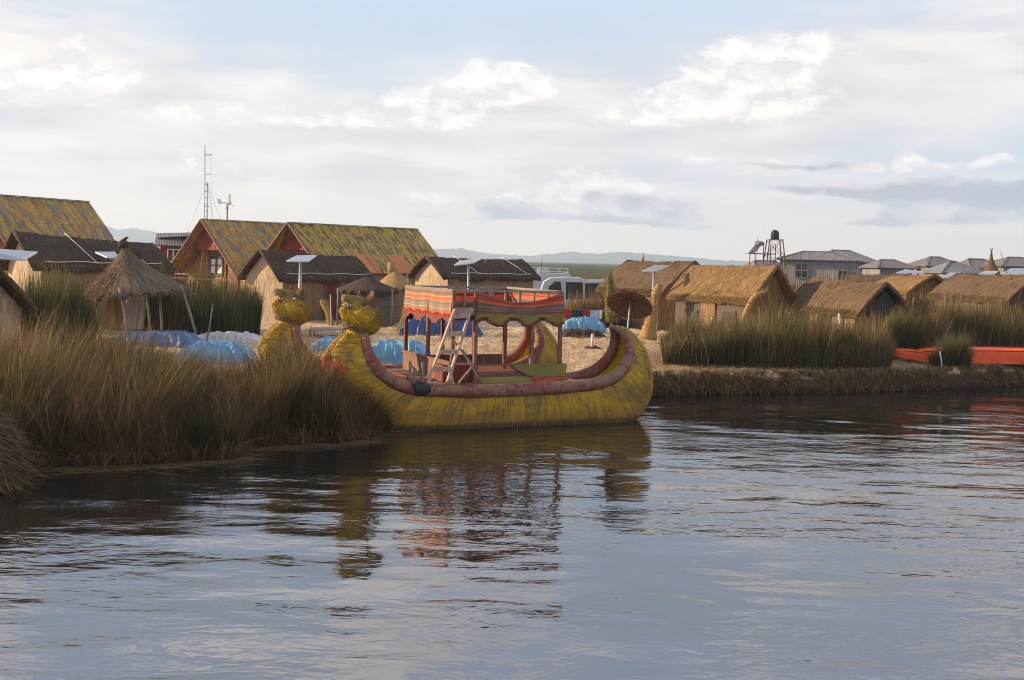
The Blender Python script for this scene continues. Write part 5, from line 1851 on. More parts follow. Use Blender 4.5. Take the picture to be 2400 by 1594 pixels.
for yy in (Yk + 0.1, Yk + 2.3):
    for k, px_ in enumerate((1240, 1263, 1287, 1310, 1331)):
        mb.bar(P(px_, 643, yy), P(px_, 626 + k * 0.8, yy), 0.05)
    for f in (0, 8):
        mb.bar(P(1238, 626 + f, yy), P(1332, 630 + f, yy), 0.045)
mb.build('railing', 'white', t)
mb = MB()
extrude_profile(mb, [(P(a, b_, Yk).x, P(a, b_, Yk).z) for a, b_ in ((1262, 627), (1282, 628), (1288, 645), (1256, 645))], Yk + 0.6, Yk + 1.5)
mb.build('wheelhouse', 'hull_white', t)
mb = MB()
mb.bar(P(1268, 640, Yk + 0.4), P(1271, 602, Yk + 0.4), 0.035)
mb.build('antenna', 'steel_dark', t)


# ------------------------------------------------------------------ tarpaulins over craft stalls
def tarp(label, px0, px1, pyt, pyb, depth, mname, seed=0, slump=0.15, name='tarpaulin', z0=0.72, tall=None, tilt=0.0):
    c = G((px0 + px1) / 2, pyb)
    Y = c.y
    a, b_ = P(px0, pyb, Y), P(px1, pyb, Y)
    L = b_.x - a.x
    hh = (pyb - pyt) / FPX * Y
    t_nx, t_ny = 80, 44
    rows = []
    for j in range(t_ny + 1):
        v = j / t_ny
        row = []
        for i in range(t_nx + 1):
            u = i / t_nx
            x_ = a.x + L * u
            y_ = Y - 0.1 + depth * v
            wv_ = 0.10 * mnoise.noise(Vector((u * 4, v * 4, seed + 20)))
            ex = 1 - min(1, abs(2 * u - 1) * (1 + wv_)) ** 4
            ey = 1 - abs(2 * v - 1) ** 6
            prof_ = max(0, min(ex, ey)) ** 0.6
            f = abs(mnoise.noise(Vector((x_ * 1.6 + y_ * 1.1, y_ * 1.5 - x_ * 0.8, seed)))) * 0.16 + abs(mnoise.noise(Vector((x_ * 3.5 - y_ * 5, y_ * 1.2, seed + 4)))) * 0.07 - 0.06 * max(0, 1 - abs(mnoise.noise(Vector((x_ * 2.6 + y_ * 2.2, y_ * 2.0 - x_, seed + 15)))) * 5) ** 2 - 0.04 * max(0, 1 - abs(mnoise.noise(Vector((x_ * 4.6 - y_ * 3, y_ * 3.0, seed + 17)))) * 5) ** 2
            low_ = 0.25 * slump * mnoise.noise(Vector((x_ * 0.9, y_ * 1.2, seed + 9)))
            z_ = z0 + (hh * 0.95 + low_ * 2 + tilt * (u - 0.5)) * prof_ - f * prof_ * 1.0
            # folds swing the skirt out
            sw_ = 0.16 * (1 - prof_) * mnoise.noise(Vector((x_ * 5, y_ * 5, seed + 2))) + 0.05 * mnoise.noise(Vector((x_ * 11, prof_ * 4, seed + 3)))
            row.append((x_ + sw_, y_ + sw_ - 0.05 * (1 - prof_), z_))
        rows.append(row)
    mb = MB()
    mb.grid(rows)
    o = mb.build(name, mname)
    tag(o, label, 'tarpaulin', 'tarpaulins over goods on the straw')
    return o


tarp('long dark blue tarpaulin under the front of the round pavilion', 250, 456, 777, 812, 1.5, 'tarp_dark', 1)
tarp('low whitish tarpaulin right of the long dark blue one', 452, 606, 779, 800, 1.3, 'tarp_white', 2)
tarp('light blue tarpaulin half hidden by the reeds left of the boat necks', 412, 580, 799, 853, 1.4, 'tarp_light', 3)
tarp('small blue tarpaulin seen between the two boat necks', 728, 815, 792, 822, 1.2, 'tarp_light', 4)
tarp('bright light blue tarpaulin with white creases beside the near neck', 856, 1003, 796, 850, 1.5, 'tarp_light', 5)
tarp('deep blue tarpaulin on a low stall behind the boat deck', 936, 1128, 738, 787, 1.4, 'tarp_deep', 6)
tarp('light blue tarpaulin on a dark heap below the clothes line', 1316, 1420, 742, 783, 1.4, 'tarp_light', 7, tilt=0.12)

# dark heap under that one
c = G(1368, 790)
mb = MB()
rows = []
for j in range(9):
    rows.append([(P(1306, 790, c.y).x + (P(1424, 790, c.y).x - P(1306, 790, c.y).x) * i / 20, c.y - 0.5 + j * 0.18, 0.72 + 0.42 * (1 - abs(j / 4 - 1) ** 3) * (1 - abs(i / 10 - 1) ** 5) * (0.7 + 0.6 * mnoise.noise(Vector((i * 0.6, j * 0.7, 2))))) for i in range(21)])
mb.grid(rows)
tag(mb.build('soil_heap', 'peat'), 'dark heap of rotten reeds under the light blue tarpaulin', 'heap')

# grey board table between the heads
c = G(770, 790)
t = thing('board_table', 'weathered grey board table between the two boat heads', 'table', (c.x, c.y, 0.72))
mb = MB()
x0, x1 = P(722, 770, c.y).x, P(812, 770, c.y).x
zt = P(770, 772, c.y).z
mb.obox(((x0 + x1) / 2, c.y + 0.3, zt), ((x1 - x0) / 2, 0.1, 0.02), (-0.1, 0.7, 0), (0, 0, 0.025))
mb.build('top', 'wood_grey', t)
for xx in (x0 + 0.12, x1 - 0.12):
    for yy in (c.y - 0.2, c.y + 0.8):
        mb = MB()
        mb.bar((xx, yy, 0.7), (xx, yy, zt - 0.02), 0.06)
        mb.build('leg', 'wood_grey', t)
# low dark table in front of the awning
c = G(1290, 762)
t = thing('board_table', 'low whitish bench board before the long hut at the deck posts', 'table', (c.x, c.y, 0.72))
mb = MB()
mb.obox((c.x, c.y, 1.15), (1.3, 0.1, 0), (0, 0.3, 0), (0, 0, 0.03))
mb.build('top', 'white', t)
for dx in (-1.1, 1.1):
    mb = MB()
    mb.bar((c.x + dx, c.y, 0.7), (c.x + dx, c.y, 1.12), 0.07)
    mb.build('leg', 'wood_brown', t)

# ------------------------------------------------------------------ clothes on a line
Yc = 54
mb = MB()
a, b_ = P(1298, 722, Yc), P(1432, 726, Yc)
pts = [a.lerp(b_, i / 16) - Vector((0, 0, 0.06 * math.sin(math.pi * i / 16))) for i in range(17)]
mb.tube(pts, 0.008, 5)
t = thing('clothes_line', 'thin clothes line strung between two sticks beyond the boat deck', 'clothes line', (a.x, Yc, 0.72))
mb.build('line', 'wood_grey', t)
for q in (a, b_):
    mb = MB()
    mb.tube([(q.x, Yc, 0.7), (q.x, Yc, q.z + 0.08)], 0.025, 7)
    mb.build('stick', 'wood_grey', t)
for (nm, lab, p0, p1, dz, mm) in (('garment', 'red garment hanging leftmost on the clothes line', 1319, 1338, 0.40, 'shirt_red'), ('garment', 'black garment on the line between the two red ones', 1339, 1366, 0.46, 'shirt_dark'),
                                  ('garment', 'narrow red garment between the black and the lilac ones', 1368, 1381, 0.42, 'shirt_red'), ('garment', 'pale lilac garment on the clothes line', 1383, 1404, 0.36, 'shirt_lilac'),
                                  ('garment', 'narrow white towel at the end of the clothes line', 1405, 1412, 0.40, 'white')):
    def onl(px_):
        s_ = (px_ - 1298) / 134
        return a.lerp(b_, s_) - Vector((0, 0, 0.06 * math.sin(math.pi * s_)))
    A_, B_ = onl(p0), onl(p1)
    rows, uvs = cloth_grid(A_, B_, B_ - Vector((0.02, 0, dz)), A_ - Vector((-0.02, 0, dz)), 10, 7, lambda u, v: Vector((0, 0.03 * math.sin(u * 11 + v * 2) * v, -0.02 * math.sin(u * 3) * v)))
    mb = MB()
    mb.grid(rows, uvs); mb.grid([[p + Vector((0, 0.02, 0)) for p in r] for r in rows], uvs, flip=True)
    mb.grid([[r[0], r[0] + Vector((0, 0.02, 0))] for r in rows]); mb.grid([[r[-1], r[-1] + Vector((0, 0.02, 0))] for r in rows])
    tag(mb.build(nm, mm), lab, 'garment', 'washing on the line')

# ------------------------------------------------------------------ tilted reed sunshade
Yp = 41
hub = P(1478, 703, Yp)
axis = Vector((0.30, 0.72, 1.0)).normalized()
t = thing('sunshade', 'tilted round reed sunshade seen from below, on a pale pole', 'sunshade', (P(1461, 770, Yp).x, Yp - 1.0, 0.72))
q = axis.to_track_quat('Z', 'Y')
mb = MB()
rs = 0.80
for k_, flip in ((0, False), (0.02, True)):
    rows, uvs = [], []
    for j in range(7):
        k = j / 6
        r_ = 0.02 + rs * k
        rows.append([hub + q @ Vector((r_ * (1 + (0.035 if (j == 6 and i % 2) else 0)) * math.cos(i / 48 * 6.2832), r_ * math.sin(i / 48 * 6.2832), -0.24 * k + k_)) for i in range(48)])
        uvs.append([(i / 48 * 5, k * 0.8) for i in range(48)])
    mb.grid(rows, uvs, closed=True, flip=flip)
mb.build('canopy', 'thatch_brown', t)
mb = MB()
for fr_ in (0.5, 0.98):
    mb.tube([hub + q @ Vector((rs * fr_ * math.cos(i / 30 * 6.2832), rs * fr_ * math.sin(i / 30 * 6.2832), -0.24 * fr_ - 0.02)) for i in range(31)], 0.014, 5, cap=False)
mb.build('hoop', 'wood_brown', t)
for k in range(8):
    mb = MB()
    a_ = k / 8 * 6.2832
    mb.tube([hub + q @ Vector((0, 0, -0.03)), hub + q @ Vector((rs * 0.98 * math.cos(a_), rs * 0.98 * math.sin(a_), -0.26))], 0.011, 5)
    mb.build('rib', 'wood_brown', t)
mb = MB()
foot = Vector((P(1458, 775, Yp).x, Yp - 1.0, 0.7))
mb.tube([foot, hub], 0.024, 8)
mb.build('pole', 'white_post', t)
n = 240
aa = rng.uniform(0, 6.283, n)
rt_ = np.array([list(hub + q @ Vector((rs * math.cos(a_), rs * math.sin(a_), -0.24))) for a_ in aa])
tpv = np.array([list(q @ Vector((0.12 * math.cos(a_), 0.12 * math.sin(a_), -0.05))) for a_ in aa])
cc = pick(n, ['gold', 'tan'], [0.5, 0.5])
fb = blades('fringe', rt_, tpv[:, 2], tpv[:, :2], np.full(n, 0.03), np.zeros(n), cc, cc, 2, parent=t)
fb['kind'] = 'stuff'


# ------------------------------------------------------------------ reed bundles / posts
def bundle(label, pts, rad, mname, name='reed_bundle', fray=120, fcol=('gold', 'tan'), cat='reed bundle', top_fray=0.5):
    """pts: [(px, py, Y)]"""
    W = [P(*p) for p in pts]
    t = thing(name, label, cat, (W[0].x, W[0].y, W[0].z), 'standing bundles of reeds')
    mb = MB()
    n_ = 12
    arr = catmull([tuple(w) + (r_,) for w, r_ in zip(W, rad)], n_)
    mb.tube([a_[:3] for a_ in arr], [max(0.01, a_[3]) for a_ in arr], 10, jitter=0.07)
    body = mb.build('stems', mname, t)
    if fray:
        ii = rng.integers(0, n_, fray)
        pos = np.array([a_[:3] for a_ in arr])[ii]
        rr = np.array([a_[3] for a_ in arr])[ii]
        th = rng.uniform(0, 6.283, fray)
        pos = pos + np.stack([np.cos(th) * rr, np.sin(th) * rr, np.zeros(fray)], 1)
        cc = pick(fray, list(fcol), [0.5] * len(fcol))
        b__ = blades('loose_stems', pos, rng.uniform(-0.1, 0.5, fray) * top_fray, np.stack([np.cos(th), np.sin(th)], 1) * rng.uniform(0.02, 0.12, (fray, 1)), rng.uniform(0.012, 0.03, fray), np.zeros(fray), cc, cc, 2, parent=t)
        b__['kind'] = 'stuff'
        b__.parent = body
    return t


bundle('bent golden straw bundle leaning right before the large golden hut', [(1729, 800, 45), (1742, 752, 45), (1762, 705, 45), (1778, 690, 45), (1797, 683, 45)], [0.20, 0.14, 0.12, 0.10, 0.04], 'straw_bundle')
bundle('stout golden straw stook at the foot of the solar pole', [(1518, 795, 47), (1523, 765, 47), (1528, 735, 47), (1532, 712, 47)], [0.38, 0.27, 0.2, 0.12], 'straw_bundle', fray=260)
bundle('golden reed plume tied to the solar pole', [(1534, 712, 51), (1538, 690, 51), (1546, 665, 51)], [0.10, 0.22, 0.10], 'straw_bundle', fray=200)
bundle('tall green reed bundle standing left of the sunshade', [(1434, 755, 46), (1432, 720, 46), (1430, 690, 46), (1431, 655, 46)], [0.26, 0.24, 0.18, 0.08], 'green_bundle', fray=320, fcol=('olive', 'tan'), top_fray=1.0)
bundle('green and brown reed bundle left of the upper deck cloth', [(945, 790, 51), (955, 750, 51), (958, 710, 51), (954, 670, 51)], [0.42, 0.30, 0.2, 0.07], 'green_bundle', fray=380, fcol=('olive', 'tan'), top_fray=1.0)
bundle('golden straw plume leaning on the hut by the red door', [(776, 768, 54), (770, 735, 54), (762, 715, 54), (752, 705, 54)], [0.18, 0.14, 0.18, 0.08], 'straw_bundle', fray=200)

for (lab, p0, p1, Y_, r_, mm) in (('white slanting post in the reeds before the low dark-roofed hut', (1972, 812), (1966, 735), 43.0, 0.05, 'white_post'),
                                  ('thin wooden pole beside the left reed bundle', (958, 790), (954, 642), 50, 0.028, 'wood_grey'),
                                  ('thin wooden pole above the tall green reed bundle', (1434, 700), (1434, 634), 46, 0.022, 'wood_grey'),
                                  ('crooked stick in the dark reeds right of the pavilion', (486, 790), (499, 712), 41, 0.03, 'wood_grey'),
                                  ('thin whitish stick before the red hut door', (775, 745), (774, 690), 50, 0.022, 'white_post'),
                                  ('white stake beside the orange canoe', (2206, 850), (2202, 823), 39.5, 0.03, 'white_post'),
                                  ('grey stake among reeds before the long hut at right', (2212, 730), (2214, 695), 46, 0.03, 'wood_grey'),
                                  ('pale stake in the reeds below the small golden hut', (2139, 730), (2141, 698), 46, 0.03, 'white_post')):
    mb = MB()
    a, b_ = P(*p0, Y_), P(*p1, Y_)
    if a.z > 0.72:
        a = a + (a - b_) * ((a.z - 0.7) / (b_.z - a.z))
    mb.tube([a, a.lerp(b_, 0.5) + Vector((0.015, 0, 0)), b_], [r_, r_ * 0.9, r_ * 0.75], 7)
    tag(mb.build('post', mm), lab, 'post')

# white stump and dark mat
c = G(1388, 818)
mb = MB()
mb.tube([(c.x, c.y, 0.7), (c.x, c.y, P(1396, 783, c.y).z)], 0.055, 9)
tag(mb.build('post', 'white_post'), 'short white post standing in a dark mound on the straw', 'post')
mb = MB()
rows = []
x0, x1 = P(1364, 818, c.y).x, P(1414, 818, c.y).x
for j in range(7):
    rows.append([(x0 + (x1 - x0) * i / 12, c.y - 0.25 + j * 0.12, 0.72 + 0.17 * (1 - abs(i / 6 - 1) ** 3) * (1 - abs(j / 3 - 1) ** 2) * (0.8 + 0.5 * mnoise.noise(Vector((i * 0.8, j, 1))))) for i in range(13)])
mb.grid(rows)
tag(mb.build('soil_mound', 'peat'), 'small dark mound around the short white post', 'mound')

# small red flag far behind the brown hut
mb = MB()
fp = P(1507, 612, 100)
mb.bar((fp.x, 100, 0.6), (fp.x, 100, P(1507, 592, 100).z), 0.06)
mb.add([(fp.x - 0.12, 100, fp.z - 0.2), (fp.x + 0.18, 100, fp.z - 0.2), (fp.x, 100, fp.z + 0.65), (fp.x - 0.12, 100.05, fp.z - 0.2), (fp.x + 0.18, 100.05, fp.z - 0.2), (fp.x, 100.05, fp.z + 0.65)], [(0, 1, 2), (5, 4, 3)])
tag(mb.build('flag', 'red_paint'), 'tiny red pennant above the ridge of the brown hut', 'flag')

# ------------------------------------------------------------------ orange canoe upside down
c = G(2110, 846)
Yo = 41.2
t = thing('canoe', 'upturned orange-red canoe on the straw behind the bank', 'canoe', (P(2270, 840, Yo).x, Yo, 0.72))
x0, x1 = P(2094, 820, Yo).x, P(2440, 820, Yo).x
rows = []
for i in range(31):
    s_ = i / 30
    w_ = 0.48 * min(1.0, (s_ * 3.2) ** 0.6 + 0.03) * (1 if s_ < 0.93 else 1 - 0.3 * (s_ - 0.93) / 0.07)
    hh = 0.54 * (0.55 + 0.45 * min(1, (s_ * 2.6) ** 0.7))
    if s_ > 0.93:
        hh *= 1 - 0.55 * (s_ - 0.93) / 0.07
    z0 = 0.76 + (0.18 * max(0, 1 - s_ * 5))
    rows.append([Vector((x0 + (x1 - x0) * s_, Yo + 0.45 * s_ - w_ * math.cos(a_ / 12 * math.pi) * 1.0, z0 + (hh * max(0.0, math.sin(a_ / 12 * math.pi)) ** 0.62) * (1 - (0.15 if s_ < 0.2 else 0)))) for a_ in range(13)])
mb = MB()
mb.grid(rows)
mb.add([tuple(p) for p in rows[-1]], [tuple(range(13))])
mb.build('hull', 'orange_boat', t)
mb = MB()
for k in (0, -1):
    mb.tube([r_[k] for r_ in rows], 0.03, 6)
mb.build('gunwale', 'orange_boat', t)
mb = MB()
mb.tube([r_[6] + Vector((0, 0, 0.012)) for r_ in rows[1:]], 0.026, 6)
mb.build('keel', 'wood_red', t)
mb = MB()
mb.tube([r_[3] + Vector((0, -0.012, 0.0)) for r_ in rows[2:]], 0.012, 5)
mb.build('rub_strake', 'wood_red', t)

# ================================================================== the twin reed boat
BA = R(24)
BC = Vector((0.10, 28.35, 0))
EU = Vector((math.cos(BA), math.sin(BA), 0))
EP = Vector((-math.sin(BA), math.cos(BA), 0))
boat = thing('reed_boat', 'yellow twin-hulled reed boat with two animal heads and an upper deck', 'boat', (BC.x, BC.y, 0))


def plane_uz(px, py, p):
    a, b_ = derot(px, py)
    dirv = Vector((a, 1, -b_))
    o_ = Vector((0, 0, CAM_H))
    pt = BC + EP * p
    tt = (pt - o_).dot(EP) / dirv.dot(EP)
    w = o_ + dirv * tt
    return (w - BC).dot(EU), w.z


def LW(u, p, z):
    return BC + EU * u + EP * p + Vector((0, 0, z))


HULL = [  # keel px, keel py, gunwale px, py, half width, roll radius
    (826, 770, 853, 776, 0.10, 0.085), (783, 792, 856, 797, 0.26, 0.11), (754, 830, 863, 828, 0.44, 0.13), (752, 868, 882, 861, 0.56, 0.145), (790, 915, 912, 889, 0.60, 0.15),
    (850, 962, 950, 906, 0.66, 0.155), (925, 1020, 1010, 914, 0.68, 0.155), (1060, 1040, 1110, 917, 0.70, 0.155), (1210, 1040, 1230, 913, 0.70, 0.155), (1350, 1030, 1340, 906, 0.68, 0.155),
    (1450, 1012, 1410, 896, 0.64, 0.155), (1512, 945, 1452, 874, 0.58, 0.15), (1524, 888, 1474, 838, 0.48, 0.135), (1513, 828, 1473, 803, 0.36, 0.12), (1486, 786, 1459, 778, 0.22, 0.10), (1458, 763, 1441, 766, 0.10, 0.075)]
ctl = []
for (kx, ky, gx_, gy_, w_, r_) in HULL:
    ku, kz = plane_uz(kx, ky, 0)
    gu, gz = plane_uz(gx_, gy_, -w_)
    ctl.append((ku, max(kz, -0.35), gu, gz, w_, r_))
NT_ = 120
CTL = catmull(ctl, NT_)


def hull_section(c, n=22, m=14, bow=0.0):
    K = Vector((c[0], 0, c[1])); Gp = Vector((c[2], 0, c[3]))
    ax = Gp - K
    W_ = c[4]
    outer, inner = [], []
    for i in range(n + 1):
        ph = i / n * math.pi
        k = math.sin(ph) ** 0.75
        wv = -W_ * math.copysign(abs(math.cos(ph)) ** 0.8, math.cos(ph)) * 1.04
        notch = bow * 0.50 * math.exp(-((ph - math.pi / 2) / 0.36) ** 2)
        q = Gp - ax * k * (1 - notch)
        outer.append((q.x, wv, q.z))
    for i in range(m + 1):
        ph = i / m * math.pi
        k = math.sin(ph) ** 0.7 * 0.55
        wv = (W_ * 0.92) * math.cos(ph)
        q = Gp - ax * k
        inner.append((q.x, wv, q.z))
    return outer, inner


# arc length for the texture
arc = [0.0]
for i in range(1, NT_):
    arc.append(arc[-1] + math.hypot((CTL[i][0] + CTL[i][2] - CTL[i - 1][0] - CTL[i - 1][2]) / 2, (CTL[i][1] + CTL[i][3] - CTL[i - 1][1] - CTL[i - 1][3]) / 2))


def strands(name, rows, n, jr, span, width, cols, probs, parent, out=0.008):
    """single reed stems lying on a surface given as rows of points, running across the rows' long side"""
    ni = len(rows)
    A = np.array([[tuple(p) for p in r] for r in rows])
    cen = A.mean(axis=1)
    fi_ = rng.uniform(1, ni - 3, n)
    j0 = rng.uniform(jr[0], jr[1] - span[1], n)
    sp_ = rng.uniform(span[0], span[1], n)
    K = 5
    wd = rng.uniform(width[0], width[1], n) / 2
    skew = rng.normal(0, 0.35, n)
    cc = pick(n, cols, probs, 0.3)
    V = np.zeros((n, K, 2, 3), dtype=np.float32)
    Cc = np.ones((n, K, 2, 4), dtype=np.float32)
    for k in range(K):
        jj = j0 + sp_ * k / (K - 1)
        ii = np.clip(fi_ + skew * k / (K - 1), 0, ni - 2.01)
        i0 = ii.astype(int); a_ = (ii - i0)[:, None]
        q0 = jj.astype(int); b_ = (jj - q0)[:, None]
        p = (A[i0, q0] * (1 - a_) + A[i0 + 1, q0] * a_) * (1 - b_) + (A[i0, q0 + 1] * (1 - a_) + A[i0 + 1, q0 + 1] * a_) * b_
        al = A[i0 + 1, q0] - A[i0, q0]
        al = al / np.maximum(np.linalg.norm(al, axis=1), 1e-6)[:, None]
        ac = A[i0, q0 + 1] - A[i0, q0]
        nn = np.cross(al, ac)
        nn = nn / np.maximum(np.linalg.norm(nn, axis=1), 1e-6)[:, None]
        sgn = np.sign(np.sum(nn * (p - cen[i0]), axis=1))[:, None]
        p = p + nn * sgn * (out + (0.012 if k == K - 1 else 0))
        V[:, k, 0] = p - al * wd[:, None]
        V[:, k, 1] = p + al * wd[:, None]
        Cc[:, k, :, :3] = cc[:, None, :]
    o0 = np.array(parent_origin(parent))
    V = V.reshape(-1, 3) - o0
    base_ = (np.arange(n) * K * 2)[:, None]
    F = np.concatenate([np.concatenate([base_ + 2 * k, base_ + 2 * k + 1, base_ + 2 * k + 3, base_ + 2 * k + 2], 1) for k in range(K - 1)])
    me = bpy.data.meshes.new(name)
    me.from_pydata(V.tolist(), [], F.tolist())
    ca = me.color_attributes.new('Col', 'FLOAT_COLOR', 'POINT')
    ca.data.foreach_set('color', Cc.ravel())
    me.materials.append(M['blade'])
    me.update()
    o = link(name, me, parent)
    o['kind'] = 'stuff'
    return o


PAL['ochre'] = np.array([0.56, 0.335, 0.02]); PAL['ochre2'] = np.array([0.34, 0.22, 0.025])
PAL['pink'] = np.array([0.34, 0.19, 0.14]); PAL['wine'] = np.array([0.17, 0.05, 0.035])


def build_hull(stag, poff, head_seed):
    def T(u, p, z):
        return LW(u + stag, p + poff, z)
    outs, ins, uo, ui = [], [], [], []
    for i, c in enumerate(CTL):
        bow = max(0, 1 - i / (NT_ * 0.30))
        bow = min(1, bow * 2)
        o_, n_ = hull_section(c, bow=bow)
        outs.append([T(*q) for q in o_]); ins.append([T(*q) for q in n_])
        uo.append([(arc[i] + head_seed, k / 22 * 2.6) for k in range(23)])
        ui.append([(arc[i] + head_seed, k / 14 * 1.8) for k in range(15)])
    mb = MB()
    mb.grid(outs, uo)
    h_ = mb.build('hull', 'yellow_hull', boat)
    strands('loose_reeds', outs, 2200, (0.5, 21.5), (1.0, 3.5), (0.005, 0.012), ['ochre', 'ochre2', 'tan'], [0.50, 0.40, 0.10], h_)
    mb = MB()
    mb.grid(ins, ui)
    mb.build('hull_inside', 'yellow_inner', h_)
    for sgn in (-1, 1):
        mb = MB()
        pts = [T(c[2], sgn * c[4], c[3]) for c in CTL]
        pts = pts[::1]
        rr = [c[5] * (1 + 0.03 * fbm((i * 0.4, sgn, head_seed))) for i, c in enumerate(CTL)]
        rr[0] *= 0.5; rr[-1] *= 0.5
        mb.tube(pts, rr, 16, u0=head_seed * 3)
        for k in range(20, NT_ - 6, 7):
            q0, q1 = pts[k], pts[k + 1]
            tdir = (q1 - q0).normalized()
            sy = tdir.cross(EP).normalized()
            sx = sy.cross(tdir).normalized()
            mb.tube([q0 + (sx * math.cos(a_ / 16 * 6.2832) + sy * math.sin(a_ / 16 * 6.2832)) * (rr[k] + 0.004) + tdir * 0.01 * math.sin(a_) for a_ in range(17)], 0.011, 5, cap=False, u0=k * 0.7)
        rl_ = mb.build('gunwale_roll', 'red_roll', h_)
    return h_, T


def build_head(T, hull_obj, ref, seed, pale):
    """head in hull-plane coordinates, built from photograph places of the near head"""
    def H(px, py, p=0.0):
        u, z = plane_uz(px, py, 0)
        return Vector((u, p, z))
    bm = bmesh.new()

    def ball(c, r, sc=(1, 1, 1), rot=None):
        m_ = Matrix.Translation(c)
        if rot:
            m_ = m_ @ rot
        m_ = m_ @ Matrix.Diagonal((r * sc[0], r * sc[1], r * sc[2], 1))
        bmesh.ops.create_icosphere(bm, subdivisions=3, radius=1.0, matrix=m_)

    def seg(a, b_, ra, rb, wa=1.0, wb=1.0, n_=7):
        for k in range(n_ + 1):
            f = k / n_
            ball(a.lerp(b_, f), ra + (rb - ra) * f, (1, wa + (wb - wa) * f, 1))
    ball(H(853, 742), 0.375, (1.0, 1.0, 1.02))
    ball(H(862, 752), 0.33, (0.95, 0.95, 1.05))
    ball(H(846, 722), 0.28, (1.1, 0.95, 0.8))
    ball(H(836, 748), 0.28, (0.9, 0.9, 1.0))
    seg(H(842, 714), H(810, 700), 0.20, 0.105, 1.0, 1.1)
    pass         # upper jaw
    seg(H(834, 749), H(815, 741), 0.23, 0.16, 0.9, 0.85)         # lower jaw root
    seg(H(815, 742), H(805, 729), 0.15, 0.105, 0.95, 0.95)         # lower jaw
    ball(H(808, 697), 0.085, (1, 0.8, 1))
    # neck stub
    seg(H(836, 758), H(838, 775), 0.24, 0.20, 0.95, 0.9, 3)
    me = bpy.data.meshes.new('head')
    bm.to_mesh(me); bm.free()
    tmp = link('head', me)
    md_ = tmp.modifiers.new('r', 'REMESH')
    md_.mode = 'VOXEL'; md_.voxel_size = 0.022
    sm_ = tmp.modifiers.new('s', 'SMOOTH'); sm_.iterations = 6; sm_.factor = 0.5
    dg = bpy.context.evaluated_depsgraph_get()
    ev = tmp.evaluated_get(dg)
    m2 = bpy.data.meshes.new_from_object(ev)
    bpy.data.objects.remove(tmp)
    off = Vector(boat.location)
    cen = H(853, 742)
    n_v = len(m2.vertices)
    co = np.zeros(n_v * 3); m2.vertices.foreach_get('co', co); co = co.reshape(-1, 3)
    loc = co - np.array(cen)
    # texture coordinates: meridians run from the snout over the skull
    axd = np.array((-0.80, 0, 0.60)); axd /= np.linalg.norm(axd)
    up_ = np.array((0.60, 0, 0.80)); sd_ = np.array((0, 1, 0))
    lon = loc @ axd
    aro = np.arctan2(loc @ sd_, loc @ up_)
    neww = np.zeros((n_v, 3))
    for i in range(n_v):
        w_ = T(co[i, 0], co[i, 1], co[i, 2]) - off
        neww[i] = w_
    m2.vertices.foreach_set('co', neww.ravel())
    uvl = m2.uv_layers.new(name='UVMap')
    li = np.zeros(len(m2.loops), dtype=np.int32); m2.loops.foreach_get('vertex_index', li)
    uvd = np.stack([lon[li] * 0.8 + seed, aro[li] * 0.9], 1).astype(np.float32)
    uvl.data.foreach_set('uv', uvd.ravel())
    m2.polygons.foreach_set('use_smooth', np.ones(len(m2.polygons), dtype=bool))
    m2.materials.clear()
    m2.materials.append(M['yellow_head'])
    hd = link('head', m2, boat)

    def TW(v):
        return T(v.x, v.y, v.z)
    # mouth lining
    mb = MB()
    ring = []
    for (a_, b_, r_) in (((834, 727), (806, 712), 0.115),):
        pts = [TW(H(842, 729)), TW(H(832, 725)), TW(H(820, 720)), TW(H(813, 717))]
        mb.tube(pts, [0.17, 0.17, 0.12, 0.05], 12)
    mb.build('mouth', 'mouth', hd)
    mb = MB()
    for k in range(6):
        pz = -0.10 + 0.04 * k
        b0 = TW(H(806 + abs(k - 2.5) * 1.2, 708, pz))
        mb.tube([b0, b0 - Vector((0, 0, 0.06))], [0.014, 0.008], 6)
    for sgn in (-1, 1):
        for (tx, ty) in ((812, 711), (818, 713)):
            b0 = TW(H(tx, ty, sgn * 0.115))
            mb.tube([b0, b0 - Vector((0, 0, 0.06))], [0.018, 0.012], 6)
    for sgn in (-1, 1):
        b0 = TW(H(804, 717, sgn * 0.06))
        mb.tube([b0, b0 + Vector((0, 0, 0.05))], [0.016, 0.006], 6)
    mb.build('teeth', 'white', hd)
    for sgn in (-1, 1):
        e0 = H(846, 715, sgn * 0.25)
        mb = MB()
        mm_ = TW(e0)
        nrm = (TW(e0 + Vector((-0.02, sgn * 0.2, 0.06))) - mm_).normalized()
        sub = bmesh.new()
        bmesh.ops.create_uvsphere(sub, u_segments=14, v_segments=8, radius=1.0)
        qq = nrm.to_track_quat('Z', 'Y')
        mb.add([mm_ - nrm * 0.025 + qq @ Vector((v.co.x * (0.062 if pale else 0.078), v.co.y * 0.040, v.co.z * 0.04)) for v in sub.verts], [tuple(v.index for v in f.verts) for f in sub.faces], smooth=True)
        sub.free()
        ey = mb.build('eye', 'white' if pale else 'black', hd)
        mb = MB()
        mb.tube([mm_ + qq @ Vector((0.098 * math.cos(a_ / 16 * 6.2832), 0.052 * math.sin(a_ / 16 * 6.2832), -0.02)) for a_ in range(17)], 0.014, 5, cap=False)
        mb.build('eye_rim', 'black', ey)
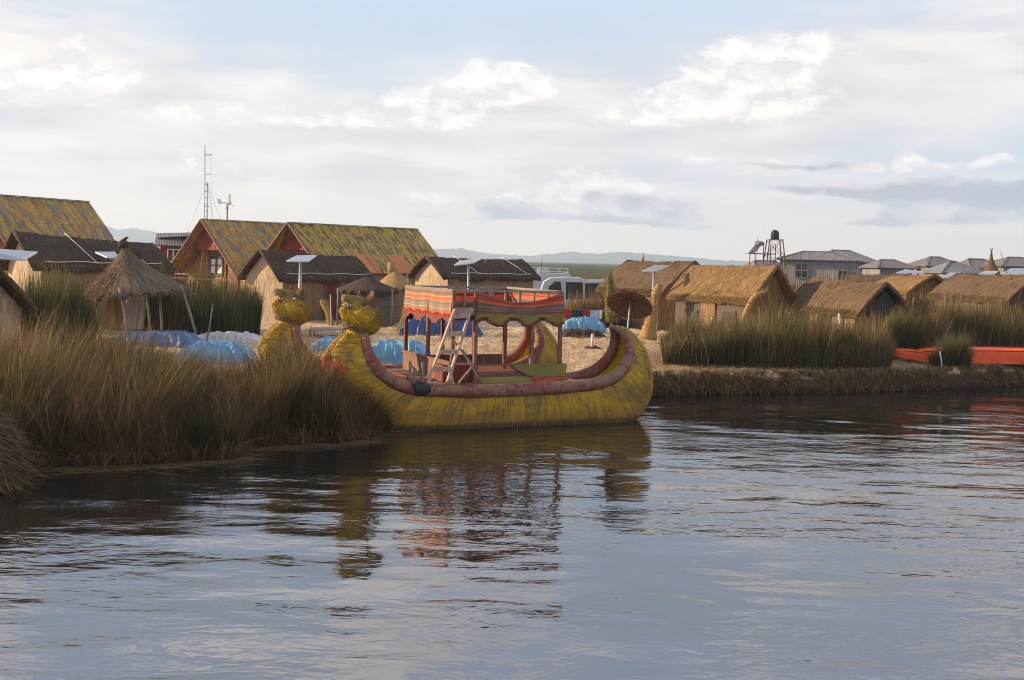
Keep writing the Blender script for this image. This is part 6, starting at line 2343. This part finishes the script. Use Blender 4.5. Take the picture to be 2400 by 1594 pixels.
    for sgn in (-1, 1):
        b0 = H(860, 714, -0.22) if sgn < 0 else H(850, 712, 0.20)
        tipv = H(866, 682, -0.27) if sgn < 0 else H(850, 684, 0.25)
        mb = MB()
        rows, uvs = [], []
        for j in range(9):
            v = j / 8
            cpt = b0.lerp(tipv, v)
            hw_ = 0.125 * (1 - v ** 1.25) + 0.004
            row = []
            for i in range(9):
                u = i / 8 * 2 - 1
                row.append(TW(cpt + Vector((u * hw_ * 0.95, sgn * (0.05 * (1 - u * u)) * (1 - v) + 0.05 * u * sgn, -0.35 * u * hw_))))
            rows.append(row)
        mb.grid(rows)
        mb.grid([[p + EP * 0.02 * sgn for p in r] for r in rows], flip=True)
        mb.tube([r[0] for r in rows] + [r[-1] for r in rows[::-1]], 0.018, 6)
        mb.build('ear', 'ear', hd)
    # reed ends lying over the skull
    mvs = m2.vertices
    sel = rng.integers(0, n_v, 900)
    nrm_ = np.array([list(mvs[int(k)].normal) for k in sel])
    pos_ = neww[sel] + np.array(off) + nrm_ * 0.006
    back = np.array(list((EU * 0.80 + Vector((0, 0, -0.60))).normalized()))
    tg = back[None, :] - nrm_ * (nrm_ @ back)[:, None]
    tg = tg / np.maximum(np.linalg.norm(tg, axis=1), 0.2)[:, None] + rng.normal(0, 0.12, (900, 3))
    lnh = rng.uniform(0.08, 0.24, 900)
    chd = pick(900, ['ochre', 'ochre2', 'brown', 'tan'], [0.3, 0.3, 0.28, 0.12], 0.3)
    bl = blades('loose_reeds', pos_, tg[:, 2] * lnh, tg[:, :2] * lnh[:, None], rng.uniform(0.008, 0.016, 900), np.zeros(900), chd, chd, 2, parent=boat)
    bl.parent = hd
    bl['kind'] = 'stuff'
    # nostril
    mb = MB()
    for sgn in (-1, 1):
        c0 = TW(H(803, 698, sgn * 0.04))
        mb.tube([c0, c0 + EU * (-0.012)], [0.018, 0.012], 8)
    mb.build('nostril', 'black', hd)
    # rope collar
    mb = MB()
    for kk, (dz, rr) in enumerate(((0, 0.285), (0.05, 0.275), (-0.045, 0.30), (0.015, 0.31))):
        cc_ = H(835, 771)
        pts = []
        for a_ in range(29):
            th_ = a_ / 28 * 6.2832
            pts.append(TW(cc_ + Vector((math.cos(th_) * rr, math.sin(th_) * rr * 0.85, dz - 0.30 * math.cos(th_) * rr + 0.02 * math.sin(a_ * 1.7)))))
        mb.tube(pts, 0.026, 6, cap=False)
    mb.build('rope_collar', 'rope', boat)
    return hd


hA, TA = build_hull(0.0, 0.0, 0.0)
hB, TB = build_hull(-0.75, 3.75, 4.3)
hdA = build_head(TA, hA, None, 0.0, False)
hdB = build_head(TB, hB, None, 5.7, True)
hdA['label'] = 'near head with dark eye'
hdB['label'] = 'far head with white eye'

# neck behind the bow tip (short stem that carries each head)
for T_, sd_ in ((TA, 0), (TB, 4)):
    mb = MB()
    pts = []
    for (px_, py_, r_) in ((846, 820, 0.20), (840, 795, 0.24), (838, 775, 0.26), (842, 760, 0.25)):
        u, z = plane_uz(px_, py_, 0)
        pts.append((T_(u, 0, z), r_))
    mb.tube([p for p, r_ in pts], [r_ for p, r_ in pts], 16, u0=sd_)
    mb.build('neck', 'yellow_hull', boat)

# red cloth patch on the near bow, black patch on the near roll
i0, i1 = 13, 27
mb = MB()
for i in range(i0, i1):
    o0_, _ = hull_section(CTL[i], bow=1.0); o1_, _ = hull_section(CTL[i + 1], bow=1.0)
    for j in range(3, 17):
        cx = (i - (i0 + i1) / 2) / ((i1 - i0) / 2); cy = (j - 9.5) / 6.0
        w_ = 0.55 + 0.35 * math.sin(j * 1.9)
        if abs(cx - 0.35 * (cy * cy) + 0.1) < w_ * (1 - 0.5 * abs(cy)):
            quad = []
            for (oo, jj) in ((o0_, j), (o0_, j + 1), (o1_, j + 1), (o1_, j)):
                q_ = oo[jj]
                quad.append(LW(q_[0] - 0.03, q_[1] * 1.03 - 0.01, q_[2] + 0.0))
            mb.add(quad, [(0, 1, 2, 3)])
mb.build('painted_patch', 'red_paint', boat)
mb = MB()
pts = [LW(c[2], -c[4], c[3]) for c in CTL]
near = [i for i, c in enumerate(CTL) if plane_uz(965, 905, -0.68)[0] < c[2] < plane_uz(1000, 905, -0.68)[0] and c[3] < 1.4]
rows = []
for i in range(near[0] - 1, near[-1] + 2):
    tdir = (pts[i + 1] - pts[i]).normalized()
    sy = tdir.cross(EP).normalized()
    if sy.z < 0:
        sy = -sy
    f = (i - near[0]) / max(1, len(near))
    lo_, hi_ = -1.2 + 1.0 * abs(2 * f - 1) ** 3, 1.35 - 0.5 * abs(2 * f - 1) ** 3
    rows.append([pts[i] + (-EP * math.cos(lo_ + (hi_ - lo_) * k / 12) + sy * math.sin(lo_ + (hi_ - lo_) * k / 12)) * (CTL[i][5] * 1.05 + 0.008) for k in range(13)])
mb.grid(rows)
mb.build('tar_patch', 'black', boat)

# ------- cabin and upper deck: local u, p, z
P0, P1 = 0.05, 3.55
uL = plane_uz(1062, 760, P0)[0]
uR = plane_uz(1316, 760, P0)[0]
zTop = plane_uz(1190, 683, P0)[1]
zDeck = plane_uz(1190, 735, P0)[1]
zBul = plane_uz(1190, 850, P0)[1]
zFlo = 1.02
print('cabin', uL, uR, zTop, zDeck, zBul)


def post(u, p, z0, z1, w=0.085, m_='wood_red', name='post'):
    mb = MB()
    mb.obox(LW(u, p, (z0 + z1) / 2), EU * w / 2, EP * w / 2, (0, 0, (z1 - z0) / 2))
    return mb.build(name, m_, boat)


uM1 = plane_uz(1115, 760, P0)[0]
for (u, p, z0, z1, m_) in ((uL, P0, zFlo, zTop, 'wood_brown'), (uM1, P0, 0.95, zTop, 'wood_brown'), (uR - 0.03, P0, zFlo, zTop, 'wood_brown'),
                           (uL, P1, zFlo, zTop, 'wood_red'), (uL, (P0 + P1) / 2, zFlo, zTop, 'wood_brown'), (uR, P1, zFlo, zTop, 'wood_red'), (uR, (P0 + P1) / 2, zFlo, zDeck, 'wood_red'),
                           (uL + (uR - uL) * 0.36, P1, zFlo, zDeck, 'wood_red'), (uL + (uR - uL) * 0.68, P1, zFlo, zDeck, 'wood_red'), (uL + (uR - uL) * 0.47, P0, zFlo, zDeck, 'wood_red'),
                           (uL + (uR - uL) * 0.72, P0, zFlo, zDeck, 'wood_brown')):
    post(u, p, z0, z1, m_=m_)
# decks
mb = MB()
mb.obox(LW((uL + uR) / 2, (P0 + P1) / 2, zDeck - 0.03), EU * ((uR - uL) / 2 + 0.04), EP * ((P1 - P0) / 2 + 0.04), (0, 0, 0.03))
mb.build('upper_deck', 'wood_brown', boat)
mb = MB()
for k in range(5):
    pp_ = P0 + 0.1 + (P1 - P0 - 0.2) * k / 4
    mb.obox(LW((uL + uR) / 2, pp_, zDeck - 0.12), EU * ((uR - uL) / 2), EP * 0.03, (0, 0, 0.06))
mb.build('deck_beam', 'wood_red', boat)
mb = MB()
mb.obox(LW((uL + uR) / 2, (P0 + P1) / 2, zFlo - 0.04), EU * ((uR - uL) / 2 + 0.5), EP * ((P1 - P0) / 2 + 0.15), (0, 0, 0.04))
mb.build('lower_deck', 'wood_brown', boat)
# top rails
mb = MB()
for (a_, b_) in (((uL, P0), (plane_uz(1113, 680, P0)[0], P0)), ((uM1, P0), (uR, P0)), ((uL, P0), (uL, P1)), ((uL, P1), (uR, P1)), ((uR, P0), (uR, P1))):
    mb.bar(LW(a_[0], a_[1], zTop), LW(b_[0], b_[1], zTop), 0.06, 0.06)
mb.build('top_rail', 'wood_grey', boat)
mb = MB()
for k in range(1, 6):
    u = uM1 + (uR - uM1) * k / 6
    mb.obox(LW(u, P0, (zDeck + zTop) / 2), EU * 0.03, EP * 0.02, (0, 0, (zTop - zDeck) / 2 - 0.03))
for k in range(1, 7):
    u = uL + (uR - uL) * k / 7
    mb.obox(LW(u, P1, (zDeck + zTop) / 2), EU * 0.03, EP * 0.02, (0, 0, (zTop - zDeck) / 2 - 0.03))
mb.build('baluster', 'wood_grey', boat)


def cloth(name, a, b_, c, d_, m_, nu=40, nv=12, fn=None, lab=None, thick=None):
    rows, uvs = cloth_grid(a, b_, c, d_, nu, nv, fn or (lambda u, v: Vector((0, 0, 0))))
    mb = MB()
    mb.grid(rows, uvs)
    off_ = thick or EP * 0.012
    mb.grid([[p + off_ for p in r] for r in rows], uvs, flip=True)
    o = mb.build(name, m_, boat)
    if lab:
        o['label'] = lab
    return o


# front cloth sags between its ties
zc0 = zDeck - 0.02
cloth('railing_cloth', LW(uM1, P0 - 0.06, zTop), LW(uR + 0.03, P0 - 0.06, zTop - 0.03), LW(uR + 0.03, P0 - 0.06, zc0), LW(uM1, P0 - 0.06, zc0 + 0.02), 'cloth_front',
      fn=lambda u, v: Vector((0, 0, -(0.25 * (1 - v) ** 1.5 + 0.035 * v) * math.sin(math.pi * min(1, max(0, u * 1.02))) ** 1.1)) - EP * (0.03 * math.sin(u * 19 + v * 3) * (0.3 + v) + 0.02 * math.sin(u * 43)), lab='brown and orange striped sagging cloth')
cloth('railing_cloth', LW(uL - 0.05, P1, zTop + 0.02), LW(uL - 0.05, P0, zTop + 0.02), LW(uL - 0.05, P0, zc0 - 0.02), LW(uL - 0.05, P1, zc0 - 0.02), 'cloth_side',
      fn=lambda u, v: Vector((0, 0, -0.02 * math.sin(u * math.pi * 2) ** 2)) - EU * (0.03 * math.sin(u * 31 + v) * (0.2 + v)), lab='pale striped end cloth with orange fringe', thick=EU * 0.012)
cloth('railing_cloth', LW(uL + 0.3, P1 + 0.05, zTop - 0.02), LW(uR, P1 + 0.05, zTop - 0.02), LW(uR, P1 + 0.05, zc0), LW(uL + 0.3, P1 + 0.05, zc0), 'cloth_back',
      fn=lambda u, v: Vector((0, 0, -0.10 * (1 - v) * math.sin(math.pi * u))), lab='bright orange cloth on the far side')
cloth('railing_cloth', LW(uR + 0.05, P0, zTop), LW(uR + 0.05, P1, zTop), LW(uR + 0.05, P1, zc0), LW(uR + 0.05, P0, zc0), 'cloth_front', lab='striped cloth on the stern end', thick=-EU * 0.012)
n = 500
pp_ = rng.uniform(P0, P1, n)
root_ = np.array([list(LW(uL - 0.06, float(q_), zc0 + 0.0)) for q_ in pp_])
cc = np.tile(np.array([[0.72, 0.13, 0.045]]), (n, 1)) * rng.uniform(0.7, 1.2, (n, 1))
fo = blades('fringe', root_, -rng.uniform(0.04, 0.09, n), rng.normal(0, 0.012, (n, 2)), np.full(n, 0.02), np.zeros(n), cc, cc, 2, parent=boat)
fo['kind'] = 'stuff'

# olive valance with stepped arches, near side
uV0, uV1 = uM1 - 0.02, uR + 0.04
zV1 = zc0 + 0.0
zV0 = plane_uz(1215, 763, P0)[1]
nst = 31
hV = zV1 - zV0


def step_depth(k):
    """0 at the top of an arch .. 1 hanging down"""
    ph = (k + 3.0) / nst * 3.0 % 1.0
    d_ = abs(ph - 0.5) * 2
    return [0.30, 0.45, 0.60, 0.76, 0.9, 1.0][min(5, int(d_ * 6))]


mb = MB(); mt_ = MB()
prevd = None
for k in range(nst):
    a0, a1 = uV0 + (uV1 - uV0) * k / nst, uV0 + (uV1 - uV0) * (k + 1) / nst
    dd_ = hV * step_depth(k)
    mb.obox(LW((a0 + a1) / 2, P0 - 0.055, zV1 - dd_ / 2), EU * (a1 - a0) / 2, EP * 0.012, (0, 0, dd_ / 2))
    mt_.obox(LW((a0 + a1) / 2, P0 - 0.062, zV1 - dd_ - 0.005), EU * ((a1 - a0) / 2 + 0.01), EP * 0.022, (0, 0, 0.03))
    if prevd is not None and abs(prevd - dd_) > 1e-4:
        mt_.obox(LW(a0, P0 - 0.064, zV1 - (dd_ + prevd) / 2), EU * 0.024, EP * 0.024, (0, 0, abs(dd_ - prevd) / 2 + 0.02))
    prevd = dd_
va = mb.build('valance', 'olive', boat)
mt_.build('stepped_trim', 'wood_red', va)
# brown stepped valance on the end face and the far side
mb = MB()
for k in range(24):
    ph = (k / 24 * 3) % 1.0
    dd_ = 0.26 * [0.4, 0.55, 0.75, 1.0][min(3, int(abs(ph - 0.5) * 2 * 4))]
    q0 = P0 + (P1 - P0) * (k + 0.5) / 24
    mb.obox(LW(uL - 0.03, q0, zDeck - 0.04 - dd_ / 2), EP * (P1 - P0) / 48, EU * 0.012, (0, 0, dd_ / 2))
mb.build('valance', 'wood_red', boat)['label'] = 'dark red stepped valance on the end'
mb = MB()
for k in range(31):
    ph = (k / 31 * 3) % 1.0
    dd_ = 0.30 * [0.4, 0.55, 0.75, 1.0][min(3, int(abs(ph - 0.5) * 2 * 4))]
    q0 = uL + (uR - uL) * (k + 0.5) / 31
    mb.obox(LW(q0, P1 + 0.03, zDeck - 0.04 - dd_ / 2), EU * (uR - uL) / 62, EP * 0.012, (0, 0, dd_ / 2))
mb.build('valance', 'wood_red', boat)['label'] = 'dark red stepped valance on the far side'

# lower bulwarks
mb = MB()
mb.obox(LW(uL - 0.05, (P0 + P1) / 2, (zBul + zFlo) / 2), EP * ((P1 - P0) / 2), EU * 0.02, (0, 0, (zBul - zFlo) / 2))
mb.obox(LW((uL + uR) / 2, P1 + 0.05, (zBul + zFlo) / 2 - 0.05), EU * ((uR - uL) / 2), EP * 0.02, (0, 0, (zBul - zFlo) / 2 - 0.05))
mb.obox(LW(uL - 0.05, (P0 + P1) / 2, zBul + 0.02), EP * ((P1 - P0) / 2 + 0.05), EU * 0.05, (0, 0, 0.02))
mb.build('bulwark', 'wood_brown', boat)
# low plank walk between hulls, bow side
mb = MB()
mb.obox(LW(uL - 0.75, (P0 + P1) / 2 + 0.2, zFlo - 0.03), EU * 0.22, EP * 1.5, (0, 0, 0.035))
mb.obox(LW(uL - 0.98, (P0 + P1) / 2 + 0.2, zFlo + 0.04), EU * 0.02, EP * 1.5, (0, 0, 0.10))
mb.build('cross_plank', 'wood_red', boat)

uG0, uG1 = plane_uz(1193, 860, P0)[0], plane_uz(1326, 860, P0)[0]
zG1, zG0 = plane_uz(1260, 853, P0)[1], plane_uz(1260, 882, P0)[1]
mb = MB()
V_ = [LW(uG0, P0 - 0.08, zG1), LW(uG1, P0 - 0.08, zG1 - 0.0), LW(uG1 - 0.05, P0 - 0.08, zG0 - 0.02), LW(uG0 + 0.62, P0 - 0.08, zG0 - 0.02), LW(uG0 + 0.25, P0 - 0.08, zG0 + 0.16)]
mb.add(V_ + [v + EP * 0.03 for v in V_], [(0, 4, 3, 2, 1), (5, 6, 7, 8, 9), (0, 1, 6, 5), (1, 2, 7, 6), (2, 3, 8, 7), (3, 4, 9, 8), (4, 0, 5, 9)])
mb.build('side_panel', 'olive', boat)
mb = MB()
q_ = [V_[0], V_[4], V_[3], V_[2]]
for a_, b_ in zip(q_[:-1], q_[1:]):
    mb.bar(a_ - EP * 0.01, b_ - EP * 0.01, 0.035, 0.05)
mb.build('panel_trim', 'wood_brown', boat)
# bench with striped cloth, olive skirt
uB0, uB1 = plane_uz(1118, 860, P0)[0], plane_uz(1225, 860, P0)[0]
cloth('bench_cloth', LW(uB0, P0 - 0.03, zBul - 0.02), LW(uB1, P0 - 0.03, zBul - 0.02), LW(uB1 + 0.25, P0 - 0.06, zG0 + 0.02), LW(uB0, P0 - 0.06, zG0 - 0.0), 'cloth_bench')
cloth('bench_skirt', LW(uB0 + 0.05, P0 - 0.07, zG0 + 0.01), LW(uG0 + 0.7, P0 - 0.07, zG0 + 0.01), LW(uG0 + 0.8, P0 - 0.18, zG0 - 0.16), LW(uB0 + 0.1, P0 - 0.18, zG0 - 0.20), 'olive')
mb = MB()
mb.obox(LW(uG1 - 0.5, P0 - 0.10, zG0 - 0.06), EU * 0.5, EP * 0.06, (0, 0, 0.03))
mb.build('cushion', 'red_paint', boat)
# dark engine space and boxes under the ladder
mb = MB()
mb.obox(LW(uL + 0.25, P0 + 0.4, zFlo + 0.22), EU * 0.45, EP * 0.3, (0, 0, 0.2))
mb.build('locker', 'wood_red', boat)
# braces of the platform
mb = MB()
for (a_, b_) in (((960, 852), (998, 896)), ((1122, 890), (1085, 820)), ((1075, 898), (1105, 862)), ((1112, 860), (1056, 790)), ((1052, 850), (1064, 900))):
    ua, za = plane_uz(*a_, P0 - 0.3); ub, zb_ = plane_uz(*b_, P0 - 0.3)
    mb.bar(LW(ua, P0 - 0.3, za), LW(ub, P0 - 0.3, zb_), 0.05, 0.04)
mb.build('brace', 'wood', boat)
for (px_, y0_, y1_) in ((961, 846, 897), (971, 862, 899), (990, 850, 900)):
    u_, z0_ = plane_uz(px_, y1_, P0 - 0.35); _, z1_ = plane_uz(px_ + (3 if px_ == 990 else 0), y0_, P0 - 0.35)
    post(u_, P0 - 0.35, z0_, z1_, 0.05, 'wood_grey', 'stanchion')

# ladder leaning on the upper deck
lad = thing('ladder', 'wooden ladder leaning from the boat gunwale to its upper deck', 'ladder', tuple(LW(plane_uz(1025, 900, -0.5)[0], -0.5, 0.95)))
rails = []
for (pb, pt_) in (((1002, 899), (1066, 725)), ((1047, 900), (1105, 722))):
    ub, zb_ = plane_uz(*pb, -0.55)
    ut, zt_ = plane_uz(*pt_, -0.10)
    a_, b_ = LW(ub, -0.55, zb_), LW(ut, -0.10, zt_)
    rails.append((a_, b_))
    mb = MB()
    mb.bar(a_, b_, 0.12, 0.05, up=EU)
    mb.build('rail', 'wood_pale', lad)
for f in (0.19, 0.42, 0.66, 0.90):
    mb = MB()
    mb.bar(rails[0][0].lerp(rails[0][1], f), rails[1][0].lerp(rails[1][1], f), 0.045, 0.11, up=(0, 0, 1))
    mb.build('rung', 'wood_pale', lad)

# ------------------------------------------------------------------ haze: one box of even pale air
mb = MB()
mb.box(-5200, 5200, -300, 4750, -3, 135)
me_h = mb.build('haze', 'water')
mt = bpy.data.materials.new('haze_air')
mt.use_nodes = True
mt.node_tree.nodes.clear()
hn = NT(mt.node_tree)
pv = hn.node('ShaderNodeVolumePrincipled')
pv.inputs['Color'].default_value = (0.66, 0.83, 1.0, 1)
pv.inputs['Density'].default_value = 0.00027
pv.inputs['Anisotropy'].default_value = 0.2
out = hn.node('ShaderNodeOutputMaterial')
hn.l.new(pv.outputs[0], out.inputs['Volume'])
me_h.data.materials.clear()
me_h.data.materials.append(mt)
me_h['kind'] = 'stuff'
me_h['label'] = 'pale haze over the lake'
me_h['category'] = 'haze'
